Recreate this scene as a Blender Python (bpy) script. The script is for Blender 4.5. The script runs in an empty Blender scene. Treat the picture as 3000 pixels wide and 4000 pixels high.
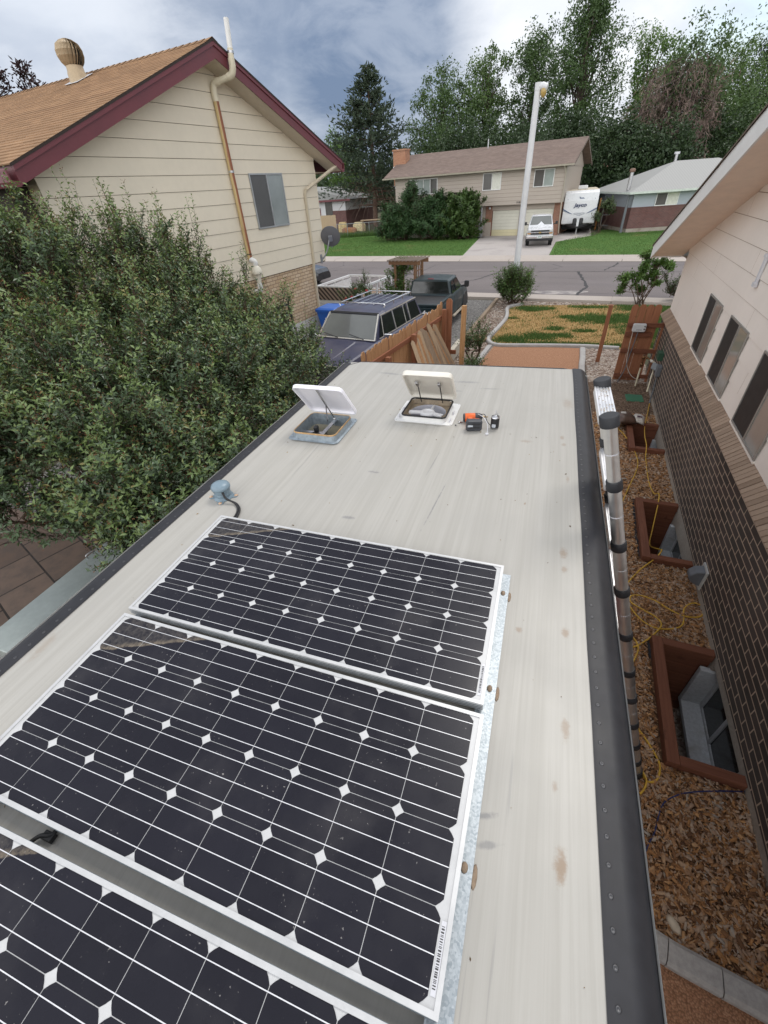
import bpy, math, random
import numpy as np
from mathutils import Matrix, Vector

SC = bpy.context.scene
COL = SC.collection
R = math.radians
random.seed(7)
RNG = np.random.default_rng(11)

# ------------------------------------------------------------------ camera
cam_d = bpy.data.cameras.new("camera")
cam = bpy.data.objects.new("camera", cam_d)
COL.objects.link(cam)
SC.camera = cam
cam_d.sensor_fit = 'VERTICAL'
cam_d.sensor_height = 36.0
cam_d.sensor_width = 27.0
cam_d.lens = 14.802
cam_d.clip_start = 0.05
cam_d.clip_end = 3000.0
cam.matrix_world = Matrix(((0.94780337, -0.14782328, 0.28251912, 0.72682),
                           (0.31355842, 0.59294082, -0.74168882, -1.06642),
                           (-0.05787824, 0.79156141, 0.60834254, 3.882),
                           (0, 0, 0, 1)))

# ------------------------------------------------------------------ sky, sun, exposure
SUN_EL, SUN_AZ = 58.0, 20.0          # azimuth measured from +Y towards +X
world = bpy.data.worlds.new("World")
SC.world = world
world.use_nodes = True
wn, wl = world.node_tree.nodes, world.node_tree.links
wn.clear()


def wnode(t, **kw):
    n = wn.new(t)
    for k, v in kw.items():
        setattr(n, k, v)
    return n


def wmath(op, a, b=None, clamp=False):
    n = wnode('ShaderNodeMath', operation=op, use_clamp=clamp)
    for i, v in enumerate((a, b)):
        if v is None:
            continue
        if isinstance(v, (int, float)):
            n.inputs[i].default_value = v
        else:
            wl.new(v, n.inputs[i])
    return n.outputs[0]


def wmix(f, a, b):
    n = wnode('ShaderNodeMix', data_type='RGBA')
    if isinstance(f, (int, float)):
        n.inputs[0].default_value = f
    else:
        wl.new(f, n.inputs[0])
    for s, v in ((n.inputs[6], a), (n.inputs[7], b)):
        if isinstance(v, tuple):
            s.default_value = (*v, 1)
        else:
            wl.new(v, s)
    return n.outputs[2]


sky = wnode('ShaderNodeTexSky', sky_type='NISHITA', sun_disc=False)
sky.sun_elevation = R(SUN_EL)
sky.sun_rotation = R(SUN_AZ)
sky.air_density = 1.2
sky.dust_density = 1.5
geo = wnode('ShaderNodeTexCoord')
DIR = geo.outputs['Generated']


def wnoise(scale, detail, rough, stretch, seed, lo, hi):
    mp = wnode('ShaderNodeMapping')
    mp.inputs['Location'].default_value = seed
    mp.inputs['Scale'].default_value = stretch
    wl.new(DIR, mp.inputs[0])
    n = wnode('ShaderNodeTexNoise')
    n.inputs['Scale'].default_value = scale
    n.inputs['Detail'].default_value = detail
    n.inputs['Roughness'].default_value = rough
    n.inputs['Distortion'].default_value = 0.35
    wl.new(mp.outputs[0], n.inputs[0])
    m = wnode('ShaderNodeMapRange', interpolation_type='SMOOTHSTEP')
    m.inputs[1].default_value = lo
    m.inputs[2].default_value = hi
    wl.new(n.outputs[0], m.inputs[0])
    return m.outputs[0]


def wlobe(d, inner, outer):
    """soft round patch of sky about direction d: 1 inside 'inner' degrees, 0 beyond 'outer'"""
    v = Vector(d).normalized()
    n = wnode('ShaderNodeVectorMath', operation='DOT_PRODUCT')
    nrm = wnode('ShaderNodeVectorMath', operation='NORMALIZE')
    wl.new(DIR, nrm.inputs[0])
    wl.new(nrm.outputs[0], n.inputs[0])
    n.inputs[1].default_value = v
    m = wnode('ShaderNodeMapRange', interpolation_type='SMOOTHSTEP')
    m.inputs[1].default_value = math.cos(R(outer))
    m.inputs[2].default_value = math.cos(R(inner))
    wl.new(n.outputs['Value'], m.inputs[0])
    return m.outputs[0]


# overcast sheet (radiance as the Background sees it before its strength of 0.1)
big = wnoise(1.9, 6, 0.55, (1, 1, 2.4), (3.1, 0.4, 1.7), 0.36, 0.66)
fine = wnoise(5.5, 8, 0.6, (1, 1, 2.2), (0.2, 5.1, 0.3), 0.36, 0.68)
base = wmix(big, (3.5, 3.95, 4.8), (5.6, 5.95, 6.55))
base = wmix(wmath('MULTIPLY', fine, 0.22), base, (6.6, 6.9, 7.4))
# dark slate bank of rain cloud ahead, bright broken cloud to its right
dark = wmath('MAXIMUM', wlobe((-0.32, 0.93, 0.165), 2.0, 13.5), wmath('MULTIPLY', wlobe((-0.50, 0.845, 0.19), 2.0, 11.0), 0.75))
dk = wmath('MULTIPLY', dark, wmath('SUBTRACT', 1.12, wmath('MULTIPLY', fine, 0.42)), True)
base = wmix(dk, base, (1.15, 1.62, 2.55))
lt = wlobe((0.0, 0.975, 0.21), 3.0, 13.0)
base = wmix(wmath('MULTIPLY', lt, wmath('ADD', 0.5, wmath('MULTIPLY', fine, 0.5)), True), base, (6.9, 7.0, 7.25))
lt2 = wlobe((-0.74, 0.64, 0.22), 5.0, 20.0)
base = wmix(wmath('MULTIPLY', lt2, wmath('ADD', 0.2, wmath('MULTIPLY', fine, 0.6)), True), base, (5.3, 5.6, 6.15))
# unseen sky behind the viewer, brightened to light the walls facing it
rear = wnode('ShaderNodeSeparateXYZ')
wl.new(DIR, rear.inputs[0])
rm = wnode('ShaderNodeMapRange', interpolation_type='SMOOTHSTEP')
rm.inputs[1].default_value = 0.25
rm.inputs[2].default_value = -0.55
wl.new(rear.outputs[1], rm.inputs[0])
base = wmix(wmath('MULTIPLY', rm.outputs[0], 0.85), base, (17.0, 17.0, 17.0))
# unseen zenith dimmed to hold the roof's brightness down
zm = wnode('ShaderNodeMapRange', interpolation_type='SMOOTHSTEP')
zm.inputs[1].default_value = 0.35
zm.inputs[2].default_value = 0.8
wl.new(rear.outputs[2], zm.inputs[0])
base = wmix(wmath('MULTIPLY', zm.outputs[0], 0.7), base, (4.6, 4.8, 5.2))
# blue holes: let the clear sky through on the far right
hole = wmath('MULTIPLY', wlobe((0.24, 0.955, 0.14), 2.0, 9.0), wnoise(6.0, 6, 0.55, (1, 1, 2.0), (7.3, 2.2, 4.4), 0.40, 0.60), True)
base = wmix(wmath('MULTIPLY', hole, 0.85), base, sky.outputs[0])
base = wmix(0.05, base, sky.outputs[0])
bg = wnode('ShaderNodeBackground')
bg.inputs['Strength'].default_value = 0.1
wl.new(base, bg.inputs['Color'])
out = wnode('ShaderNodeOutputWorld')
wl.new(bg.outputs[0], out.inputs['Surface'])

sun_d = bpy.data.lights.new("sun", 'SUN')
sun_d.energy = 1.1
sun_d.angle = R(22)
sun_d.color = (1.0, 0.96, 0.9)
sun = bpy.data.objects.new("sun", sun_d)
COL.objects.link(sun)
sd = Vector((math.sin(R(SUN_AZ)) * math.cos(R(SUN_EL)), math.cos(R(SUN_AZ)) * math.cos(R(SUN_EL)), math.sin(R(SUN_EL))))
sun.rotation_euler = (-sd).to_track_quat('-Z', 'Y').to_euler()
sun.location = (0, 0, 40)

SC.view_settings.view_transform = 'Standard'
SC.view_settings.look = 'None'
SC.view_settings.exposure = 0.62
SC.view_settings.gamma = 1.0
SC.render.engine = 'CYCLES'
SC.cycles.max_bounces = 6
SC.cycles.use_denoising = True


# ------------------------------------------------------------------ materials
MATS = {}


class NT:
    """small wrapper that builds a node material"""

    def __init__(self, name):
        self.m = bpy.data.materials.new(name)
        self.m.use_nodes = True
        self.n, self.l = self.m.node_tree.nodes, self.m.node_tree.links
        self.p = self.n['Principled BSDF']
        self.tc = None

    def node(self, t, **kw):
        nd = self.n.new(t)
        for k, v in kw.items():
            setattr(nd, k, v)
        return nd

    def put(self, s, v):
        if isinstance(v, (int, float)):
            s.default_value = v
        elif isinstance(v, tuple):
            s.default_value = (*v, 1) if len(v) == 3 and s.type == 'RGBA' else v
        else:
            self.l.new(v, s)

    def coord(self, kind='Object', scale=(1, 1, 1), loc=(0, 0, 0), rot=(0, 0, 0)):
        if self.tc is None:
            self.tc = self.node('ShaderNodeTexCoord')
        mp = self.node('ShaderNodeMapping')
        mp.inputs['Scale'].default_value = scale
        mp.inputs['Location'].default_value = loc
        mp.inputs['Rotation'].default_value = rot
        self.l.new(self.tc.outputs[kind], mp.inputs[0])
        return mp.outputs[0]

    def noise(self, vec, scale=5, detail=5, rough=0.55, dist=0.0):
        nd = self.node('ShaderNodeTexNoise')
        self.l.new(vec, nd.inputs[0])
        nd.inputs['Scale'].default_value = scale
        nd.inputs['Detail'].default_value = detail
        nd.inputs['Roughness'].default_value = rough
        nd.inputs['Distortion'].default_value = dist
        return nd.outputs[0]

    def voro(self, vec, scale=5, feature='F1', rnd=1.0):
        nd = self.node('ShaderNodeTexVoronoi', feature=feature)
        self.l.new(vec, nd.inputs[0])
        nd.inputs['Scale'].default_value = scale
        nd.inputs['Randomness'].default_value = rnd
        return nd

    def ramp(self, f, lo, hi, a=0.0, b=1.0):
        nd = self.node('ShaderNodeMapRange', interpolation_type='SMOOTHSTEP')
        self.put(nd.inputs[0], f)
        nd.inputs[1].default_value = lo
        nd.inputs[2].default_value = hi
        nd.inputs[3].default_value = a
        nd.inputs[4].default_value = b
        return nd.outputs[0]

    def mix(self, f, a, b, mode='MIX'):
        nd = self.node('ShaderNodeMix', data_type='RGBA', blend_type=mode)
        self.put(nd.inputs[0], f)
        self.put(nd.inputs[6], a)
        self.put(nd.inputs[7], b)
        return nd.outputs[2]

    def math(self, op, a, b=0.0, clamp=False):
        nd = self.node('ShaderNodeMath', operation=op, use_clamp=clamp)
        self.put(nd.inputs[0], a)
        self.put(nd.inputs[1], b)
        return nd.outputs[0]

    def island(self):
        return self.node('ShaderNodeNewGeometry').outputs['Random Per Island']

    def cramp(self, f, stops):
        nd = self.node('ShaderNodeValToRGB')
        self.put(nd.inputs[0], f)
        e = nd.color_ramp.elements
        while len(e) < len(stops):
            e.new(0.5)
        for el, (p, c) in zip(e, stops):
            el.position = p
            el.color = (*c, 1)
        return nd.outputs[0]

    def bump(self, h, strength=0.3, dist=0.01):
        nd = self.node('ShaderNodeBump')
        nd.inputs['Strength'].default_value = strength
        nd.inputs['Distance'].default_value = dist
        self.put(nd.inputs['Height'], h)
        self.l.new(nd.outputs[0], self.p.inputs['Normal'])

    def done(self, color=None, rough=None, metal=None, spec=None, coat=None):
        for k, v in (('Base Color', color), ('Roughness', rough), ('Metallic', metal), ('Specular IOR Level', spec), ('Coat Weight', coat)):
            if v is not None:
                self.put(self.p.inputs[k], v)
        return self.m


def mat(name, col, rough=0.6, metal=0.0, var=0.12, scale=6.0, bump=0.0, spec=0.5, coat=0.0, bscale=None, isl=0.0):
    """a general painted / plastic / wood surface: colour mottled by two noises, uneven roughness, optional bump"""
    if name in MATS:
        return MATS[name]
    t = NT(name)
    v = t.coord()
    n1 = t.noise(v, scale, 6)
    n2 = t.noise(v, scale * 7, 3)
    f = t.math('ADD', t.math('MULTIPLY', n1, 0.7), t.math('MULTIPLY', n2, 0.3))
    f = t.ramp(f, 0.3, 0.7)
    if isl:
        f = t.math('ADD', t.math('MULTIPLY', f, 1 - isl), t.math('MULTIPLY', t.island(), isl))
    a = tuple(min(1, c * (1 - var)) for c in col)
    b = tuple(min(1, c * (1 + var)) for c in col)
    c = t.mix(f, a, b)
    rr = t.ramp(n1, 0.2, 0.8, max(0.02, rough - 0.08), min(1, rough + 0.08))
    if bump:
        t.bump(t.noise(v, bscale or scale * 12, 4), bump, 0.01)
    MATS[name] = t.done(c, rr, metal, spec, coat)
    return MATS[name]


def wood_mat(name, c1, c2, axis='Z', rough=0.75, isl=0.6):
    if name in MATS:
        return MATS[name]
    t = NT(name)
    s = {'X': (0.6, 14, 14), 'Y': (14, 0.6, 14), 'Z': (14, 14, 0.6)}[axis]
    v = t.coord(scale=s)
    g = t.noise(v, 3.0, 8, 0.65, 0.6)
    w = t.noise(t.coord(scale=tuple(x * 4 for x in s)), 3.0, 4)
    k = t.coord()
    kn = t.ramp(t.noise(k, 9.0, 3), 0.62, 0.72)
    f = t.math('ADD', t.math('MULTIPLY', t.ramp(g, 0.3, 0.7), 1 - isl), t.math('MULTIPLY', t.island(), isl))
    c = t.mix(f, c1, c2)
    c = t.mix(t.math('MULTIPLY', kn, 0.35), c, tuple(x * 0.35 for x in c1))
    t.bump(t.math('ADD', g, w), 0.35, 0.006)
    MATS[name] = t.done(c, rough, 0.0, 0.3)
    return MATS[name]


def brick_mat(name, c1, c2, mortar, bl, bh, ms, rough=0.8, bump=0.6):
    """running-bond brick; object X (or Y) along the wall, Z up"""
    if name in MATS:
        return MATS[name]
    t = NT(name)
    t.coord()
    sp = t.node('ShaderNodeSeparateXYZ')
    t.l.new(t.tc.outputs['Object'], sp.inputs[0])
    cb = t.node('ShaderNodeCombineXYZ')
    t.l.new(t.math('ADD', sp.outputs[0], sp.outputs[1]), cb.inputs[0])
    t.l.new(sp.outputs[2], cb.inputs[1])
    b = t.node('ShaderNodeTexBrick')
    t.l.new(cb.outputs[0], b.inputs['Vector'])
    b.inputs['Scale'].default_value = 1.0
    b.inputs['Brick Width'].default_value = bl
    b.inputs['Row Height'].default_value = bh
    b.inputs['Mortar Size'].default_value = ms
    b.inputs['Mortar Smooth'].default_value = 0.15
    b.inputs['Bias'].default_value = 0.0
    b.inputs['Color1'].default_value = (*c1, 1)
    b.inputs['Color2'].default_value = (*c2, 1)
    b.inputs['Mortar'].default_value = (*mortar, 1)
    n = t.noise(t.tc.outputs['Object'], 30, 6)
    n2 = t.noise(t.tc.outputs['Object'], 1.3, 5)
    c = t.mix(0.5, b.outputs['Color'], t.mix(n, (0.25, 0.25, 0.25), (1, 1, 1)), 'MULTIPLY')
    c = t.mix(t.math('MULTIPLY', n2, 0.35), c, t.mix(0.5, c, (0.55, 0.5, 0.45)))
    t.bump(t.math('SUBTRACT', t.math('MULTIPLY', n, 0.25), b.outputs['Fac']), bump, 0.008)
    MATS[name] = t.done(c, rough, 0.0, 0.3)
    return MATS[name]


def glass_mat(name, col, rough=0.06, spec=0.6):
    if name in MATS:
        return MATS[name]
    t = NT(name)
    v = t.coord()
    n = t.noise(v, 2.0, 3)
    c = t.mix(n, tuple(x * 0.75 for x in col), tuple(min(1, x * 1.25) for x in col))
    MATS[name] = t.done(c, t.ramp(t.noise(v, 9, 4), 0.3, 0.7, rough, rough + 0.05), 0.0, spec)
    return MATS[name]


def leaf_mat(name, dark, light, tip=None, rough=0.45, trans=0.12):
    """foliage: every leaf (mesh island) draws its own green, with slow clumps of warmer and cooler growth"""
    if name in MATS:
        return MATS[name]
    t = NT(name)
    v = t.coord()
    clump = t.ramp(t.noise(v, 1.1, 3), 0.35, 0.65)
    isl = t.island()
    f = t.math('ADD', t.math('MULTIPLY', isl, 0.55), t.math('MULTIPLY', clump, 0.45))
    c = t.mix(f, dark, light)
    if tip:
        c = t.mix(t.ramp(t.math('MULTIPLY', isl, t.math('ADD', 0.6, t.math('MULTIPLY', clump, 0.6))), 0.86, 1.0), c, tip)
    t.put(t.p.inputs['Base Color'], c)
    t.p.inputs['Roughness'].default_value = rough
    t.p.inputs['Specular IOR Level'].default_value = 0.45
    if trans:
        tr = t.node('ShaderNodeBsdfTranslucent')
        t.l.new(t.mix(0.5, c, (light[0] * 1.5, light[1] * 1.5, light[2]), 'MIX'), tr.inputs[0])
        ms = t.node('ShaderNodeMixShader')
        ms.inputs[0].default_value = trans
        t.l.new(t.p.outputs[0], ms.inputs[1])
        t.l.new(tr.outputs[0], ms.inputs[2])
        t.l.new(ms.outputs[0], t.n['Material Output'].inputs[0])
    MATS[name] = t.m
    return t.m


# ------------------------------------------------------------------ mesh helpers
class G:
    def __init__(self):
        self.v, self.f, self.mi, self.sm = [], [], [], []

    def add(self, vs, fs, m=0, smooth=False):
        o = len(self.v)
        self.v.extend([tuple(float(c) for c in p) for p in vs])
        for f in fs:
            self.f.append(tuple(i + o for i in f))
            self.mi.append(m)
            self.sm.append(smooth)
        return self

    def quad(self, a, b, c, d, m=0):
        return self.add([a, b, c, d], [(0, 1, 2, 3)], m)

    def poly(self, pts, m=0):
        return self.add(pts, [tuple(range(len(pts)))], m)

    def box(self, x0, x1, y0, y1, z0, z1, m=0, M=None):
        vs = [(x, y, z) for z in (z0, z1) for y in (y0, y1) for x in (x0, x1)]
        if M is not None:
            vs = [M @ Vector(p) for p in vs]
        return self.add(vs, [(0, 2, 3, 1), (4, 5, 7, 6), (0, 1, 5, 4), (2, 6, 7, 3), (0, 4, 6, 2), (1, 3, 7, 5)], m)

    def bar(self, a, b, w, h, m=0, up=(0, 0, 1)):
        """rectangular bar from a to b, w across, h along 'up'"""
        a, b = Vector(a), Vector(b)
        d = (b - a).normalized()
        s = d.cross(Vector(up))
        if s.length < 1e-4:
            s = d.cross(Vector((1, 0, 0)))
        s.normalize()
        u = s.cross(d).normalized()
        s, u = s * w / 2, u * h / 2
        vs = [a - s - u, a + s - u, a + s + u, a - s + u, b - s - u, b + s - u, b + s + u, b - s + u]
        return self.add(vs, [(0, 1, 2, 3), (7, 6, 5, 4), (0, 4, 5, 1), (1, 5, 6, 2), (2, 6, 7, 3), (3, 7, 4, 0)], m)

    def tube(self, pts, r, n=8, m=0, caps=True, smooth=True):
        pts = [Vector(p) for p in pts]
        rr = r if isinstance(r, (list, tuple)) else [r] * len(pts)
        N = len(pts)
        ref = None
        rings = []
        for i in range(N):
            d = (pts[min(i + 1, N - 1)] - pts[max(i - 1, 0)])
            d = d.normalized() if d.length > 1e-9 else Vector((0, 0, 1))
            if ref is None:
                ref = d.orthogonal().normalized()
            ref = (ref - d * ref.dot(d))
            ref = ref.normalized() if ref.length > 1e-6 else d.orthogonal().normalized()
            s = d.cross(ref)
            rings.append([pts[i] + (ref * math.cos(2 * math.pi * k / n) + s * math.sin(2 * math.pi * k / n)) * rr[i] for k in range(n)])
        vs = [p for ring in rings for p in ring]
        fs = [(i * n + k, i * n + (k + 1) % n, (i + 1) * n + (k + 1) % n, (i + 1) * n + k) for i in range(N - 1) for k in range(n)]
        self.add(vs, fs, m, smooth)
        if caps:
            self.add(rings[0], [tuple(range(n))[::-1]], m)
            self.add(rings[-1], [tuple(range(n))], m)
        return self

    def lathe(self, prof, n=16, M=None, m=0, smooth=True, caps=True):
        vs = [(r * math.cos(2 * math.pi * k / n), r * math.sin(2 * math.pi * k / n), z) for r, z in prof for k in range(n)]
        if M is not None:
            vs = [M @ Vector(p) for p in vs]
        P = len(prof)
        self.add(vs, [(i * n + k, i * n + (k + 1) % n, (i + 1) * n + (k + 1) % n, (i + 1) * n + k) for i in range(P - 1) for k in range(n)], m, smooth)
        if caps:
            self.add(vs[:n], [tuple(range(n))[::-1]], m)
            self.add(vs[-n:], [tuple(range(n))], m)
        return self

    def prism(self, poly, o, ux, uy, w, m=0):
        """polygon of (a,b) pairs in the plane o+a*ux+b*uy, pushed along vector w"""
        o, ux, uy, w = Vector(o), Vector(ux), Vector(uy), Vector(w)
        p0 = [o + ux * a + uy * b for a, b in poly]
        n = len(p0)
        vs = p0 + [p + w for p in p0]
        fs = [tuple(range(n))[::-1], tuple(range(n, 2 * n))] + [(i, (i + 1) % n, n + (i + 1) % n, n + i) for i in range(n)]
        return self.add(vs, fs, m)

    def loft(self, rings, m=0, smooth=False, caps=True, closed=True):
        n = len(rings[0])
        vs = [p for r_ in rings for p in r_]
        K = n if closed else n - 1
        self.add(vs, [(i * n + k, i * n + (k + 1) % n, (i + 1) * n + (k + 1) % n, (i + 1) * n + k) for i in range(len(rings) - 1) for k in range(K)], m, smooth)
        if caps and closed:
            self.add(rings[0], [tuple(range(n))[::-1]], m)
            self.add(rings[-1], [tuple(range(n))], m)
        return self

    def build(self, name, mats, parent=None, loc=None, rot=None, bevel=0.0, seg=2, fix=True):
        me = bpy.data.meshes.new(name)
        me.from_pydata(self.v, [], self.f)
        for mt in (mats if isinstance(mats, (list, tuple)) else [mats]):
            me.materials.append(mt)
        me.polygons.foreach_set('material_index', self.mi)
        me.polygons.foreach_set('use_smooth', self.sm)
        if fix and len(self.f) < 6000:
            import bmesh
            bm = bmesh.new()
            bm.from_mesh(me)
            bmesh.ops.recalc_face_normals(bm, faces=bm.faces)
            bm.to_mesh(me)
            bm.free()
        me.update()
        return link(name, me, parent, loc, rot, bevel, seg)


def link(name, me, parent=None, loc=None, rot=None, bevel=0.0, seg=2):
    o = bpy.data.objects.new(name, me)
    COL.objects.link(o)
    if parent is not None:
        o.parent = parent
    if loc is not None:
        o.location = loc
    if rot is not None:
        o.rotation_euler = rot
    if bevel:
        b = o.modifiers.new('bevel', 'BEVEL')
        b.width = bevel
        b.segments = seg
        b.limit_method = 'ANGLE'
        b.angle_limit = R(40)
    return o


def raw(name, v, f4, mats, parent=None, mi=None, smooth=False, loc=None, rot=None):
    """fast path: numpy vertices (N,3) and quads/tris (F,k)"""
    me = bpy.data.meshes.new(name)
    F, k = f4.shape
    me.vertices.add(len(v))
    me.vertices.foreach_set('co', np.asarray(v, np.float32).ravel())
    me.loops.add(F * k)
    me.loops.foreach_set('vertex_index', f4.astype(np.int32).ravel())
    me.polygons.add(F)
    me.polygons.foreach_set('loop_start', np.arange(0, F * k, k, dtype=np.int32))
    if smooth:
        me.polygons.foreach_set('use_smooth', np.ones(F, bool))
    for mt in (mats if isinstance(mats, (list, tuple)) else [mats]):
        me.materials.append(mt)
    if mi is not None:
        me.polygons.foreach_set('material_index', mi.astype(np.int32))
    me.update(calc_edges=True)
    return link(name, me, parent, loc, rot)


def T(name, label, cat, loc=(0, 0, 0), rz=0.0, group=None):
    o = bpy.data.objects.new(name, None)
    o.empty_display_size = 0.2
    COL.objects.link(o)
    o.location = loc
    o.rotation_euler = (0, 0, rz)
    return tag(o, label, cat, group)


def tag(o, label, cat, group=None, kind=None):
    o['label'] = label
    o['category'] = cat
    if group:
        o['group'] = group
    if kind:
        o['kind'] = kind
    return o


def setting(o, kind='structure', label=None, cat=None):
    o['kind'] = kind
    if label:
        o['label'] = label
    if cat:
        o['category'] = cat
    return o


def copy_tree(o, parent=None):
    c = o.copy()
    COL.objects.link(c)
    if parent is not None:
        c.parent = parent
    for ch in list(o.children):
        copy_tree(ch, c)
    return c


def sheet(x0, x1, y0, y1, z, holes=()):
    g = G()
    xs = sorted({x0, x1, *[h[0] for h in holes], *[h[1] for h in holes]})
    ys = sorted({y0, y1, *[h[2] for h in holes], *[h[3] for h in holes]})
    for i in range(len(xs) - 1):
        for j in range(len(ys) - 1):
            cx, cy = (xs[i] + xs[i + 1]) / 2, (ys[j] + ys[j + 1]) / 2
            if any(h[0] < cx < h[1] and h[2] < cy < h[3] for h in holes):
                continue
            g.quad((xs[i], ys[j], z), (xs[i + 1], ys[j], z), (xs[i + 1], ys[j + 1], z), (xs[i], ys[j + 1], z))
    return g


def smooth_path(pts, n=8):
    """Catmull-Rom through the points"""
    P = [Vector(p) for p in pts]
    P = [P[0] * 2 - P[1]] + P + [P[-1] * 2 - P[-2]]
    o = []
    for i in range(1, len(P) - 2):
        a, b, c, d = P[i - 1:i + 3]
        for k in range(n):
            t = k / n
            o.append(0.5 * ((2 * b) + (c - a) * t + (2 * a - 5 * b + 4 * c - d) * t * t + (3 * b - a - 3 * c + d) * t ** 3))
    o.append(P[-2])
    return o


def rrect(w, h, r, n=5):
    o = []
    for cx, cy, a0 in ((w / 2 - r, h / 2 - r, 0), (-w / 2 + r, h / 2 - r, 90), (-w / 2 + r, -h / 2 + r, 180), (w / 2 - r, -h / 2 + r, 270)):
        for k in range(n + 1):
            a = R(a0 + 90 * k / n)
            o.append((cx + r * math.cos(a), cy + r * math.sin(a)))
    return o


def text_part(name, body, size, material, parent, M, extrude=0.002, bold=0.0, shear=0.0, scale_x=1.0):
    """lettering as a mesh, lying in the XY plane of M"""
    cu = bpy.data.curves.new(name, 'FONT')
    cu.body = body
    cu.size = size
    cu.extrude = extrude
    cu.offset = bold
    cu.shear = shear
    cu.align_x = 'CENTER'
    cu.align_y = 'CENTER'
    ob = bpy.data.objects.new(name, cu)
    COL.objects.link(ob)
    bpy.context.view_layer.update()
    me = bpy.data.meshes.new_from_object(ob.evaluated_get(bpy.context.evaluated_depsgraph_get()))
    bpy.data.objects.remove(ob)
    me.transform(M @ Matrix.Diagonal((scale_x, 1, 1, 1)))
    me.materials.clear()
    me.materials.append(material)
    return link(name, me, parent)

# ================================================================== THE SETTING: ground, road, beds
AZR, OR = R(3.2), (3.371, 10.194)      # right-hand house: azimuth of its side wall, origin at its street corner
AZL, OL = R(9.0), (-6.049, 13.124)     # left-hand house
AZS = R(7.5)                           # street runs across, slightly turned


def Rz(a):
    return (0, 0, -a)


def rw(X, t, z=0.0):
    """right-house local (X into the house, t along the wall) to world"""
    return (OR[0] + X * math.cos(AZR) + t * math.sin(AZR), OR[1] - X * math.sin(AZR) + t * math.cos(AZR), z)


def ground_mat(name, cols, scale, pscale=None, bump=0.5, rough=0.95, dirt=None):
    t = NT(name)
    v = t.coord()
    a = t.noise(v, scale, 8, 0.65)
    c = t.cramp(a, [(0.25, cols[0]), (0.5, cols[1]), (0.75, cols[2])])
    h = a
    if pscale:
        vo = t.voro(v, pscale)
        vc = t.node('ShaderNodeSeparateColor')
        t.l.new(vo.outputs['Color'], vc.inputs[0])
        c2 = t.cramp(vc.outputs[0], [(0.0, cols[0]), (0.5, cols[1]), (1.0, cols[2])])
        c = t.mix(0.75, c, c2)
        c = t.mix(t.ramp(vo.outputs['Distance'], 0.35, 0.75, 0, 0.55), c, tuple(x * 0.4 for x in cols[0]))
        h = t.math('SUBTRACT', 1.0, vo.outputs['Distance'])
    if dirt:
        c = t.mix(t.ramp(t.noise(v, 0.7, 5), 0.5, 0.72), c, dirt)
    t.bump(h, bump, 0.03)
    return t.done(c, rough, 0, 0.2)


M_soil = ground_mat('soil', ((.13, .085, .06), (.22, .15, .105), (.31, .225, .165)), 14, 30, 0.8)
M_yard = ground_mat('yard', ((.045, .05, .028), (.075, .075, .045), (.13, .11, .075)), 3.0, None, 0.4)
M_drive_gravel = ground_mat('grey_gravel', ((.12, .115, .11), (.2, .19, .18), (.33, .31, .29)), 4, 26, 0.7)
M_rock = ground_mat('river_rock', ((.17, .12, .09), (.3, .235, .19), (.46, .39, .33)), 6, 17, 0.9)
M_sand = ground_mat('crusher_fines', ((.30, .15, .085), (.41, .215, .125), (.50, .285, .175)), 24, 90, 0.35)
M_mulchbase = ground_mat('mulch_base', ((.075, .042, .026), (.18, .10, .055), (.30, .165, .085)), 22, 38, 1.0)

# bare ground to the horizon, left open where the window wells are dug
WELLS = [(-3.93, -2.86), (-6.77, -5.46), (-9.27, -7.99)]
holes = [(-0.54, 0.0, a + 0.07, b - 0.07) for a, b in WELLS]
g = sheet(-900, 900, -900, 900, 0.0, holes)
setting(g.build('ground', M_yard, loc=(OR[0], OR[1], 0), rot=Rz(AZR)))

g = sheet(-2.2, 0.0, -13.0, -2.35, 0.012, holes)
setting(g.build('mulch_bed', M_mulchbase, loc=(OR[0], OR[1], 0), rot=Rz(AZR)))
g = sheet(-1.6, 0.0, -2.35, -0.55, 0.012)
setting(g.build('soil_bed', M_soil, loc=(OR[0], OR[1], 0), rot=Rz(AZR)))

g = G().poly([(x, y, 0.017) for x, y in ((-1.5, -8), (1.93, -8), (3.7, -8), (3.7, -.43), (3.0, -.36), (2.59, -.28), (2.25, -.23), (2.02, -.19), (1.8, -.1), (1.62, .2), (1.56, .8), (1.62, 2), (1.76, 4), (1.88, 6), (1.93, 8), (1.95, 12.15), (-.42, 12.12), (-.62, 10.4), (-.8, 4), (-1.5, 3))])
setting(g.build('sand_path', M_sand))
g = G().poly([(x, y, 0.004) for x, y in ((-7.6, 2.2), (-1.2, 2.2), (-1.2, 9), (-1.45, 11.6), (-1.02, 18.2), (-9.8, 19.4))])
setting(g.build('gravel_driveway', M_drive_gravel))
LAWN = [(0.02, 17.3), (-.30, 17.05), (-.41, 16.65), (-.34, 15.9), (-.32, 15.15), (-.46, 14.0), (-.60, 12.9), (-.55, 12.4), (-.34, 12.16), (.4, 12.2), (1.2, 12.27), (2.1, 12.3), (3.3, 12.2), (14, 11.3), (14, 16.4), (2.9, 17.55)]
g = G().poly([(x, y, 0.004) for x, y in ((-1.42, 11.7), (-1.3, 9.0), (-.75, 9.0), (-.6, 10.4), (-.42, 12.1), (2.0, 12.1), (2.0, 9.6), (3.35, 9.6), (3.45, 12.1), (14.2, 11.2), (14.2, 16.6), (2.5, 17.95), (-1.0, 18.2))])
setting(g.build('rock_bed', M_rock))


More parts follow.
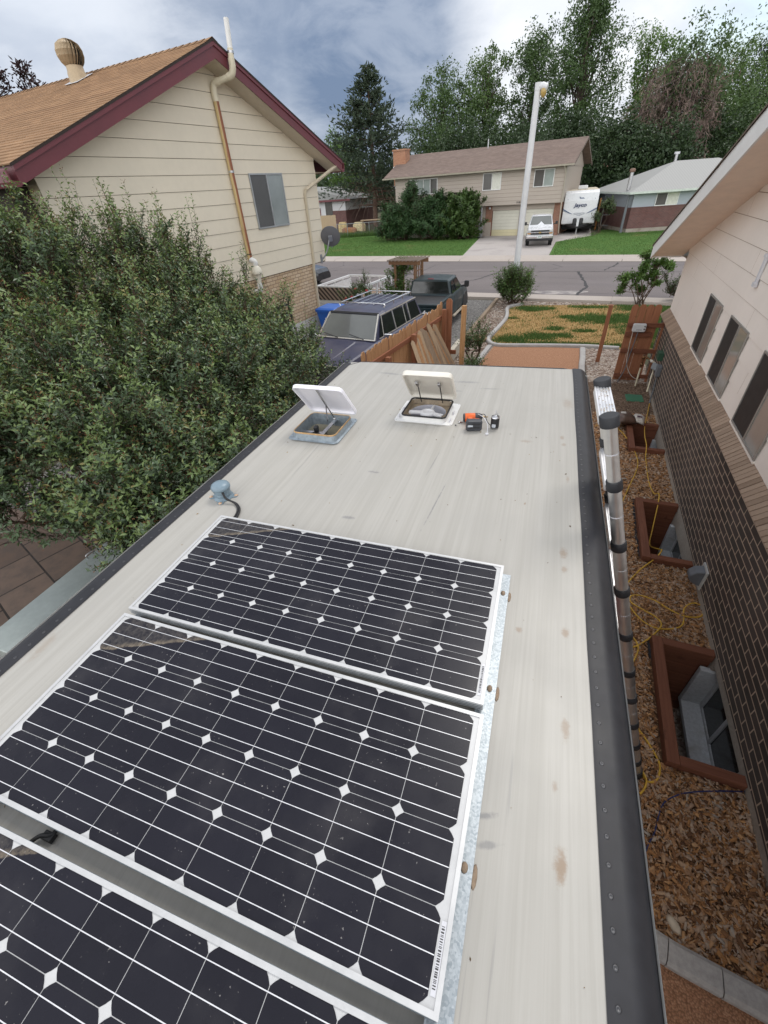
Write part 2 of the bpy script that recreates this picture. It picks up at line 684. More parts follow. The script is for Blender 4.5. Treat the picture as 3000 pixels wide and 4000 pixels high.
def lawn_mat(name, green, dry, dryness, gs=0.55):
    t = NT(name)
    v = t.coord()
    pat = t.ramp(t.noise(v, gs, 4, 0.55, 0.3), dryness[0], dryness[1])
    fine = t.noise(v, 22, 6, 0.7)
    gcol = t.mix(t.ramp(fine, 0.3, 0.7), tuple(x * 0.55 for x in green), tuple(x * 1.35 for x in green))
    gcol = t.mix(t.ramp(t.noise(v, 1.7, 3), 0.35, 0.7, 0, 0.5), gcol, (green[0] * 1.5, green[1] * 1.12, green[2]))
    dcol = t.mix(t.ramp(fine, 0.3, 0.7), tuple(x * 0.6 for x in dry), tuple(x * 1.25 for x in dry))
    t.bump(fine, 0.8, 0.04)
    return t.done(t.mix(pat, gcol, dcol), 0.95, 0, 0.15)


M_lawn_dry = lawn_mat('dry_lawn', (.07, .14, .025), (.42, .28, .12), (0.2, 0.34), 0.5)
M_lawn_far = lawn_mat('green_lawn', (.07, .155, .035), (.20, .18, .07), (0.55, 0.8), 0.35)
setting(G().poly([(x, y, 0.010) for x, y in LAWN]).build('front_lawn', M_lawn_dry))

# street, in its own frame (X along, Y away)
t = NT('asphalt')
v = t.coord()
n = t.noise(v, 60, 5, 0.7)
pt = t.noise(v, 0.35, 5)
wv = t.coord(scale=(0.12, 1.0, 1))
trk = t.ramp(t.noise(wv, 0.8, 3), 0.4, 0.65, 0, 0.3)
crk = t.voro(t.coord(scale=(0.16, 0.3, 1)), 1.0, 'DISTANCE_TO_EDGE')
wob = t.ramp(t.math('ADD', crk.outputs['Distance'], t.math('MULTIPLY', t.noise(v, 1.5, 6), 0.05)), 0.026, 0.034, 1, 0)
c = t.mix(t.ramp(n, 0.3, 0.7), (.125, .107, .104), (.205, .18, .175))
c = t.mix(t.ramp(pt, 0.4, 0.7, 0, 0.35), c, (.21, .185, .185))
c = t.mix(trk, c, (.12, .108, .11))
c = t.mix(t.math('MULTIPLY', wob, 0.45), c, (.04, .038, .04))
t.bump(n, 0.3, 0.01)
M_asphalt = t.done(c, 0.9, 0, 0.25)


def concrete(name, col, dirt=(.2, .17, .15), scale=1.2, stain=0.5):
    t = NT(name)
    v = t.coord()
    n = t.noise(v, 35, 6, 0.7)
    c = t.mix(t.ramp(n, 0.3, 0.7), tuple(x * 0.86 for x in col), tuple(min(1, x * 1.1) for x in col))
    c = t.mix(t.ramp(t.noise(v, scale, 7, 0.62), 0.45, 0.8, 0, stain), c, dirt)
    t.bump(n, 0.25, 0.006)
    return t.done(c, 0.88, 0, 0.3)


M_walk = concrete('walk_concrete', (.42, .37, .33), (.3, .24, .2), 0.8, 0.35)
M_curb = concrete('edging_concrete', (.40, .385, .37), (.2, .17, .15), 2.5, 0.5)
M_driveway = concrete('driveway_concrete', (.40, .365, .345), (.16, .14, .13), 0.45, 0.65)
M_found = concrete('foundation_concrete', (.36, .32, .275), (.17, .12, .085), 1.6, 0.7)

RS = Rz(AZS)
setting(sheet(-300, 300, 18.95, 28.25, 0.006).build('road', M_asphalt, rot=RS))
# pavements: slabs with tooled joints and a rolled kerb falling to the gutter
for nm, v0, v1, sgn in (('near_pavement', 18.0, 19.1, 1), ('far_pavement', 30.1, 28.2, -1)):
    g = G()
    u = -60.0
    while u < 60:
        L = 1.52 * 2
        a, b = u + 0.012, u + L - 0.012
        e = 0.3 * sgn
        g.quad((a, v0, .10), (b, v0, .10), (b, v1 - e, .10), (a, v1 - e, .10))
        g.quad((a, v1 - e, .10), (b, v1 - e, .10), (b, v1, .02), (a, v1, .02))
        g.quad((a, v0, 0), (b, v0, 0), (b, v0, .10), (a, v0, .10))
        u += L
    g.quad((-60, v0 + .004 * sgn, .085), (60, v0 + .004 * sgn, .085), (60, v1 - 0.3 * sgn, .085), (-60, v1 - 0.3 * sgn, .085))
    setting(g.build(nm, M_walk, rot=RS))
# tar-filled cracks and the worn pale patch by the kerb
M_tar = mat('crack_tar', (.03, .028, .03), 0.8)


def crack(pts, w):
    g = G()
    P = smooth_path([(x, y, .011) for x, y in pts], 6)
    P = [p + Vector((random.uniform(-.05, .05), random.uniform(-.03, .03), 0)) for p in P]
    for i in range(len(P) - 1):
        d = (P[i + 1] - P[i]).normalized()
        s = Vector((-d.y, d.x, 0))
        w0, w1 = w * random.uniform(.5, 1.2), w * random.uniform(.5, 1.2)
        g.quad(P[i] - s * w0, P[i] + s * w0, P[i + 1] + s * w1, P[i + 1] - s * w1)
    setting(g.build('road_crack', M_tar))


crack([(1.95, 18.95), (2.2, 20.0), (2.45, 21.3), (2.35, 23.0), (2.2, 24.8)], .07)
crack([(3.4, 25.1), (3.9, 26.3), (4.3, 27.6)], .06)
crack([(-3.2, 22.2), (-2.4, 23.2), (-1.9, 24.6), (-1.2, 26.0)], .045)
crack([(-5.3, 22.0), (-6.6, 23.6), (-6.3, 25.5)], .05)
crack([(-12, 21.4), (-9.5, 22.6), (-7.5, 24.2), (-3, 25.3), (2, 24.9), (7, 24.4)], .035)
t = NT('pale_patch')
v = t.coord()
n = t.ramp(t.noise(v, 2.2, 6, 0.6), 0.35, 0.62)
c = t.mix(n, (.2, .182, .183), (.36, .33, .31))
M_patch = t.done(c, 0.9, 0, 0.2)
pp = [(1.35 + 1.0 * math.cos(a) * (1 + .25 * math.sin(3 * a)), 19.75 + .5 * math.sin(a) * (1 + .3 * math.cos(2 * a)), .0095) for a in np.linspace(0, 2 * math.pi, 28)[:-1]]
setting(G().poly(pp).build('road_patch', M_patch))

# far side of the street
setting(G().poly([(x, y, 0.008) for x, y in ((-26, 33.5), (-4.72, 30.75), (-5.25, 42.3), (-6.2, 44.6), (-16, 49.5), (-20.5, 48.6), (-26, 49))]).build('far_lawn', M_lawn_far))
setting(G().poly([(x, y, 0.008) for x, y in ((.66, 30.05), (30, 26.2), (30, 46), (4.6, 45.5), (3.9, 41.5), (1.05, 38.2))]).build('neighbour_lawn', M_lawn_far))
setting(G().poly([(x, y, 0.012) for x, y in ((-4.75, 30.7), (.64, 30.0), (1.02, 38.0), (3.6, 41.3), (3.9, 50), (1.0, 50), (1.0, 43.0), (-5.2, 44.2), (-5.22, 42.4))]).build('driveway', M_driveway))
crack([(-4.6, 31.3), (-3.2, 31.2), (-2.2, 31.35), (-.9, 31.1), (.5, 30.95)], .035)
crack([(-1.55, 43.0), (-1.75, 38), (-1.95, 33), (-2.0, 30.6)], .03)

# flagstone patio under the big shrubs
t = NT('flagstone')
v = t.coord(rot=(0, 0, 0.35))
b = t.node('ShaderNodeTexBrick')
t.l.new(v, b.inputs['Vector'])
for k, val in (('Scale', 1.0), ('Brick Width', 0.62), ('Row Height', 0.58), ('Mortar Size', 0.012), ('Bias', 0.0)):
    b.inputs[k].default_value = val
b.inputs['Color1'].default_value = (.13, .088, .066, 1)
b.inputs['Color2'].default_value = (.19, .135, .105, 1)
b.inputs['Mortar'].default_value = (.03, .024, .02, 1)
n = t.noise(v, 5, 7, 0.62)
c = t.mix(t.ramp(n, 0.35, 0.7, 0, 0.5), b.outputs['Color'], (.09, .075, .066))
t.bump(t.math('SUBTRACT', n, t.math('MULTIPLY', b.outputs['Fac'], 2)), 0.5, 0.01)
M_flag = t.done(c, 0.85, 0, 0.25)
setting(sheet(-11.5, -1.2, -9, 2.25, 0.008).build('patio', M_flag))


# ------------------------------------------------------------------ scattered ground cover (nobody could count it)
def scatter_chips(name, n, fn, size, thick, mats, kind='stuff', label=None, cat=None, up=0.35):
    """flat wood chips: thin boxes lying at random"""
    P = fn(n)
    n = len(P)
    a = RNG.uniform(0, 2 * np.pi, n)
    L = RNG.uniform(size[0], size[1], n)[:, None] * RNG.choice([.5, .8, 1, 1, 1.6], n)[:, None]
    W = L * RNG.uniform(0.2, 0.55, (n, 1))
    ti = RNG.normal(0, up, (n, 2))
    d = np.c_[np.cos(a), np.sin(a), ti[:, 0]]
    d /= np.linalg.norm(d, axis=1)[:, None]
    s = np.c_[-np.sin(a), np.cos(a), ti[:, 1]]
    s /= np.linalg.norm(s, axis=1)[:, None]
    u = np.cross(d, s)
    H = np.full((n, 1), thick) * RNG.uniform(.6, 1.5, (n, 1))
    z = np.c_[np.zeros(n), np.zeros(n), RNG.uniform(.004, .022, n)]
    P = P + z
    k = RNG.uniform(.45, 1, (n, 4, 1))
    V = np.stack([P - d * L / 2 - s * W / 2 * k[:, 0], P + d * L / 2 - s * W / 2 * k[:, 1], P + d * L / 2 + s * W / 2 * k[:, 2], P - d * L / 2 + s * W / 2 * k[:, 3]], 1)
    V = np.concatenate([V - (u * H / 2)[:, None], V + (u * H / 2)[:, None]], 1)
    f = np.array([[4, 5, 6, 7], [0, 1, 5, 4], [1, 2, 6, 5], [2, 3, 7, 6], [3, 0, 4, 7]])
    F = (f[None] + (np.arange(n) * 8)[:, None, None]).reshape(-1, 4)
    o = raw(name, V.reshape(-1, 3), F, mats)
    return setting(o, kind, label, cat)


def scatter_pebbles(name, n, fn, size, mats, label, cat):
    P = fn(n)
    n = len(P)
    r = RNG.uniform(size[0], size[1], (n, 1))
    base = np.array([[1, 0, 0], [0, 1, 0], [-1, 0, 0], [0, -1, 0], [.7, .7, .55], [-.7, .7, .5], [-.7, -.7, .55], [.7, -.7, .5], [0, 0, .85]], float)
    a = RNG.uniform(0, 6.28, n)
    sc = RNG.uniform(.6, 1.2, (n, 1, 3)) * np.array([1.2, .8, .75])
    V = base[None] * sc * RNG.uniform(.75, 1.2, (n, 9, 1))
    c, s = np.cos(a)[:, None], np.sin(a)[:, None]
    V = np.stack([V[..., 0] * c - V[..., 1] * s, V[..., 0] * s + V[..., 1] * c, V[..., 2]], -1) * r[:, None] + P[:, None]
    f = np.array([[0, 4, 8], [4, 1, 8], [1, 5, 8], [5, 2, 8], [2, 6, 8], [6, 3, 8], [3, 7, 8], [7, 0, 8], [0, 1, 4], [1, 2, 5], [2, 3, 6], [3, 0, 7]])
    F = (f[None] + (np.arange(n) * 9)[:, None, None]).reshape(-1, 3)
    return setting(raw(name, V.reshape(-1, 3), F, mats), 'stuff', label, cat)


def in_poly(P, poly):
    x, y = P[:, 0], P[:, 1]
    ins = np.zeros(len(P), bool)
    n = len(poly)
    for i in range(n):
        x1, y1 = poly[i]
        x2, y2 = poly[(i + 1) % n]
        c = ((y1 > y) != (y2 > y)) & (x < (x2 - x1) * (y - y1) / (y2 - y1 + 1e-12) + x1)
        ins ^= c
    return ins


def poly_fn(poly, z, holes_xy=()):
    xs, ys = [p[0] for p in poly], [p[1] for p in poly]

    def fn(n):
        P = np.c_[RNG.uniform(min(xs), max(xs), n), RNG.uniform(min(ys), max(ys), n)]
        k = in_poly(P, poly)
        for h in holes_xy:
            k &= ~in_poly(P, h)
        P = P[k]
        return np.c_[P, np.full(len(P), z)]
    return fn


t = NT('wood_chip')
i = t.island()
c = t.cramp(i, [(0.0, (.12, .06, .034)), (0.22, (.31, .155, .07)), (0.42, (.54, .27, .105)), (0.58, (.42, .27, .175)), (0.74, (.56, .42, .31)), (0.88, (.66, .36, .15)), (1.0, (.50, .45, .39))])
n = t.noise(t.coord(), 60, 4)
c = t.mix(t.math('MULTIPLY', n, 0.5), c, (.06, .04, .03))
M_chip = t.done(c, 0.9, 0, 0.2)
well_polys = [[rw(-.66, a)[:2], rw(.05, a)[:2], rw(.05, b)[:2], rw(-.66, b)[:2]] for a, b in WELLS]
near = [(1.85, 4.5), rw(-.02, -5.7)[:2], rw(-.02, -11.5)[:2], (3.0, -.29), (2.59, -.21), (2.25, -.16), (2.02, -.12), (1.8, -.02), (1.69, .25), (1.63, .8), (1.7, 2), (1.82, 4)]
scatter_chips('bark_mulch', 50000, poly_fn(near, .01, well_polys), (.018, .055), .005, M_chip, 'stuff', 'loose orange brown bark mulch beside the brick wall', 'mulch')
farm = [(1.97, 7.9), rw(-.02, -2.3)[:2], rw(-.02, -5.7)[:2], (1.95, 4.5)]
scatter_chips('bark_mulch', 15000, poly_fn(farm, .01, well_polys), (.025, .07), .006, M_chip, 'stuff', 'loose orange brown bark mulch beside the brick wall', 'mulch')

t = NT('pebble')
i = t.island()
c = t.cramp(i, [(0.0, (.15, .095, .07)), (0.3, (.27, .2, .16)), (0.55, (.36, .3, .25)), (0.8, (.46, .39, .33)), (1.0, (.56, .52, .48))])
c = t.mix(t.math('MULTIPLY', t.noise(t.coord(), 40, 4), 0.4), c, (.2, .15, .12))
M_pebble = t.done(c, 0.85, 0, 0.3)
scatter_pebbles('river_gravel', 5200, poly_fn([(2.03, 9.5), (3.3, 9.7), (3.3, 12.1), (2.03, 12.1)], .006), (.018, .05), M_pebble, 'beige river gravel between the lawn edging and the bare soil', 'gravel')
scatter_pebbles('river_gravel', 6500, poly_fn([(-1.36, 10.8), (-.7, 9.5), (-.62, 11.9), (-.72, 12.9), (-.46, 15.1), (-.53, 16.7), (-.1, 17.3), (2.9, 17.6), (2.6, 17.9), (-1.0, 18.1)], .006), (.02, .055), M_pebble, 'beige river gravel between the timber edging and the lawn', 'gravel')
scatter_pebbles('well_gravel', 900, poly_fn([rw(-.5, -9.15)[:2], rw(-.05, -9.15)[:2], rw(-.05, -8.1)[:2], rw(-.5, -8.1)[:2]], -.9), (.012, .035), M_pebble, 'pale stones on the floor of the nearest window well', 'gravel')
scatter_pebbles('soil_clods', 2500, poly_fn([(2.02, 7.8), rw(-.03, -2.3)[:2], rw(-.03, -.5)[:2], (2.02, 9.7)], .008), (.008, .03), M_soil, 'crumbled brown soil around the green valve box lid', 'soil')


# dry-and-green lawn blades
def blades(name, P, h, mats, label, idx):
    n = len(P)
    a = RNG.uniform(0, 6.28, n)
    H = h * RNG.uniform(.5, 1.25, (n, 1))
    w = RNG.uniform(.006, .014, (n, 1))
    s = np.c_[np.cos(a), np.sin(a), np.zeros(n)] * w
    lean = np.c_[RNG.normal(0, .4, n), RNG.normal(0, .4, n), np.ones(n)]
    lean /= np.linalg.norm(lean, axis=1)[:, None]
    V = np.stack([P - s, P + s, P + lean * H], 1).reshape(-1, 3)
    F = np.arange(3 * n).reshape(-1, 3)
    return setting(raw(name, V, F, mats, mi=idx), 'stuff', label, 'grass')


def blade_mat(name, stops):
    t = NT(name)
    return t.done(t.cramp(t.island(), stops), 0.7, 0, 0.3)


M_bg = blade_mat('blade_green', [(0, (.045, .10, .02)), (.5, (.078, .152, .032)), (1, (.13, .21, .055))])
M_bd = blade_mat('blade_dry', [(0, (.30, .19, .075)), (.5, (.48, .32, .14)), (1, (.62, .47, .25))])
P = poly_fn(LAWN, .01)(260000)
P = P[P[:, 0] < 5.5]


def patch(P):
    """1 where the lawn has stayed green"""
    x, y = P[:, 0], P[:, 1]
    f = np.zeros(len(P))
    for cx, cy, rx, ry in ((.05, 12.75, .75, .5), (.75, 13.15, .7, .45), (1.3, 13.3, .5, .3), (.45, 16.75, .75, .45), (2.9, 15.4, 1.3, .75), (4.2, 14.6, 1.2, 2.2), (1.9, 15.55, .7, .3), (1.2, 14.1, .35, .25), (2.05, 13.9, .4, .2), (-.2, 15.3, .25, .12), (2.4, 17.1, .8, .2), (4.6, 17, 1.5, .8), (1.6, 12.5, 1.6, .16), (3.6, 12.5, 1.4, .2)):
        f = np.maximum(f, 1.25 - np.hypot((x - cx) / rx, (y - cy) / ry))
    return f + RNG.normal(0, .13, len(P)) + .10 * np.sin(x * 7 + y * 3) + .1 * np.sin(y * 9 - x * 5)


gm = RNG.uniform(0, 1, len(P)) < 1 / (1 + np.exp(-(patch(P) - .48) / .11))
blades('lawn_grass', P[gm], .075, [M_bg], 'tufts of grass still green in the front lawn', np.zeros(gm.sum(), int))
dm = ~gm & (RNG.uniform(0, 1, len(P)) < .55)
blades('straw_grass', P[dm], .028, [M_bd], 'dried out straw coloured grass in the front lawn', np.zeros(dm.sum(), int))
PF = poly_fn([(-20, 32.7), (-4.8, 30.9), (-5.3, 42.2), (-9, 44.5), (-20, 48)], .01)(60000)
blades('lawn_grass', PF, .07, [M_bg], 'mown green grass across the street left of the driveway', np.zeros(len(PF), int))
PF = poly_fn([(.75, 30.2), (12, 28.6), (12, 45), (4.6, 45), (1.2, 38)], .01)(32000)
blades('lawn_grass', PF, .07, [M_bg], 'mown green grass across the street right of the driveway', np.zeros(len(PF), int))


# concrete edging and timber edging
def edging(name, pts, w, h, m, label, seg=None):
    P = smooth_path([(x, y, 0) for x, y in pts], 8)
    g = G()
    rings = []
    prof = [(-w / 2, -.05), (-w / 2, h * .75), (-w * .34, h), (w * .34, h), (w / 2, h * .75), (w / 2, -.05)]
    for i, p in enumerate(P):
        d = (P[min(i + 1, len(P) - 1)] - P[max(i - 1, 0)]).normalized()
        s = Vector((d.y, -d.x, 0))
        rings.append([p + s * a + Vector((0, 0, b)) for a, b in prof])
    if seg:
        k = 0
        while k < len(rings) - 1:
            j = min(k + seg, len(rings) - 1)
            rs = [list(r_) for r_ in rings[k:j + 1]]
            d = (P[j] - P[k]).normalized() * .003
            rs[0] = [p + d for p in rs[0]]
            rs[-1] = [p - d for p in rs[-1]]
            g.loft(rs)
            k = j
    else:
        g.loft(rings)
    return tag(g.build(name, m), label, 'edging')


edging('lawn_edging', [(2.9, 12.16), (2.1, 12.24), (1.2, 12.2), (.4, 12.12), (-.34, 12.08), (-.62, 12.4), (-.68, 12.9), (-.52, 14.0), (-.4, 15.15), (-.42, 15.9), (-.49, 16.65), (-.35, 17.1), (.02, 17.38)], .12, .09, M_curb, 'curving grey concrete edging around the dry front lawn')
edging('path_edging', [(1.98, 12.05), (1.95, 11.2), (1.9, 10.2), (1.93, 8), (1.88, 6), (1.76, 4), (1.62, 2), (1.56, .8), (1.62, .2), (1.8, -.1), (2.02, -.19), (2.25, -.23), (2.59, -.28), (3.0, -.36), (3.6, -.42)], .14, .08, M_curb, 'grey concrete edging between the sand path and the mulch bed', seg=9)
edging('path_edging', [(-.55, 12.0), (-.64, 11.2), (-.7, 10.3), (-.8, 9.0), (-.9, 7)], .13, .07, M_curb, 'grey concrete edging along the far left side of the sand path', seg=5)
M_timber = wood_mat('weathered_timber', (.22, .16, .11), (.36, .28, .2), 'Y')
g = G().bar((-1.02, 18.1, .06), (-1.46, 11.6, .06), .11, .13)
tag(g.build('landscape_timber', M_timber, bevel=.01), 'long weathered timber between the gravel driveway and the river gravel', 'timber')
M_wtimber = wood_mat('painted_timber', (.42, .38, .3), (.55, .5, .42), 'Y')
g = G().bar((-1.42, 10.25, .18), (-1.36, 11.55, .18), .13, .3)
tag(g.build('landscape_timber', M_wtimber, bevel=.012), 'stacked cream painted timber block behind the picket fence end', 'timber')

# ================================================================== THE CAMPER in the foreground and what lies on its roof
RZ = 2.4786          # roof skin
M_white = mat('white_plastic', (.60, .60, .63), 0.35, var=.04)
M_black = mat('black_plastic', (.022, .022, .025), 0.45, var=.2)
M_steel = mat('bare_steel', (.45, .45, .46), 0.35, 1.0, var=.15, scale=20)
M_alu = mat('aluminium', (.62, .62, .64), 0.28, 1.0, var=.06, scale=9)
M_galv = mat('galvanised', (.30, .35, .39), 0.42, 0.4, var=.22, scale=35)
M_rubber = mat('black_rubber', (.018, .018, .019), 0.7, var=.2)
M_screw = mat('screw_head', (.08, .08, .085), 0.4, 0.7)
M_sealant = mat('old_sealant', (.32, .235, .165), 0.8, var=.25, scale=60, bump=.4)

# roof skin: weathered cream sheet, streaked lengthwise, scuffed and spotted
t = NT('roof_skin')
v = t.coord()
st = t.noise(t.coord(scale=(26, 0.55, 1)), 1.0, 8, 0.6)
st2 = t.noise(t.coord(scale=(90, 1.6, 1)), 1.0, 5, 0.6)
mot = t.noise(v, 1.3, 6)
c = t.mix(t.ramp(st, 0.33, 0.68), (.385, .368, .332), (.435, .418, .382))
c = t.mix(t.ramp(st2, 0.42, 0.7, 0, 0.4), c, (.34, .322, .285))
c = t.mix(t.ramp(mot, 0.42, 0.72, 0, 0.4), c, (.35, .338, .315))
scr = t.noise(t.coord(scale=(60, 1.3, 1), loc=(3, 1, 0)), 1.0, 3)
c = t.mix(t.math('MULTIPLY', t.ramp(scr, 0.66, 0.72, 0, .35), t.ramp(t.noise(v, 0.9, 3), 0.5, 0.62)), c, (.2, .2, .2))
fine = t.noise(v, 38, 6, 0.7)


def spot(c, x, y, rx, ry, col, amt, rz=0.0):
    mp = t.node('ShaderNodeMapping')
    mp.vector_type = 'TEXTURE'
    mp.inputs['Location'].default_value = (x, y, RZ)
    mp.inputs['Rotation'].default_value = (0, 0, rz)
    mp.inputs['Scale'].default_value = (rx, ry, 1)
    t.l.new(t.tc.outputs['Object'], mp.inputs[0])
    ln = t.node('ShaderNodeVectorMath', operation='LENGTH')
    t.l.new(mp.outputs[0], ln.inputs[0])
    d = t.math('ADD', ln.outputs['Value'], t.math('MULTIPLY', t.math('SUBTRACT', fine, 0.5), 1.7))
    return t.mix(t.ramp(d, 0.25, 1.0, amt, 0), c, col)


for x, y, rx, ry, a in ((.995, .55, .022, .05, .6), (1.0, .44, .018, .03, .5), (1.0, .085, .02, .035, .65), (1.0, -.30, .018, .05, .6), (.985, -.66, .022, .055, .85), (.99, 1.72, .02, .04, .5), (1.0, 1.62, .02, .03, .45), (1.03, 2.3, .05, .12, .35), (.83, .05, .018, .02, .6), (.8, .9, .008, .02, .8), (.76, 1.62, .05, .025, .4), (1.02, 1.2, .012, .05, .4), (.97, -.48, .012, .02, .5), (-1.0, -.55, .03, .09, .3)):
    c = spot(c, x, y, rx, ry, (.27, .19, .125), a)
for x, y, rx, ry, a, rz in ((.785, -.61, .045, .012, .55, .35), (.80, -.675, .05, .012, .45, .3), (-.12, 1.02, .05, .016, .45, 0), (-.1, .55, .05, .018, .45, .1), (.2, 2.62, .16, .03, .4, .05), (-.55, 2.72, .16, .03, .4, -.1), (.42, 2.5, .12, .015, .45, .15), (.12, 2.4, .1, .02, .4, .1), (.33, .8, .006, .28, .5, -.08), (.22, 1.2, .006, .2, .4, -.06)):
    c = spot(c, x, y, rx, ry, (.13, .135, .15), a, rz)
t.bump(t.math('ADD', st2, fine), 0.08, 0.004)
M_roof = t.done(c, t.ramp(mot, 0.3, 0.7, 0.36, 0.52), 0, 0.45)
M_trim = mat('black_roof_trim', (.022, .022, .026), 0.5, var=.3, scale=3, spec=.35)
M_red = mat('dark_red_side', (.22, .02, .028), 0.3, var=.1)
M_cream = mat('camper_white', (.62, .61, .58), 0.4, var=.06)
M_dark = mat('dark_void', (.01, .01, .01), 0.9)

YF_L, YF_R, YB = 2.975, 3.095, -4.6
LV = (-.83, -.51, 1.31, 1.635)       # openings of the two roof vents
RV = (-.145, .175, 1.755, 2.07)


def stamp(name, me, places, parent):
    for p in places:
        o = bpy.data.objects.new(name, me)
        COL.objects.link(o)
        o.parent = parent
        o.location = p


def proto(g, name, m):
    o = g.build(name, m)
    me = o.data
    bpy.data.objects.remove(o)
    return me


SCREW = proto(G().lathe([(.0065, 0), (.0065, .001), (.0045, .002), (.003, .0014), (.0, .0008)], 8), 'screw', M_screw)
RIVET = proto(G().lathe([(.0028, 0), (.0026, .001), (.0, .0015)], 6), 'rivet', M_screw)
camper = T('camper_trailer', 'camper trailer with flat cream roof and black edge trim, carrying the solar panels', 'camper trailer', (0, 0, 0))
g = sheet(-1.05, 1.09, YB, YF_L, RZ, [LV, RV])
g.quad((-1.05, YF_L, RZ), (1.09, YF_L, RZ), (1.09, YF_R, RZ - .003), (-.93, YF_L + .03, RZ - .001))
g.build('roof', M_roof, camper)
# rounded edge trim with its screwed flange, right and left, and a thin lip across the front
for sx, xe, xo in ((1, 1.078, 1.225), (-1, -1.037, -1.17)):
    w = abs(xo - xe)
    pr = [(0, .003), (.018, .006), (.034, .004), (.05, .006)] + [(.05 + (w - .05) * math.sin(R(a)), .006 - .125 * (1 - math.cos(R(a)))) for a in range(10, 91, 10)] + [(w, -.19)]
    y1 = YF_R if sx > 0 else YF_L - .04
    ys = np.linspace(YB, y1, 24)
    rings = [[(xe + sx * a + .0015 * math.sin(i * 2.1), y, RZ + b) for a, b in pr] for i, y in enumerate(ys)]
    gg = G().loft(rings, smooth=True, caps=False, closed=False)
    tr = gg.build('edge_trim', M_trim, camper)
    stamp('screw', SCREW, [(xe + sx * .021, y, RZ + .0055) for y in np.arange(-1.25, y1 - .02, .0625)], tr)
g = G()
P = [(-1.05, YF_L - .1), (-.96, YF_L + .02), (-.9, YF_L + .03), (1.0, YF_R - .004), (1.09, YF_R), (1.17, YF_R - .02), (1.2, YF_R - .06)]
g.tube([(x, y + .006, RZ - .008 - max(0, (x - 1.05)) * .35) for x, y in P], .011, 6)
g.build('front_lip', M_trim, camper)
g = G().box(-1.15, 1.2, YB, YF_L + .03, 1.75, RZ - .02)
g.f = [f for i, f in enumerate(g.f) if i != 1]
g.mi, g.sm = g.mi[:5], g.sm[:5]
g.build('upper_body', M_cream, camper)
G().box(-1.152, 1.202, YB, YF_L + .032, 1.25, 1.75).build('side_band', M_red, camper)
G().box(-1.15, 1.2, YB, YF_L + .03, .45, 1.25).build('lower_body', M_cream, camper)
for sx in (-1, 1):
    for y in (-1.3, -2.2):
        Mx = Matrix.Translation((sx * 1.02, y, .345)) @ Matrix.Rotation(R(90), 4, 'Y')
        w = G().lathe([(.19, -.11), (.33, -.11), (.345, -.08), (.345, .08), (.33, .11), (.19, .11)], 24, Mx).build('wheel', M_rubber, camper)
        G().lathe([(.05, -.085), (.185, -.085), (.19, -.05), (.19, .05), (.185, .085), (.05, .085)], 18, Mx).build('rim', M_steel, w)
G().bar((-1.2, -.07, 2.365), (-1.2, .06, 2.365), .07, .025).build('awning_bracket', M_white, camper, bevel=.006)

# ------------------------------------------------------------------ solar panels
t = NT('solar_cell')
v = t.coord()
fing = t.node('ShaderNodeTexWave', wave_type='BANDS', bands_direction='X')
t.l.new(v, fing.inputs[0])
fing.inputs['Scale'].default_value = 140
n = t.noise(v, 9, 6)
isl = t.island()
c = t.mix(t.math('ADD', t.math('MULTIPLY', n, 0.5), t.math('MULTIPLY', isl, 0.5)), (.008, .0075, .0125), (.0145, .014, .022))
c = t.mix(t.math('MULTIPLY', fing.outputs[0], 0.12), c, (.05, .05, .055))
sp = t.node('ShaderNodeSeparateXYZ')
t.l.new(t.tc.outputs['Object'], sp.inputs[0])
# dried mud tide mark across the far left corner of each panel
d = t.math('ADD', t.math('MULTIPLY', sp.outputs[0], -0.42), t.math('ADD', sp.outputs[1], t.math('MULTIPLY', t.noise(v, 14, 4), 0.05)))
film = t.ramp(d, 0.470, 0.476)
edge = t.math('MULTIPLY', film, t.ramp(d, 0.500, 0.476), True)
fine = t.noise(v, 55, 7, 0.75)
c = t.mix(t.math('MULTIPLY', film, t.ramp(fine, 0.35, 0.7, 0.02, 0.20)), c, (.30, .27, .23))
c = t.mix(t.math('MULTIPLY', edge, t.ramp(fine, 0.3, 0.6, 0.03, 0.38)), c, (.36, .29, .2))
sk = t.math('MULTIPLY', t.ramp(t.noise(v, 120, 2, 0.5), 0.70, 0.76), t.ramp(t.noise(v, 7, 3), 0.45, 0.6))
c = t.mix(t.math('MULTIPLY', sk, 0.55), c, (.4, .38, .36))
c = t.mix(t.ramp(t.noise(v, 3.5, 6), 0.5, 0.8, 0, 0.07), c, (.32, .3, .29))
M_cell = t.done(c, t.ramp(n, 0.3, 0.7, 0.22, 0.36), 0, 0.22)
M_back = mat('panel_backsheet', (.53, .53, .53), 0.3, var=.06, scale=14)
M_frame = mat('panel_frame', (.56, .56, .56), 0.38, .25, var=.07, scale=12)
M_bus = mat('silver_busbar', (.72, .72, .74), 0.35, .2, var=.1, scale=60)
M_ink = mat('label_ink', (.05, .05, .05), 0.7)
M_rail = mat('grey_channel', (.2, .23, .25), 0.4, .6, var=.2, scale=30)

PT, HX, HY, PITCH = 2.5436, .739, .327, .1581


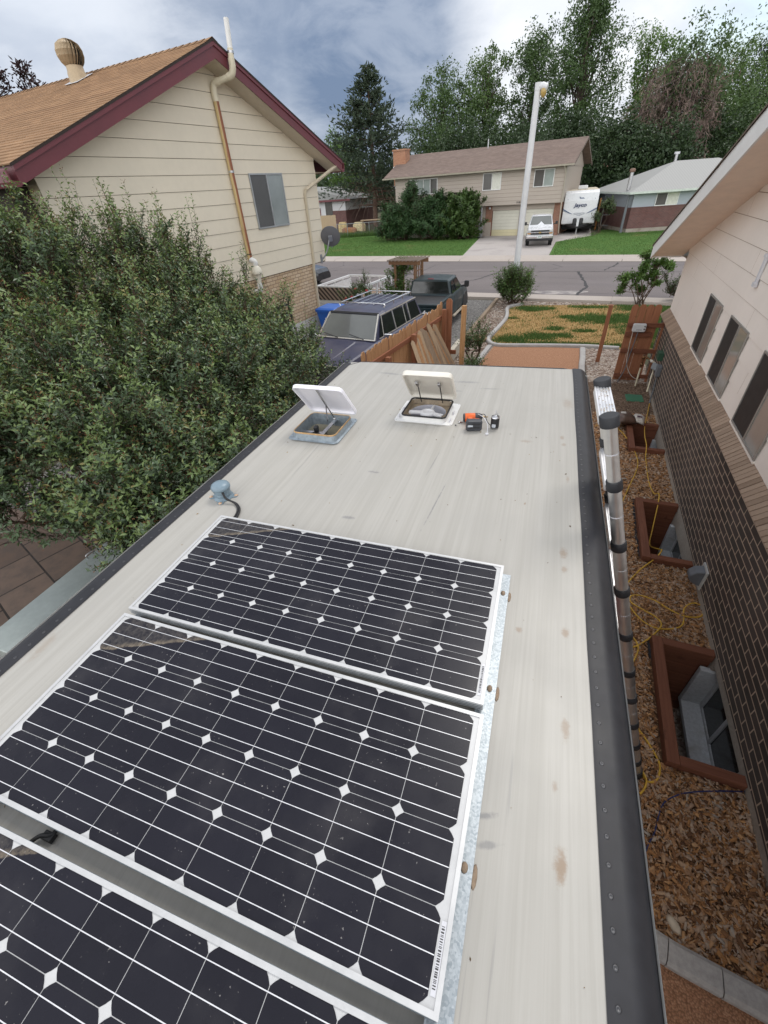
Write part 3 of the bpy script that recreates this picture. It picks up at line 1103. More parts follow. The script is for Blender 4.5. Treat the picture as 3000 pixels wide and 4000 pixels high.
def panel(label, loc, rz):
    root = T('solar_panel', label, 'solar panel', loc, rz, 'solar panels on the camper roof')
    f = G()
    L = .0115
    o, i = [(-HX, -HY), (HX, -HY), (HX, HY), (-HX, HY)], [(-HX + L, -HY + L), (HX - L, -HY + L), (HX - L, HY - L), (-HX + L, HY - L)]
    for k in range(4):
        a, b, c_, d_ = o[k], o[(k + 1) % 4], i[(k + 1) % 4], i[k]
        f.quad((*a, 0), (*b, 0), (*c_, 0), (*d_, 0))
        f.quad((*a, -.036), (*b, -.036), (*b, 0), (*a, 0))
        f.quad((*d_, 0), (*c_, 0), (*c_, -.005), (*d_, -.005))
    f.build('frame', M_frame, root, bevel=.0012)
    sg = G()
    for s, yy in ((-1, -HY), (1, HY)):
        for z in (-.010, -.019, -.028):
            sg.box(-HX + .004, HX - .004, min(yy, yy + s * .0012), max(yy, yy + s * .0012), z - .0022, z)
    sg.build('frame_groove', M_rail, root)
    G().quad((-HX + .006, -HY + .006, -.0042), (HX - .006, -HY + .006, -.0042), (HX - .006, HY - .006, -.0042), (-HX + .006, HY - .006, -.0042)).build('backsheet', M_back, root)
    cg, bg_ = G(), G()
    s, cc = .0782, .0165
    for r_ in range(4):
        for q in range(9):
            cx, cy = (q - 4) * PITCH, (r_ - 1.5) * PITCH
            pts = [(-s + cc, -s), (s - cc, -s), (s - cc * .46, -s + cc * .46), (s, -s + cc), (s, s - cc), (s - cc * .46, s - cc * .46), (s - cc, s), (-s + cc, s), (-s + cc * .46, s - cc * .46), (-s, s - cc), (-s, -s + cc), (-s + cc * .46, -s + cc * .46)]
            cg.poly([(cx + a, cy + b, -.0034) for a, b in pts])
    for r_ in range(4):
        for k in (-.0525, 0, .0525):
            y = (r_ - 1.5) * PITCH + k
            bg_.quad((-4.49 * PITCH, y - .0010, -.0029), (4.49 * PITCH, y - .0010, -.0029), (4.49 * PITCH, y + .0010, -.0029), (-4.49 * PITCH, y + .0010, -.0029))
    cg.build('cell_grid', M_cell, root)
    bg_.build('busbars', M_bus, root)
    # serial sticker with a bar code on the right margin
    lb = G().quad((HX - .024, -HY + .03, -.0028), (HX - .0125, -HY + .03, -.0028), (HX - .0125, -HY + .15, -.0028), (HX - .024, -HY + .15, -.0028)).build('serial_label', M_white, root)
    bc = G()
    y = -HY + .04
    while y < -HY + .14:
        w = random.choice((.0012, .002, .003))
        bc.quad((HX - .0225, y, -.0024), (HX - .0155, y, -.0024), (HX - .0155, y + w, -.0024), (HX - .0225, y + w, -.0024))
        y += w + random.choice((.0012, .0025))
    bc.build('bar_code', M_ink, lb)
    return root


panel('farthest solar panel on the roof, next to the bare roof and the roof vents', (0, 0, PT), 0)
panel('middle solar panel, whole in view between two others on the roof', (.005, -.6825, PT), -.0045)
panel('nearest solar panel on the roof, cut off by the bottom of the picture', (-.005, -1.376, PT), .004)

# galvanised mounting angle under the panels' right ends, bolted down with blobs of sealant
t = NT('galv_spangle')
v = t.coord()
vo = t.voro(v, 190)
sc_ = t.node('ShaderNodeSeparateColor')
t.l.new(vo.outputs['Color'], sc_.inputs[0])
c = t.mix(sc_.outputs[0], (.27, .31, .34), (.44, .48, .51))
M_spangle = t.done(c, 0.42, 0.45)
rail = T('mounting_rail', 'speckled galvanised steel strip along the right ends of the solar panels', 'mounting strip', (0, 0, 0))
g = G().box(.715, .774, -3.0, .335, RZ + .002, RZ + .006)
g.box(.715, .719, -3.0, .333, RZ + .006, RZ + .062 - .036)
g.build('strip', M_spangle, rail)
for y in (.22, -.23, -.74, -1.3):
    b = G().lathe([(.0, .0), (.012, .0), (.011, .004), (.006, .007), (0, .008)], 9, Matrix.Translation((.752, y, RZ + .006)) @ Matrix.Diagonal((.8, 1.1, 1, 1)))
    b.lathe([(.0, .0), (.014, .0), (.012, .003), (0, .004)], 9, Matrix.Translation((.779, y - .01, RZ + .0006)) @ Matrix.Diagonal((.55, 2.0, 1, 1)))
    b.build('sealant_blob', M_sealant, rail)
rail2 = T('mounting_rail', 'grey steel strip hidden along the left ends of the solar panels', 'mounting strip', (0, 0, 0))
G().box(-.72, -.69, -3.0, .31, RZ + .002, RZ + .026).build('strip', M_spangle, rail2)
# pine needles and a loose lead caught between the two nearest panels
t = NT('dry_needle')
M_needle = t.done(t.cramp(t.island(), [(0, (.07, .045, .02)), (.5, (.2, .13, .06)), (1, (.33, .23, .11))]), 0.9)
g = G()
for k in range(260):
    x, y = random.gauss(-.70, .055), random.uniform(-1.06, -1.0)
    a, L = random.uniform(0, 6.28), random.uniform(.02, .06)
    p = Vector((x, y, RZ + random.uniform(.002, .028)))
    q = p + Vector((math.cos(a) * L, math.sin(a) * L * .6, random.uniform(-.006, .01)))
    g.tube([p, q], .0011, 3, caps=False)
setting(g.build('pine_needles', M_needle), 'stuff', 'clump of dry pine needles caught between two solar panels', 'needles')
g = G().tube(smooth_path([(-.42, -1.08, RZ + .012), (-.39, -1.035, RZ + .022), (-.36, -1.02, RZ + .02), (-.35, -.99, RZ + .012), (-.3, -.96, RZ + .01)]), .0065, 7)
g.box(-.385, -.35, -1.036, -1.014, RZ + .003, RZ + .022)
tag(g.build('panel_cable', M_rubber, bevel=.003), 'black cable connector lying in the gap between solar panels', 'cable')

# ------------------------------------------------------------------ roof vents
def vent_lid(name, root, w, L, depth, hinge, ang, mats, thick=.004):
    a = R(ang)
    d, u = Vector((0, math.cos(a), math.sin(a))), Vector((0, math.sin(a), -math.cos(a)))
    h = Vector(hinge)

    def ring(sw, sl, z, r):
        return [h + Vector((x, 0, 0)) + d * (y + L / 2) + u * z for x, y in rrect(sw, sl, r, 4)]
    g = G()
    g.loft([ring(w, L, 0, .035), ring(w, L, depth * .75, .035), ring(w - .012, L - .012, depth, .034), ring(w - .08, L - .08, depth + .012, .03)], smooth=True)
    g.f.pop(-2), g.mi.pop(-2), g.sm.pop(-2)     # open underside
    g.loft([ring(w, L, 0, .035), ring(w - .02, L - .02, 0, .03)], caps=False)
    g.loft([ring(w - .02, L - .02, 0, .03), ring(w - .024, L - .024, depth * .6, .03), ring(w - .09, L - .09, depth * .62, .03)], caps=False, smooth=True)
    rr = ring(w - .09, L - .09, depth * .62, .03)
    g.add(rr, [tuple(range(len(rr)))])
    return g.build(name, mats, root, fix=False), d, u


def vent_base(root, op, flange, h, mf, name='flange', wall=None):
    x0, x1, y0, y1 = op
    cx, cy = (x0 + x1) / 2, (y0 + y1) / 2
    w, l = x1 - x0, y1 - y0
    fx, fy, fw, fl = flange
    Z = RZ

    def ring(W, Lh, z, r, ox=cx, oy=cy):
        return [(ox + a, oy + b, z) for a, b in rrect(W, Lh, r, 4)]
    g = G()
    g.loft([ring(fw, fl, Z, .03, fx, fy), ring(fw, fl, Z + .006, .03, fx, fy), ring(w + .05, l + .05, Z + .009, .04), ring(w + .02, l + .02, Z + .014, .04), ring(w + .008, l + .008, Z + h, .04)], smooth=False, caps=False)
    f = g.build(name, mf, root, fix=False)
    s = []
    for k in range(9):
        for xx, yy in ((fx - fw / 2 + .018 + k * (fw - .036) / 8, fy - fl / 2 + .014), (fx - fw / 2 + .018 + k * (fw - .036) / 8, fy + fl / 2 - .014), (fx - fw / 2 + .014, fy - fl / 2 + .018 + k * (fl - .036) / 8), (fx + fw / 2 - .014, fy - fl / 2 + .018 + k * (fl - .036) / 8)):
            s.append((xx, yy, Z + .006))
    return f, s, ring, cx, cy, w, l


M_cork = mat('yellowed_gasket', (.48, .31, .15), 0.7, var=.3, scale=40)
M_liner = mat('cream_liner', (.42, .39, .3), 0.6, var=.15)
vl = T('roof_vent', 'galvanised roof vent with open white lid on one central arm and orange gasket', 'roof vent', (0, 0, 0), 0, 'roof vents with raised lids')
f, s, ring, cx, cy, w, l = vent_base(vl, LV, (-.685, 1.505, .395, .41), .062, M_galv)
stamp('rivet', RIVET, s, f)
Z = RZ
gk = G()
for z in (.056, .0615):
    gk.tube([Vector(p) for p in ring(w + .008, l + .008, Z + z, .04)] + [Vector(ring(w + .008, l + .008, Z + z, .04)[0])], .0034, 6, caps=False)
gk.build('gasket', M_cork, vl)
G().loft([ring(w + .002, l + .002, Z + .062, .038), ring(w - .002, l - .002, Z - .03, .036)], caps=False).build('inner_wall', M_galv, vl, fix=False)
G().loft([ring(w - .004, l - .004, Z - .03, .036), ring(w - .004, l - .004, Z - .13, .036)], caps=False).build('liner', M_liner, vl, fix=False)
rr = ring(w, l, Z - .13, .036)
G().add(rr, [tuple(range(len(rr)))]).build('screen', M_dark, vl)
g = G().box(cx + .012, cx + .042, y0 := cy - l / 2, cy + l / 2, Z + .015, Z + .022)
g.box(cx + .012, cx + .015, cy - l / 2, cy + l / 2, Z - .01, Z + .015)
g.box(cx - w / 2, cx + .04, cy - .052, cy - .022, Z + .0, Z + .006)
g.box(cx - w / 2, cx + .04, cy - .025, cy - .022, Z - .02, Z)
g.build('cross_bar', M_alu, vl)
g = G().lathe([(.0, .0), (.019, .0), (.019, .05), (.016, .055), (0, .055)], 12, Matrix.Translation((cx - .035, cy - .045, Z + .006)))
m = g.build('fan_motor', M_black, vl)
G().lathe([(.02, 0), (.02, .012)], 12, Matrix.Translation((cx - .035, cy - .045, Z + .0))).build('collar', M_steel, m)
g = G().tube(smooth_path([(cx - .04, cy - .06, Z + .02), (cx - .09, cy - .11, Z + .012), (cx - .06, cy - .14, Z - .01), (cx + .01, cy - .12, Z)]), .004, 5)
g.build('motor_wire', M_rubber, vl)
lid, d, u = vent_lid('lid', vl, .385, .365, .032, (cx + .005, 1.668, Z + .058), 130, mat('lavender_white_lid', (.86, .85, .91), .35, var=.02))
hp = Vector((cx + .04, 1.60, Z + .045))
tp = Vector((cx - .01, 1.668, Z + .058)) + d * .33 + u * .018
g = G().bar(hp, hp.lerp(tp, .55), .012, .004)
g.bar(hp.lerp(tp, .5), tp, .018, .006)
g.bar(hp + Vector((-.05, -.03, -.01)), hp.lerp(tp, .5), .008, .004)
g.lathe([(.012, -.008), (.012, .008)], 8, Matrix.Translation(hp) @ Matrix.Rotation(R(90), 4, 'Y'))
g.build('support_arm', M_steel, vl)

M_yellowed = mat('aged_white_plastic', (.74, .705, .63), 0.4, var=.06, scale=4)
M_fan = mat('grey_fan_plastic', (.56, .56, .62), 0.4, var=.06)
vr = T('roof_vent', 'white plastic roof vent with fan ring, lid held open on two thin struts', 'roof vent', (0, 0, 0), 0, 'roof vents with raised lids')
f, s, ring, cx, cy, w, l = vent_base(vr, RV, (.012, 1.935, .445, .39), .05, mat('white_flange', (.70, .695, .68), .4, var=.04))
stamp('rivet', RIVET, s, f)
for x, y in ((-.185, 1.80), (-.185, 1.93), (.21, 1.80), (.21, 1.93)):
    G().box(x - .006, x + .006, y - .012, y + .012, Z + .006, Z + .03).build('clip', M_white, f, bevel=.002)
rr0 = ring(w + .012, l + .012, Z + .052, .03)
gk = G().tube([Vector(p) for p in rr0] + [Vector(rr0[0])], .0065, 6, caps=False)
gk.build('gasket', M_rubber, vr)
G().loft([ring(w + .006, l + .006, Z + .05, .03), ring(w - .01, l - .01, Z + .012, .03)], caps=False).build('inner_wall', mat('grimy_plastic', (.30, .24, .17), .6, var=.3, scale=18), vr, fix=False)
g = G()
n = 28
circ = [(cx + .138 * math.cos(2 * math.pi * k / n), cy + .138 * math.sin(2 * math.pi * k / n)) for k in range(n)]
sq = []
for k in range(n):
    a = 2 * math.pi * k / n
    ca, sa = math.cos(a), math.sin(a)
    m_ = min((w / 2 - .006) / max(abs(ca), 1e-6), (l / 2 - .006) / max(abs(sa), 1e-6))
    sq.append((cx + ca * m_, cy + sa * m_))
g.loft([[(x, y, Z + .013) for x, y in sq], [(x, y, Z + .016) for x, y in circ]], caps=False)
g.build('shroud_plate', MATS['grimy_plastic'], vr, fix=False)
G().loft([[(x, y, Z + .016) for x, y in circ], [(x, y, Z - .09) for x, y in circ]], caps=False, smooth=True).build('fan_ring', M_fan, vr, fix=False)
G().add([(x, y, Z - .09) for x, y in circ], [tuple(range(n))]).build('screen', M_dark, vr)
g = G().lathe([(.055, -.03), (.058, .022), (.052, .036), (.035, .038), (.032, .03), (0, .03)], 20, Matrix.Translation((cx + .005, cy - .03, Z)), caps=False)
for a in (198, 330):
    e = Vector((cx + .145 * math.cos(R(a)), cy + .145 * math.sin(R(a)), Z + .014))
    g.bar(Vector((cx + .005, cy - .03, Z + .026)), e + Vector((0, 0, .012)), .040, .014)
g.bar(Vector((cx + .005, cy, Z + .005)), Vector((cx + .02, cy + .14, Z + .012)), .014, .01)
g.build('fan_hub', mat('white_hub', (.74, .74, .76), .35, var=.03), vr, bevel=.002)
lid, d, u = vent_lid('lid', vr, .372, .37, .04, (cx + .003, 2.085, Z + .055), 133, M_yellowed)
for sx in (-1, 1):
    b = Vector((cx + sx * .085, 2.045, Z + .04))
    e = Vector((cx + sx * .085 - .004, 2.085, Z + .055)) + d * .235 + u * .012
    g = G().tube([b, e], .0042, 6)
    g.build('strut', M_black, vr)
    g = G().bar(e + d * .03 - u * .012, e - d * .03 - u * .004, .02, .02)
    g.build('strut_bracket', M_steel, vr, bevel=.003)

# ------------------------------------------------------------------ cable gland with leads
M_bluegrey = mat('blue_grey_plastic', (.19, .26, .31), 0.35, var=.08)
cg = T('cable_gland', 'round blue grey plastic roof cap screwed down near the left roof edge', 'roof cap', (-.905, .555, RZ))
pr = [(.0, .0), (.058, .0), (.058, .005), (.046, .007), (.045, .022), (.049, .026), (.044, .031), (.044, .042), (.049, .046), (.044, .052), (.044, .060), (.055, .064), (.056, .076), (.050, .088), (.036, .097), (.018, .101), (0, .102)]
G().lathe(pr, 24).build('cap', M_bluegrey, cg)
fl = G()
for k in range(4):
    a = R(20 + 90 * k)
    fl.prism(rrect(.045, .036, .014, 3), (.062 * math.cos(a), .062 * math.sin(a), 0), (math.cos(a), math.sin(a), 0), (-math.sin(a), math.cos(a), 0), (0, 0, .005))
fl.build('flange', M_bluegrey, cg)
M_pale_sealant = mat('pale_sealant', (.55, .38, .26), .7, var=.2, scale=50)
for k in range(4):
    a = R(20 + 90 * k)
    G().lathe([(0, 0), (.013, 0), (.011, .004), (0, .007)], 8, Matrix.Translation((.074 * math.cos(a), .074 * math.sin(a), .004))).build('sealant_blob', M_pale_sealant, cg)
for o in (0, .013):
    g = G().tube(smooth_path([(-.875 + o * .4, .525 - o * .6, RZ + .06), (-.85 + o * .6, .51 - o * .5, RZ + .03), (-.79 + o, .50, RZ + .011), (-.742 + o, .46, RZ + .008), (-.718 + o, .40, RZ + .008), (-.712 + o, .32, RZ + .008), (-.70 + o, .25, RZ + .008)]), .0055, 8)
    tag(g.build('panel_cable', M_rubber), 'black lead running from the round roof cap to the farthest panel, ' + ('inner' if o else 'outer') + ' of the pair', 'cable', 'twin leads of the roof cap')

# ------------------------------------------------------------------ tools left on the roof
M_orange = mat('orange_plastic', (.75, .14, .025), 0.4, var=.08)
M_dgrey = mat('dark_grey_plastic', (.045, .047, .055), 0.5, var=.15)
dr = T('impact_driver', 'orange and black cordless impact driver lying on its side by the right vent', 'power tool', (.385, 1.80, RZ), R(14))
ax = Matrix.Translation((-.065, .05, .034)) @ Matrix.Rotation(R(90), 4, 'Y')
G().lathe([(0, 0), (.026, 0), (.030, .006), (.031, .05), (.031, .075)], 16, ax).build('motor_housing', M_orange, dr)
G().lathe([(.0305, .0), (.031, .02), (.026, .04), (.018, .052), (0, .052)], 16, ax @ Matrix.Translation((0, 0, .075))).build('gear_housing', M_dgrey, dr)
G().lathe([(.0275, -.008), (.0285, -.004), (.0285, .01), (.0, .01)], 16, ax, caps=False).build('rear_cap', M_dgrey, dr)
G().lathe([(0, 0), (.009, 0), (.010, .012), (.006, .018), (.0035, .019), (.0035, .04), (0, .044)], 10, ax @ Matrix.Translation((0, 0, .127))).build('bit_holder', mat('brass', (.5, .32, .1), .35, .9), dr)
g = G().loft([[(-.028 + x, .03 - i * .042, .032 + z) for x, z in rrect(.044 - .006 * (i == 1), .036 - .004 * (i == 1), .014, 3)] for i in range(3)], smooth=True)
g.build('handle', M_orange, dr)
g = G().loft([[(-.03 + x, .018 - i * .035, .033 + z) for x, z in rrect(.046, .028, .012, 3)] for i in range(2)], smooth=True)
g.build('grip', M_dgrey, dr)
g = G().loft([[(-.012 + x, y, .04 + z) for x, z in rrect(W, H, .012, 3)] for y, W, H in ((-.045, .062, .056), (-.055, .098, .07), (-.066, .104, .074))], smooth=False)
g.build('foot', M_orange, dr)
bt = G().loft([[(-.010 + x, y, .04 + z) for x, z in rrect(W, H, .014, 3)] for y, W, H in ((-.066, .108, .076), (-.10, .112, .078), (-.112, .104, .070))], smooth=False).build('battery', M_dgrey, dr, bevel=.003)
g = G()
for z, x0, x1 in ((.03, -.045, .03), (.055, -.03, .03)):
    g.box(x0, x1, -.1145, -.1125, z - .006, z + .006)
g.build('battery_rib', M_black, bt)
g = G().box(-.055, -.02, -.1145, -.113, .036, .05)
g.build('battery_label', mat('pale_sticker', (.5, .53, .58), .5), bt)
mt = T('vent_motor', 'small black electric motor standing upright on its end, shaft up', 'motor', (.535, 1.772, RZ))
G().lathe([(0, 0), (.028, 0), (.029, .004), (.029, .012)], 20).build('end_cap', M_steel, mt)
G().lathe([(.0295, .010), (.0295, .082)], 20, caps=True).build('can', M_black, mt)
G().lathe([(.0295, .082), (.028, .09), (.012, .092), (.010, .098), (0, .098)], 20, caps=False).build('top_cap', M_alu, mt)
G().lathe([(.0035, .09), (.0035, .135), (0, .136)], 8).build('shaft', M_steel, mt)
g = G()
for a in (60, 240):
    g.lathe([(.0025, .09), (.0025, .11), (0, .11)], 6, Matrix.Translation((.02 * math.cos(R(a)), .02 * math.sin(R(a)), 0)))
g.build('stud', M_steel, mt)
mt.children[1].data.update()
G().prism(rrect(.026, .024, .003, 2), (-.004, -.0302, .03), (1, 0, 0), (0, 0, 1), (0, .002, 0)).build('motor_label', mat('pale_sticker', (.5, .53, .58), .5), mt)
g = G().tube(smooth_path([(.507, 1.768, RZ + .02), (.48, 1.775, RZ + .045), (.455, 1.80, RZ + .085), (.42, 1.775, RZ + .088), (.41, 1.79, RZ + .086)]), .0025, 5)
g.tube(smooth_path([(.41, 1.79, RZ + .088), (.45, 1.755, RZ + .086), (.487, 1.715, RZ + .06), (.497, 1.69, RZ + .02), (.497, 1.665, RZ + .006)]), .003, 5, m=1)
g.box(.487, .507, 1.652, 1.668, RZ + .001, RZ + .011, 1)
tag(g.build('motor_wire', [M_rubber, M_white]), 'white and black wires draped from the motor over the driver battery', 'wire')
g = G().lathe([(0, 0), (.007, 0), (.007, .012), (.0045, .013), (.0045, .03), (0, .031)], 8, Matrix.Translation((.272, 1.80, RZ + .0075)) @ Matrix.Rotation(R(90), 4, 'Y'))
tag(g.build('bit_socket', M_alu), 'small silver nut driver bit on the roof beside the right vent', 'driver bit')
g = G().lathe([(0, 0), (.006, 0), (.005, .003), (.002, .004), (.002, .016), (0, .018)], 8, Matrix.Translation((.258, 1.752, RZ + .006)) @ Matrix.Rotation(R(75), 4, 'Y') @ Matrix.Rotation(.4, 4, 'X'))
tag(g.build('screw', M_screw), 'tiny dark screw lying on the roof near the silver bit', 'screw')

# ------------------------------------------------------------------ telescopic ladder leaning on the right edge
M_stile = mat('satin_aluminium', (.70, .69, .68), 0.36, 0.9, var=.1, scale=5)
M_rung = mat('bright_aluminium', (.78, .78, .79), 0.35, .75, var=.05)
M_collar = mat('ladder_collar', (.022, .023, .027), 0.6, var=.15)
M_muddy = mat('muddy_rung', (.62, .57, .52), 0.6, .3, var=.2, scale=40)
lad = T('telescopic_ladder', 'silver telescopic ladder with black collars leaning on the camper side', 'ladder', (0, 0, 0))
top0, foot0 = Vector((1.075, .85, 3.045)), Vector((2.005, .85, 0.02))
ax = (top0 - foot0).normalized()
LEN = (top0 - foot0).length
nrm = Vector((ax.z, 0, -ax.x))
ang = math.atan2(ax.x, ax.z)
marks = [0] + [LEN - (top0 - Vector(p)).length for p in ((1.947, .85, .226), (1.872, .85, .454), (1.781, .85, .723), (1.686, .85, 1.025), (1.593, .85, 1.304), (1.485, .85, 1.647), (1.378, .85, 2.007), (1.283, .85, 2.329), (1.17, .85, 2.692))] + [LEN - .03]
sep = .44
for sy in (0, 1):
    off = Vector((0, sep * sy, 0))
    for i in range(len(marks) - 1):
        r_ = .044 - .0016 * i
        a, b = foot0 + off + ax * marks[i], foot0 + off + ax * marks[i + 1]
        st_ = G().tube([a, b], r_, 20).build('stile_section', M_stile, lad)
        mid = a.lerp(b, .52)
        G().tube([mid, mid + ax * .006], r_ + .0006, 20, caps=False).build('latch_line', M_white, st_)
        if i:
            G().tube([a - ax * .028, a - ax * .022, a + ax * .022, a + ax * .028], [r_ + .003, r_ + .0075, r_ + .0075, r_ + .004], 20).build('collar', M_collar, lad)
    e = foot0 + off + ax * LEN
    G().tube([e - ax * .05, e - ax * .004, e], [r_ + .011, r_ + .012, r_ + .006], 20).build('end_cap', M_collar, lad)
    G().tube([foot0 + off - ax * .025, foot0 + off + ax * .06], .053, 16).build('foot', M_rubber, lad)
M4 = Matrix((( nrm.x, 0, ax.x, 0), (0, 1, 0, 0), (nrm.z, 0, ax.z, 0), (0, 0, 0, 1)))
for i, mk in enumerate(marks[1:]):
    p = foot0 + ax * (mk - (.025 if i < len(marks) - 2 else -.0))
    g = G()
    w_, h_ = .074, .034
    prof = [(-w_ / 2, -h_), (w_ / 2, -h_), (w_ / 2, -.003)]
    for k in range(6):
        x = w_ / 2 - k * w_ / 5.5
        prof += [(x - .002, 0), (x - .009, 0), (x - .011, -.004)]
    prof = [q for q in prof if q[0] > -w_ / 2 - .004] + [(-w_ / 2, -.003)]
    # ribbed tread: profile in the (horizontal, up) plane
    g.prism(prof, p + Vector((0, .03, .0)), (1, 0, 0), (0, 0, 1), (0, sep - .06, 0), 0)
    r_ = g.build('rung', M_rung, lad, bevel=0)
    if i == len(marks) - 2:
        sp_ = G()
        for k in range(34):
            y = random.uniform(.06, sep - .06)
            x = random.choice((-.026, -.013, 0, .013, .026)) + random.uniform(-.002, .002)
            L = random.uniform(.004, .012)
            sp_.quad(p + Vector((x - .0028, y, .0012)), p + Vector((x + .0028, y, .0012)), p + Vector((x + .0025, y + L, .0012)), p + Vector((x - .0025, y + L, .0012)))
        sp_.build('dried_mud', mat('mud', (.4, .32, .24), .9, var=.3, scale=80), r_)

# grit and leaf crumbs blown over the roof
g = G()
for k in range(150):
    x, y = random.uniform(-.98, 1.05), random.uniform(-1.0, 3.0)
    if abs(x) < .78 and y < .4:
        continue
    a, L = random.uniform(0, 6.28), random.choice((.002, .003, .004, .008))
    c_, s_ = math.cos(a) * L, math.sin(a) * L
    g.add([(x - c_, y - s_, RZ + .001), (x + s_ * .5, y - c_ * .5, RZ + .001), (x + c_, y + s_, RZ + .0025), (x - s_ * .5, y + c_ * .5, RZ + .003)], [(0, 1, 2), (0, 2, 3)])
setting(g.build('roof_grit', M_needle), 'stuff', 'grit and leaf crumbs scattered over the cream camper roof', 'grit')

# ================================================================== THE TWO HOUSES beside the camper
M_sidL = mat('cream_siding', (.70, .63, .50), 0.55, var=.035, scale=1.2, bump=.05, bscale=60)
M_sidR = mat('white_siding', (.83, .765, .70), 0.55, var=.03, scale=1.2, bump=.05, bscale=60)
M_seam = mat('grimy_seam', (.12, .075, .045), 0.9, var=.3)
M_maroon = mat('maroon_paint', (.14, .034, .042), 0.45, var=.08, scale=2)
M_soffit = mat('cream_soffit', (.62, .55, .44), 0.7, var=.04)
M_bronze = mat('dark_edge', (.03, .02, .016), 0.8)
M_brickT = brick_mat('tan_brick', (.58, .40, .23), (.72, .56, .38), (.26, .16, .09), .235, .084, .0085, bump=.4)
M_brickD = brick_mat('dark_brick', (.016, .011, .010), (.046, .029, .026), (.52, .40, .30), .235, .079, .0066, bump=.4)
M_foundL = concrete('painted_foundation', (.58, .57, .54), (.4, .36, .3), 2.0, .3)
M_winalu = mat('window_aluminium', (.42, .43, .44), 0.4, .7, var=.08)
M_glassD = glass_mat('dark_screened_glass', (.028, .028, .03), .45, .2)
M_glassL = glass_mat('curtained_glass', (.20, .23, .235), .05, .7)
M_glassR = glass_mat('painted_reflection_glass', (.27, .25, .225), .05, .8)  # pale reflection put into the pane's base colour
M_pvc = mat('yellowed_pvc', (.62, .56, .42), 0.45, var=.08, scale=3)
t = NT('stained_pipe')
v = t.coord()
sp = t.node('ShaderNodeSeparateXYZ')
t.l.new(t.tc.outputs['Object'], sp.inputs[0])
n = t.noise(t.coord(scale=(30, 30, 1.1)), 1.0, 5)
c = t.mix(t.ramp(t.math('ADD', t.math('MULTIPLY', t.math('ADD', t.math('ADD', sp.outputs[1], 3.46), t.math('SUBTRACT', sp.outputs[0], .07)), 9.0), t.math('MULTIPLY', n, 1.1)), .35, .72), (.56, .42, .20), (.25, .085, .035))
M_pipe = t.done(c, .45)


def shingle(name, c1, c2, c3):
    t = NT(name)
    v = t.coord()
    isl = t.island()
    n = t.noise(v, 3.0, 6)
    tab = t.node('ShaderNodeTexBrick')
    t.l.new(v, tab.inputs['Vector'])
    for k, val in (('Scale', 1.0), ('Brick Width', .33), ('Row Height', .14), ('Mortar Size', .004)):
        tab.inputs[k].default_value = val
    tab.inputs['Color1'].default_value = (.75, .75, .75, 1)
    tab.inputs['Color2'].default_value = (1.15, 1.15, 1.15, 1)
    tab.inputs['Mortar'].default_value = (.45, .45, .45, 1)
    c = t.mix(t.math('ADD', t.math('MULTIPLY', isl, .35), t.math('MULTIPLY', n, .65)), c1, c2)
    c = t.mix(t.ramp(t.noise(v, 1.1, 4), .5, .75), c, c3)
    c = t.mix(.6, c, tab.outputs['Color'], 'MULTIPLY')
    t.bump(t.noise(v, 90, 3), .4, .004)
    return t.done(c, .92, 0, .2)


def siding_wall(name, m, prof, t0, t1, z0, step, parent, gap=.007, out=.012, joints=False, seam=None):
    """lap siding on the plane X=0: boards from t0 to t1 under the roof line prof(t); cuts are window openings (ta,tb,za,zb)"""
    g, bk, jt = G(), G(), G()
    z = z0
    ts = np.linspace(t0, t1, 121)
    top = np.array([prof(x) for x in ts])
    zmax = top.max()
    while z < zmax:
        zt = min(z + step - gap, zmax)
        run = []
        for i, x in enumerate(ts):
            hi = min(zt, top[i])
            blocked = hi <= z + .004
            if not blocked:
                run.append((x, hi))
            if (blocked or i == len(ts) - 1) and len(run) > 1:
                for (xa, ha), (xb, hb) in zip(run[:-1], run[1:]):
                    oa = out * (1 - (ha - z) / step)
                    ob = out * (1 - (hb - z) / step)
                    g.quad((out, xa, z), (out, xb, z), (ob, xb, hb), (oa, xa, ha))
                (xa, _), (xb, _) = run[0], run[-1]
                bj = t1 - 3.66 * (.15 + .35 * (int(round((z - z0) / step)) * 7 % 5) / 2)
                while joints and bj > t0:
                    if xa + .05 < bj < xb - .05:
                        hj = min(zt, prof(bj)) - .004
                        oj = out * (1 - (hj - z) / step) + .0012
                        jt.quad((out + .0012, bj - .0022, z), (out + .0012, bj + .0022, z), (oj, bj + .0022, hj), (oj, bj - .0022, hj))
                    bj -= 3.66
                g.quad((-.02, xa, z), (-.02, xb, z), (out, xb, z), (out, xa, z))
                run = []
        z += step
    n = len(ts)
    for i in range(n - 1):
        bk.quad((-.006, ts[i], z0 - .02), (-.006, ts[i + 1], z0 - .02), (-.006, ts[i + 1], top[i + 1]), (-.006, ts[i], top[i]))
    w = g.build(name, m, parent, fix=False)
    bk.build('seam_backing', seam or M_seam, w)
    jt.build('joint', seam or M_seam, w, fix=False)
    return w


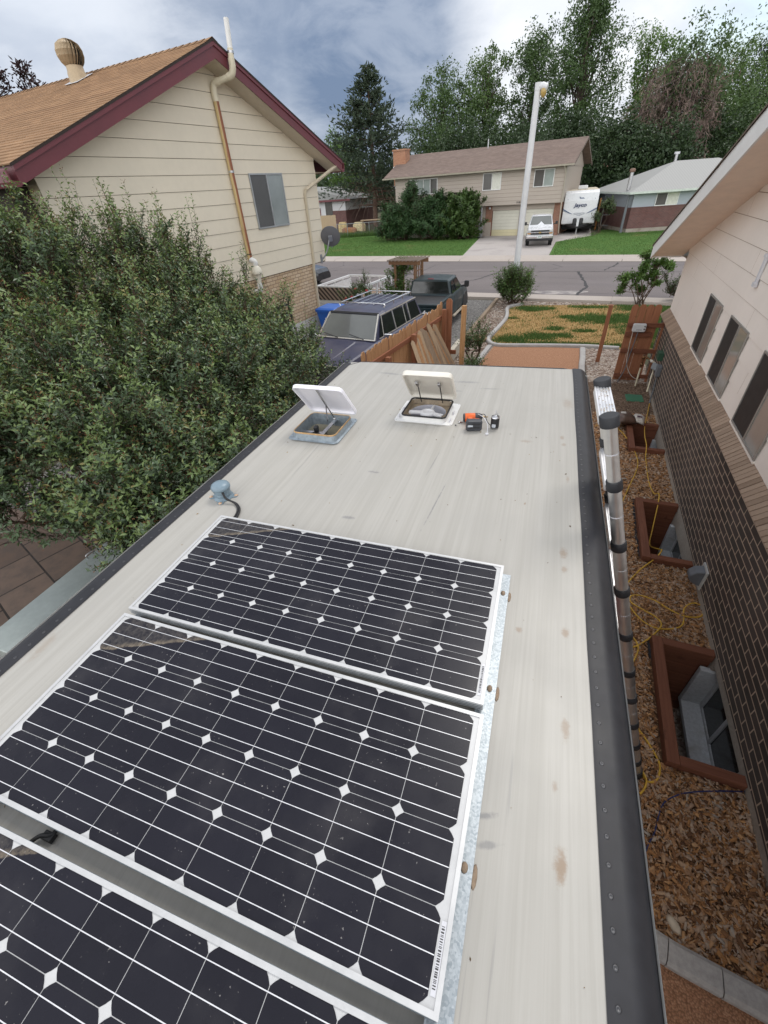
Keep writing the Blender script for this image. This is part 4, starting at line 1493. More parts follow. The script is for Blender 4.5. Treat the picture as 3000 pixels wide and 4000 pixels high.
def window(parent, tA, tB, z0, z1, sx, fr, panes, split=.5, X=.012, name='window', fw=.035, dp=.03):
    """sliding window proud of the wall on side sx (+1/-1 along X)"""
    g = G()
    a, b = sorted((tA, tB))
    xs = sorted((X * sx, (X + dp) * sx))
    for r_ in ((a, a + fw, z0, z1), (b - fw, b, z0, z1)):
        g.box(xs[0], xs[1], r_[0], r_[1], r_[2], r_[3])
    for r_ in ((a + fw, b - fw, z0, z0 + fw), (a + fw, b - fw, z1 - fw, z1)):
        g.box(xs[0], xs[1], r_[0], r_[1], r_[2], r_[3])
    m_ = a + (b - a) * split
    g.box(xs[0] + (.002 if sx > 0 else 0), xs[1] - (0 if sx > 0 else .002), m_ - .018, m_ + .018, z0 + fw, z1 - fw)
    w = g.build(name, fr, parent, bevel=.002)
    for (p0, p1), pm in zip(((a + fw, m_ - .018), (m_ + .018, b - fw)), panes):
        px = (X + dp * .4) * sx
        G().quad((px, p0, z0 + fw), (px, p1, z0 + fw), (px, p1, z1 - fw), (px, p0, z1 - fw)).build('pane', pm, w)
    return w


def clampfn(f, lo=-1e9, hi=1e9):
    return lambda x: max(lo, min(hi, f(x)))


# ---- left: raised ranch with a maroon rake and tan brick base
hl = T('raised_ranch_house', 'cream sided house with maroon roof boards, brown shingles and a stained vent pipe', 'house', (OL[0], OL[1], 0), -AZL)
TA, SL = -3.62, .402                      # ridge position along the gable, roof pitch
ZA = 6.13


def rake(x):
    return ZA - SL * abs(x - TA)


siding_wall('siding', M_sidL, lambda x: rake(x) + .01, -7.87, 0.0, 2.17, .272, hl)
G().box(-.10, -.012, -7.85, -.62, .73, 2.165).build('brick_wall', M_brickT, hl)
g = G().box(-10.0, -.105, -7.85, -.63, .0, 2.165)
g.box(-10.0, -.02, -7.86, -.01, 2.17, 4.40)
g.build('core_wall', M_sidL, hl)
G().box(-.13, -.008, -7.86, -.61, -.3, .727).build('foundation', M_foundL, hl)
G().box(-10, -.02, -.62, -.0, 2.14, 2.168).build('overhang_underside', M_soffit, hl)
# street-side wall above the overhang
G().box(-10.0, .010, -.004, .012, 2.17, 4.42).build('front_siding', M_sidL, hl)
# covered rear porch: its deep shade painted as one dark block
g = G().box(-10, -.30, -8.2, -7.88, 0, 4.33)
g.build('porch_shade_block', mat('porch_dark', (.035, .03, .025), .9), hl)
OV, TF, TR_ = .45, .80, -8.36            # gable overhang, front eave, rear eave
zs = lambda x: rake(x)
# soffit under the gable overhang
g = G()
g.quad((-.01, TR_, zs(TR_)), (OV - .02, TR_, zs(TR_)), (OV - .02, TA, zs(TA)), (-.01, TA, zs(TA)))
g.quad((-.01, TA, zs(TA)), (OV - .02, TA, zs(TA)), (OV - .02, TF, zs(TF)), (-.01, TF, zs(TF)))
g.quad((-10, -.0, zs(TF) + .02), (.0, -.0, zs(TF) + .02), (.0, TF, zs(TF) + .005), (-10, TF, zs(TF) + .005))
g.quad((-10, -7.88, zs(TR_) + .02), (.0, -7.88, zs(TR_) + .02), (.0, TR_, zs(TR_) + .005), (-10, TR_, zs(TR_) + .005))
g.build('soffit', M_soffit, hl)
FH = .235
for a, b in ((TR_, TA), (TF, TA)):
    g = G()
    n_ = 2
    za, zb = zs(a), zs(b)
    g.prism([(a, za), (b, zb), (b, zb + FH), (a, za + FH)], (OV - .03, 0, 0), (0, 1, 0), (0, 0, 1), (.03, 0, 0))
    g.prism([(a, za + FH - .055), (b, zb + FH - .055), (b, zb + FH + .012), (a, za + FH + .012)], (OV + .002, 0, 0), (0, 1, 0), (0, 0, 1), (.02, 0, 0))
    g.build('rake_board', M_maroon, hl)
for tt, s_ in ((TR_, -1), (TF, 1)):
    z = zs(tt)
    g = G().prism([(0, 0), (.10 * s_, 0), (.125 * s_, .06), (.125 * s_, .20), (.115 * s_, .215), (.105 * s_, .20), (.1 * s_, .08), (0, .06)], (OV, tt + .002 * s_, z - .01), (0, 1, 0), (0, 0, 1), (-10.4, 0, 0))
    g.build('gutter', M_maroon, hl)
    G().box(-10, OV - .035, min(tt - .03 * s_, tt), max(tt - .03 * s_, tt), z - .01, z + FH + .03).build('eave_board', M_maroon, hl)
M_shL = shingle('brown_shingle', (.225, .132, .074), (.365, .225, .128), (.29, .17, .096))
rs = G()
for s_, te in ((-1, TR_ - .04), (1, TF + .04)):
    L = abs(te - TA)
    nr = int(L / .130)
    for k in range(nr):
        d0, d1 = L - k * L / nr, L - (k + 1) * L / nr - .01
        d1 = max(d1, 0)
        th = .013
        ta, tb = TA + s_ * d0, TA + s_ * d1
        base = ZA + FH + .03
        za, zb = base - SL * d0, base - SL * d1
        xe = OV + .03
        rs.quad((-10, ta, za + th), (xe, ta, za + th), (xe, tb, zb + .002), (-10, tb, zb + .002))
        rs.quad((-10, ta, za - .004), (xe, ta, za - .004), (xe, ta, za + th), (-10, ta, za + th))
    # deck edge
    rs.quad((OV + .028, te, ZA + FH + .03 - SL * L - .025), (OV + .028, te, ZA + FH + .03 - SL * L + .014), (OV + .028, TA, ZA + FH + .045), (OV + .028, TA, ZA + FH + .005), 1)
k = 0.0
while k < 10.3:
    x = OV + .03 - k
    rs.loft([[(x, TA - .13, ZA + FH + .03 - .13 * SL + .02), (x, TA, ZA + FH + .062), (x, TA + .13, ZA + FH + .03 - .13 * SL + .02)], [(x - .27, TA - .13, ZA + FH + .03 - .13 * SL + .010), (x - .27, TA, ZA + FH + .048), (x - .27, TA + .13, ZA + FH + .03 - .13 * SL + .010)]], caps=False, closed=False)
    k += .2
rs.build('roof', [M_shL, M_bronze], hl, fix=False)
w = window(hl, -2.85, -1.57, 3.23, 4.36, 1, M_winalu, (glass_mat('grey_screen_glass', (.10, .10, .10), .3, .3), glass_mat('pale_curtained_glass', (.27, .30, .30), .05, .7)))
# radon pipe: up the wall, out round the eave and above the roof
pts = [(.07, -3.46, 2.62), (.07, -3.46, 5.62)]
vp = G().tube(pts, .057, 16).build('vent_pipe', M_pipe, hl)
g = G().tube(smooth_path([(.07, -3.46, 5.56), (.07, -3.46, 5.72), (.11, -3.44, 5.83), (.22, -3.4, 5.86)], 5), .066, 16)
g.tube(smooth_path([(.42, -3.33, 5.9), (.5, -3.3, 5.93), (.545, -3.28, 6.02), (.55, -3.28, 6.16)], 5), .066, 16)
g.tube([(.2, -3.41, 5.855), (.44, -3.32, 5.905)], .057, 16)
g.tube([(.55, -3.28, 6.1), (.55, -3.25, 6.30)], .057, 16)
g.build('elbow', M_pvc, vp)
G().tube([(.55, -3.25, 6.26), (.55, -3.20, 6.72)], .05, 14, caps=True).build('top_pipe', mat('white_pvc', (.72, .71, .68), .4, var=.05), vp)
for p, q in (((.55, -3.255, 6.23), (.55, -3.252, 6.27)), ((.07, -3.46, 4.37), (.07, -3.46, 4.41)), ((.07, -3.46, 2.74), (.07, -3.46, 2.77))):
    G().tube([p, q], .063, 16).build('clamp', M_steel if q[2] > 3 else M_seam, vp)
fan = G().lathe([(0, .34), (.06, .34), (.06, .22), (.075, .21), (.10, .18), (.125, .12), (.13, .09), (.13, .05), (.12, .03), (.085, .02), (.075, -.02), (.07, -.06), (.062, -.08), (.062, -.22)], 22, Matrix.Translation((.15, -3.40, 2.27))).build('inline_fan', mat('fan_white', (.70, .66, .55), .4, var=.05), vp)
G().tube(smooth_path([(.15, -3.40, 2.1), (.15, -3.40, 1.98), (.12, -3.42, 1.9), (.0, -3.44, 1.88)], 5), .07, 14).build('bottom_elbow', MATS['white_pvc'], vp)
G().tube(smooth_path([(.07, -3.46, 2.66), (.09, -3.45, 2.63), (.15, -3.40, 2.58), (.15, -3.40, 2.5)], 5), .064, 14).build('reducer', MATS['white_pvc'], vp)
# downspout
g = G()
for a, b in (((.42, .50, 4.48), (.10, -.66, 3.98)), ((.10, -.66, 4.0), (.055, -.68, 3.88)), ((.055, -.68, 3.9), (.055, -.70, 2.2)), ((.055, -.70, 2.22), (.03, -.74, 2.05)), ((.03, -.74, 2.08), (.03, -.74, .12)), ((.03, -.74, .16), (.35, -.70, .06))):
    g.bar(a, b, .07, .055, up=(0, 1, 0))
g.build('downspout', mat('downspout_cream', (.55, .48, .36), .5, var=.05), hl, bevel=.006)
G().tube(smooth_path([(.02, -3.2, 2.6), (.035, -3.0, 2.0), (.02, -2.75, 1.55), (.02, -2.7, 1.1)]), .004, 4).build('phone_wire', M_seam, hl)
# turbine roof ventilator
tt, tx = -4.10, -3.25
bz = ZA + FH + .04 - SL * abs(tt - TA)
M_tan = mat('tan_metal', (.44, .34, .22), .45, .25, var=.12, scale=8)
vt = G().lathe([(.20, -.12), (.19, .10), (.175, .13), (.17, .22)], 22, Matrix.Translation((tx, tt, bz)), caps=False).build('turbine_vent', M_tan, hl)
G().prism([(-.24, -.24), (.24, -.24), (.24, .24), (-.24, .24)], (tx, tt, bz + .012), (1, 0, 0), (0, .93, .373), (0, 0, .006)).build('flashing', M_white, vt)
g = G()
prof = [(.17, .21), (.225, .27), (.262, .36), (.265, .45), (.225, .55), (.13, .61), (.05, .63)]
nb = 22
for k in range(nb):
    a0 = 2 * math.pi * k / nb
    ra, rb = [], []
    for r_, z in prof:
        a1 = a0 + (z - .21) * 1.0
        ra.append((tx + (r_ + .004) * math.cos(a1), tt + (r_ + .004) * math.sin(a1), bz + z))
        a2 = a1 + 2 * math.pi / nb * .98
        rb.append((tx + (r_ - .045) * math.cos(a2), tt + (r_ - .045) * math.sin(a2), bz + z))
    g.loft([ra, rb], smooth=False, caps=False, closed=False)
g.build('turbine_blade', M_tan, vt, fix=False)
G().lathe([(.15, .22), (.20, .36), (.20, .45), (.13, .56), (0, .6)], 18, Matrix.Translation((tx, tt, bz))).build('turbine_core', M_dark, vt)
G().lathe([(.06, .622), (.07, .63), (0, .64)], 14, Matrix.Translation((tx, tt, bz))).build('turbine_cap', M_tan, vt)

# ---- satellite dish on the far corner of that house
M_dish = mat('dish_grey', (.14, .14, .15), .45, var=.05)
ds = T('satellite_dish', 'grey satellite dish on a bent arm at the cream house corner', 'satellite dish', (OL[0], OL[1], 0), -AZL)
dn = Vector((-.42, .80, .40)).normalized()
dc = Vector((.30, -.02, 2.78))
q = dn.to_track_quat('Z', 'Y').to_matrix().to_4x4()
Mx = Matrix.Translation(dc) @ q
prof = [(0, 0), (.1, .006), (.2, .024), (.29, .052), (.30, .054), (.30, .062), (.2, .034), (.1, .016), (0, .010)]
G().lathe(prof, 30, Mx).build('dish', M_dish, ds)
g = G().bar((.02, -.24, 2.12), (.02, -.24, 2.36), .09, .02, up=(1, 0, 0))
g.tube(smooth_path([(.03, -.24, 2.22), (.12, -.20, 2.30), (.2, -.13, 2.45), (.25, -.09, 2.62), (.27, -.06, 2.74)], 4), .022, 8)
g.build('mast', mat('mast_grey', (.3, .31, .33), .4, .5, var=.1), ds)
G().box(-.06, .06, -.09, .07, -.07, .0, M=Mx).build('bracket', MATS['mast_grey'], ds, bevel=.01)
e = Mx @ Vector((0, -.30, .02))
h_ = Mx @ Vector((0, -.28, .38))
g = G().bar(e, h_, .03, .03)
g.build('feed_arm', MATS['mast_grey'], ds)
G().lathe([(.0, -.05), (.035, -.05), (.04, .05), (.0, .06)], 10, Matrix.Translation(h_) @ q).build('feed_horn', M_white, ds)

# ---- right: white siding over dark brick
hr = T('brick_ranch_house', 'white sided house over dark brown brick, with a white raking fascia, on the right', 'house', (OR[0], OR[1], 0), -AZR)
TR2, SR, Z0R = -6.4, .315, 2.41
TEND = -13.4
soff = lambda x: Z0R - SR * (x - .51) if x >= TR2 else Z0R - SR * (2 * TR2 - x - .51)
# siding faces -X: build with mirrored X by turning the parent plane
hp_ = bpy.data.objects.new('upper_wall', None)
COL.objects.link(hp_)
hp_.parent = hr
hp_.scale = (-1, 1, 1)
siding_wall('siding', M_sidR, lambda x: soff(x) + .01, TEND, 0.0, 1.475, .262, hp_, gap=.010, joints=True, seam=mat('pale_seam', (.36, .26, .18), .9, var=.2))
g = G().box(.02, 10, TEND, -.005, 1.475, 2.38)
g.build('core_wall', M_sidR, hr)
G().box(-.008, 10, -.003, .012, 1.475, 2.40).build('front_siding', M_sidR, hr)
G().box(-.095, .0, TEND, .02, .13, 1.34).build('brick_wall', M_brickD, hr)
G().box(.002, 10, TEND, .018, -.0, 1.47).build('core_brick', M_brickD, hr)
# foundation with openings at the wells (window recesses)
g = G()
lo, prev = -1.05, .0
segs = []
wins = [(-3.75, -3.0), (-6.6, -5.65), (-9.12, -8.12)]
edges = [.0] + [v_ for w_ in sorted(wins, key=lambda w_: -w_[1]) for v_ in (w_[1], w_[0])] + [TEND]
for i in range(0, len(edges), 2):
    g.box(-.085, .05, edges[i + 1], edges[i], -1.1, .128)
for a, b in wins:
    g.box(-.085, .05, a, b, .02 if a < -8 else -.14, .128)
    g.box(-.085, .05, a, b, -1.1, -.62)
g.build('foundation', M_found, hr, fix=False)
M_sillw = concrete('painted_sill', (.50, .52, .54), (.25, .2, .15), 5.0, .5)
M_glassB = glass_mat('basement_glass', (.022, .024, .026), .06, .6)
for a, b in wins:
    g = G()
    pj, zt_ = (-.17, -.06) if a < -8 else (-.125, -.16)
    g.box(pj, .045, a - .03, a + .03, -.66, zt_)
    g.box(pj, .045, b - .03, b + .03, -.66, zt_)
    g.box(pj, .045, a + .03, b - .03, -.66, -.60)
    wf = g.build('basement_window', M_sillw, hr, bevel=.006)
    s_ = G()
    m_ = (a + b) / 2 + .05
    for r_ in ((a + .03, a + .085, -.6, .02), (b - .085, b - .03, -.6, .02), (m_ - .02, m_ + .02, -.6, .02), (a + .085, b - .085, -.6, -.565)):
        s_.box(.0, .03, *r_)
    s_.build('sash_frame', M_sillw, wf)
    for p0, p1 in ((a + .085, m_ - .02), (m_ + .02, b - .085)):
        G().quad((.012, p0, -.565), (.012, p1, -.565), (.012, p1, .02), (.012, p0, .02)).build('pane', M_glassB, wf)
# sloping rowlock ledge, one brick on edge after another
t = NT('rowlock_brick')
i = t.island()
n = t.noise(t.coord(), 25, 5)
c = t.mix(t.math('ADD', t.math('MULTIPLY', i, .6), t.math('MULTIPLY', n, .4)), (.22, .155, .11), (.42, .31, .23))
t.bump(n, .4, .01)
M_row = t.done(c, .85, 0, .25)
g = G()
tt = TEND
Ml = Matrix.Translation((-.145, 0, 1.335)) @ Matrix.Rotation(R(-43), 4, 'Y')
while tt < .02:
    dz = random.uniform(-.002, .002)
    g.box(0, .215, tt, tt + .063, -.055 + dz, .012 + dz, M=Ml)
    tt += .0745
g.build('rowlock_brick_ledge', M_row, hr, bevel=.003)
G().box(.004, .208, TEND, .018, -.05, .004, M=Ml).build('ledge_mortar', mat('ledge_mortar', (.20, .15, .11), .9, var=.2, scale=20), hr)
# roof with deep raking overhang
OVR, TFR = .58, .62
g = G()
g.quad((.01, TR2, soff(TR2)), (-OVR + .02, TR2, soff(TR2)), (-OVR + .02, TFR, soff(TFR)), (.01, TFR, soff(TFR)))
g.quad((.01, TEND, soff(TEND)), (-OVR + .02, TEND, soff(TEND)), (-OVR + .02, TR2, soff(TR2)), (.01, TR2, soff(TR2)))
g.quad((10, .012, soff(TFR) + .02), (-.0, .012, soff(TFR) + .02), (-.0, TFR, soff(TFR) + .01), (10, TFR, soff(TFR) + .01))
M_soffR = mat('tan_soffit', (.86, .74, .64), .7, var=.05)
g.build('soffit', M_soffR, hr)
M_fasc = mat('white_fascia', (.80, .80, .78), .4, var=.03)
for a, b in ((TFR, TR2), (TEND - .5, TR2)):
    za, zb = soff(a), soff(b)
    G().prism([(a, za - .04), (b, zb - .04), (b, zb + .205), (a, za + .205)], (-OVR - .012, 0, 0), (0, 1, 0), (0, 0, 1), (.025, 0, 0)).build('rake_board', M_fasc, hr)
G().prism([(0, 0), (.09, 0), (.115, .05), (.115, .12), (.0, .12)], (-OVR + .03, TFR + .004, soff(TFR) + .0), (0, 1, 0), (0, 0, 1), (10.5, 0, 0)).build('gutter', M_fasc, hr)
G().box(-OVR + .02, 10, TFR - .02, TFR + .003, soff(TFR) - .02, soff(TFR) + .2).build('eave_board', M_fasc, hr)
M_shR = shingle('grey_brown_shingle', (.11, .085, .065), (.19, .15, .12), (.13, .1, .08))
rs = G()
for a, b in ((TFR + .06, TR2), (TEND - .55, TR2)):
    L = abs(a - b)
    nr = int(L / .13)
    sg = 1 if a > b else -1
    for k in range(nr):
        t0_, t1_ = a + (b - a) * k / nr, a + (b - a) * (k + 1) / nr
        z0_, z1_ = soff(max(min(t0_, 5), -50)) + .212, soff(t1_) + .212
        rs.quad((10, t0_, z0_ + .012), (-OVR - .03, t0_, z0_ + .012), (-OVR - .03, t1_, z1_ + .002), (10, t1_, z1_ + .002))
        rs.quad((10, t0_, z0_ - .012), (-OVR - .03, t0_, z0_ - .012), (-OVR - .03, t0_, z0_ + .012), (10, t0_, z0_ + .012))
    rs.quad((-OVR - .03, a, soff(a) + .198), (-OVR - .03, a, soff(a) + .224), (-OVR - .03, b, soff(b) + .224), (-OVR - .03, b, soff(b) + .198))
rs.build('roof', M_shR, hr, fix=False)
M_winp = mat('pale_window_frame', (.33, .32, .30), .45, .4, var=.08)
for a, b in ((-2.81, -3.66), (-4.18, -5.05), (-5.70, -6.66), (-7.4, -8.3)):
    window(hr, a, b, 1.49, 2.30, -1, M_winp, (M_glassR, M_glassD), X=.012, fw=.022, split=.46, dp=.014)
    g = G().box(-.03, -.0, min(a, b) - .02, max(a, b) + .02, 1.47, 1.49)
    g.build('window_sill', M_sidR, hr)
g = G().box(-.04, -.012, -4.62, -4.56, 2.72, 3.02)
g.box(-.05, -.012, -4.64, -4.54, 2.70, 2.75)
g.box(-.05, -.012, -4.63, -4.55, 3.0, 3.04)
g.build('cable_bracket', M_white, hr, bevel=.006)
# fittings on the brick
M_gbox = mat('green_box', (.03, .085, .05), .5, var=.2)
M_greybox = mat('grey_box', (.13, .14, .155), .5, var=.1)
g = G().box(-.19, -.10, -1.42, -1.2, .80, .95)
for k in range(5):
    g.box(-.197, -.19, -1.40 + k * .043, -1.375 + k * .043, .81, .94)
g.tube([(-.13, -1.25, .95), (-.13, -1.28, 1.18), (-.13, -1.33, 1.26)], .006, 5)
tag(g.build('timer_box', M_gbox, loc=(OR[0], OR[1], 0), rot=Rz(AZR), bevel=.006), 'ribbed dark green box fixed to the dark brick wall', 'timer box')
oc = T('outlet_cover', 'dark grey outlet box with its flap raised near the yellow cord', 'outlet box', (OR[0], OR[1], 0), -AZR)
G().box(-.18, -.097, -1.66, -1.48, .56, .76).build('box', M_greybox, oc, bevel=.012)
G().prism(rrect(.17, .15, .03), (-.2, -1.44, .70), (.2, .75, .5), (-.75, .1, .3), (.0, .02, -.02)).build('flap', mat('pale_grey_box', (.3, .32, .34), .5, var=.1), oc)
G().tube([(-.13, -1.57, .57), (-.125, -1.62, .3), (-.125, -1.7, .02)], .014, 8).build('conduit', M_greybox, oc)
oc = T('outlet_cover', 'bubble shaped grey outlet cover low on the dark brick above the coiled cord', 'outlet box', (OR[0], OR[1], 0), -AZR)
G().prism([(-.095, .13), (-.19, .17), (-.235, .22), (-.235, .27), (-.19, .33), (-.095, .36)], (0, -7.16, 0), (1, 0, 0), (0, 0, 1), (0, .125, 0)).build('cover', M_greybox, oc, bevel=.012)
G().box(-.112, -.093, -7.19, -7.005, .115, .375).build('back_plate', mat('dirty_white', (.5, .5, .48), .5, var=.1), oc)

# ---- window wells lined with stained timber
M_red = wood_mat('redwood', (.12, .044, .025), (.23, .09, .05), 'Y', .7, .45)
M_redx = wood_mat('redwood_cross', (.12, .044, .025), (.23, .09, .05), 'X', .7, .45)
M_wellbed = M_mulchbase
WL = ['farthest timber lined window well, with the soil bag on its rim', 'middle timber lined window well, crossed by the yellow cord', 'nearest timber lined window well, large, with the pale window frame']
for (a, b), lab, e in zip(WELLS, WL, (0, 0, 1)):
    wr = T('window_well', lab, 'window well', (OR[0], OR[1], 0), -AZR, 'timber window wells along the brick house')
    G().box(-.63, -.535, a, b, .0, .105).build('rim_beam', M_red, wr, bevel=.006)
    for y0, y1 in ((a, a + .085), (b - .085, b)):
        G().box(-.533, -.088, y0, y1, .0, .102).build('rim_beam', M_redx, wr, bevel=.006)
    lw, lx, ly = G(), G(), G()
    z = -.004
    while z > -.98:
        lw.box(-.60, -.535, a + .01, b - .01, z - .148, z)
        lx.box(-.533, -.09, a + .006, a + .07, z - .148, z)
        ly.box(-.533, -.09, b - .07, b - .006, z - .148, z)
        z -= .153
    lw.build('plank_wall', M_red, wr)
    lx.build('plank_wall', M_redx, wr)
    ly.build('plank_wall', M_redx, wr)
    G().box(-.59, -.06, a + .01, b - .01, -1.02, -.92).build('well_floor', M_soil, wr)
bp = T('plastic_pot', 'crushed black plastic pot on the floor of the nearest window well', 'pot', rw(-.33, -9.02, -.92), .5)
G().lathe([(.05, 0), (.085, .10), (.09, .10), (.055, .0)], 12, Matrix.Rotation(R(60), 4, 'X') @ Matrix.Diagonal((1, .7, 1, 1)), caps=False).build('pot', M_black, bp)
G().prism(rrect(.14, .07, .015), (-.05, -.04, .06), (1, 0, 0), (0, .8, .4), (0, 0, .012)).build('lid', mat('pale_grey_box', (.3, .32, .34), .5), bp)

# ================================================================== VEHICLES
M_tyre = mat('tyre', (.016, .016, .017), .85, var=.25, scale=12)
M_hub = mat('wheel_rim', (.32, .32, .33), .35, .8, var=.1)
M_chrome = mat('chrome', (.78, .78, .79), .14, 1.0, var=.05)
M_carglass = glass_mat('car_glass', (.016, .018, .018), .04, .8)
M_screen = glass_mat('windscreen_glass', (.15, .158, .152), .03, .8)  # bright grey reflection painted into the base colour
M_blacktrim = mat('black_trim', (.02, .02, .022), .5, var=.2)


def sunfaded(name, col, fade):
    t = NT(name)
    v = t.coord()
    n = t.noise(v, 2.2, 6)
    c = t.mix(t.ramp(n, .35, .7), col, fade)
    c = t.mix(t.math('MULTIPLY', t.ramp(t.noise(v, 14, 5), .55, .75), .25), c, tuple(x * 1.6 + .02 for x in col))
    return t.done(c, t.ramp(n, .3, .7, .32, .55), .0, .5, .25)


M_wag = sunfaded('faded_navy_paint', (.030, .033, .075), (.062, .058, .092))
M_dak = sunfaded('dark_teal_paint', (.003, .014, .018), (.005, .022, .028))
M_wtruck = mat('white_car_paint', (.62, .63, .65), .3, var=.04, coat=.4)


def wheel(parent, x, y, r, w, side):
    Mx = Matrix.Translation((x, y, r)) @ Matrix.Rotation(R(90), 4, 'Y')
    o = G().lathe([(r * .62, -w / 2), (r * .94, -w / 2), (r, -w * .36), (r, w * .36), (r * .94, w / 2), (r * .62, w / 2)], 26, Mx, caps=False).build('tyre', M_tyre, parent)
    z = side
    G().lathe([(0, z * w * .30), (r * .2, z * w * .34), (r * .25, z * w * .22), (r * .5, z * w * .2), (r * .6, z * w * .42), (r * .63, z * w * .45)], 22, Mx, caps=False).build('rim', M_hub, o)
    return o


def side_quad(g, pts, x, m=0):
    """polygon (y,z) list on a side at per-point x offset"""
    g.poly([(x(z) if callable(x) else x, y, z) for y, z in pts], m)


def body_sections(secs, top_r=.07, bot_r=.05, crown=.015):
    """loft rings along Y: each section is (y, half width at sill, half width at belt, z bottom, z top)"""
    rings = []
    for y, wb, wt, z0, z1 in secs:
        r_ = []
        r_ += [(-wb + bot_r, z0), (wb - bot_r, z0), (wb, z0 + bot_r), ((wb + wt) / 2 + .012, (z0 + z1) * .55), (wt, z1 - top_r), (wt - top_r * .35, z1 - top_r * .3), (wt - top_r, z1)]
        r_ += [(0, z1 + crown)]
        r_ += [(-wt + top_r, z1), (-wt + top_r * .35, z1 - top_r * .3), (-wt, z1 - top_r), (-(wb + wt) / 2 - .012, (z0 + z1) * .55), (-wb, z0 + bot_r)]
        rings.append([(x, y, z) for x, z in r_])
    return rings


# ---- 1980s woody-era full size SUV, faded navy, facing the camera
# local frame: Y along the car, front at negative Y, origin on the ground under the windscreen top
wg = T('parked_suv', 'faded navy four door SUV with a chrome roof rack, parked behind the picket fence', 'car', (-3.43, 8.88, 0), -AZL)
g = G()
g.loft(body_sections([(-1.93, .80, .74, .52, .97), (-1.84, .90, .80, .42, 1.02), (-1.3, .93, .84, .40, 1.06), (-.62, .93, .87, .40, 1.12), (-.3, .93, .89, .40, 1.13), (1.0, .93, .89, .40, 1.13), (2.0, .93, .88, .42, 1.12), (2.28, .90, .86, .46, 1.08)]), smooth=False)
body = g.build('body', M_wag, wg, bevel=.012)
g = G()   # greenhouse
sec = []
for y, w0, w1, z1 in ((-.50, .80, .80, 1.13), (-.02, .80, .665, 1.60), (.25, .80, .675, 1.635), (1.2, .80, .68, 1.64), (1.93, .80, .67, 1.61), (2.18, .80, .80, 1.12)):
    sec.append([(-w0, y + (.0 if z1 > 1.2 else 0), 1.10), (w0, y, 1.10), (w1 + (w0 - w1) * .05, y, max(1.11, z1 - .04)), (w1 - .05, y, z1), (0, y, z1 + .018), (-w1 + .05, y, z1), (-w1 - (w0 - w1) * .05, y, max(1.11, z1 - .04))])
g.loft(sec)
g.build('cabin', M_wag, wg, bevel=.01)
# hood centre bulge and windscreen
g = G()
for x0, x1, dz in ((-.36, .36, .028),):
    g.loft([[(x0, -1.9, .99), (x0 + .05, -1.9, .99 + dz), (x1 - .05, -1.9, .99 + dz), (x1, -1.9, .99)], [(x0 - .02, -.66, 1.115), (x0 + .03, -.66, 1.115 + dz), (x1 - .03, -.66, 1.115 + dz), (x1 + .02, -.66, 1.115)]], closed=True)
g.build('hood_bulge', M_wag, wg, bevel=.012)
nrmw = Vector((0, -.47, .48)).normalized() * .026
wsq = lambda x, t_: Vector((x, -.50 + .48 * t_, 1.13 + .47 * t_)) + nrmw
g = G().quad(wsq(-.74, .06), wsq(.74, .06), wsq(.63, .92), wsq(-.63, .92))
g.build('windscreen', M_screen, wg)
g = G()
n2 = nrmw * 1.4
for a, b, w_ in ((wsq(-.77, .0), wsq(-.655, .97), .035), (wsq(.77, .0), wsq(.655, .97), .035), (wsq(-.77, .02), wsq(.77, .02), .03)):
    g.bar(a, b, w_, .012, up=(0, -.7, .7))
g.build('windscreen_trim', mat('bright_trim', (.62, .60, .55), .3, .5, var=.06), wg)
G().bar(wsq(-.655, .98), wsq(.655, .98), .05, .012, up=(0, -.7, .7)).build('header_trim', M_blacktrim, wg)
g = G()
for x in (-.18, .52):
    g.bar(wsq(x, -.02) + nrmw * 2, wsq(x - .42, .13) + nrmw * 2, .016, .012)
g.build('wiper_frame', M_blacktrim, wg)
side_x = lambda z: .80 - (.80 - .668) * max(0, (z - 1.12)) / .5 + .010
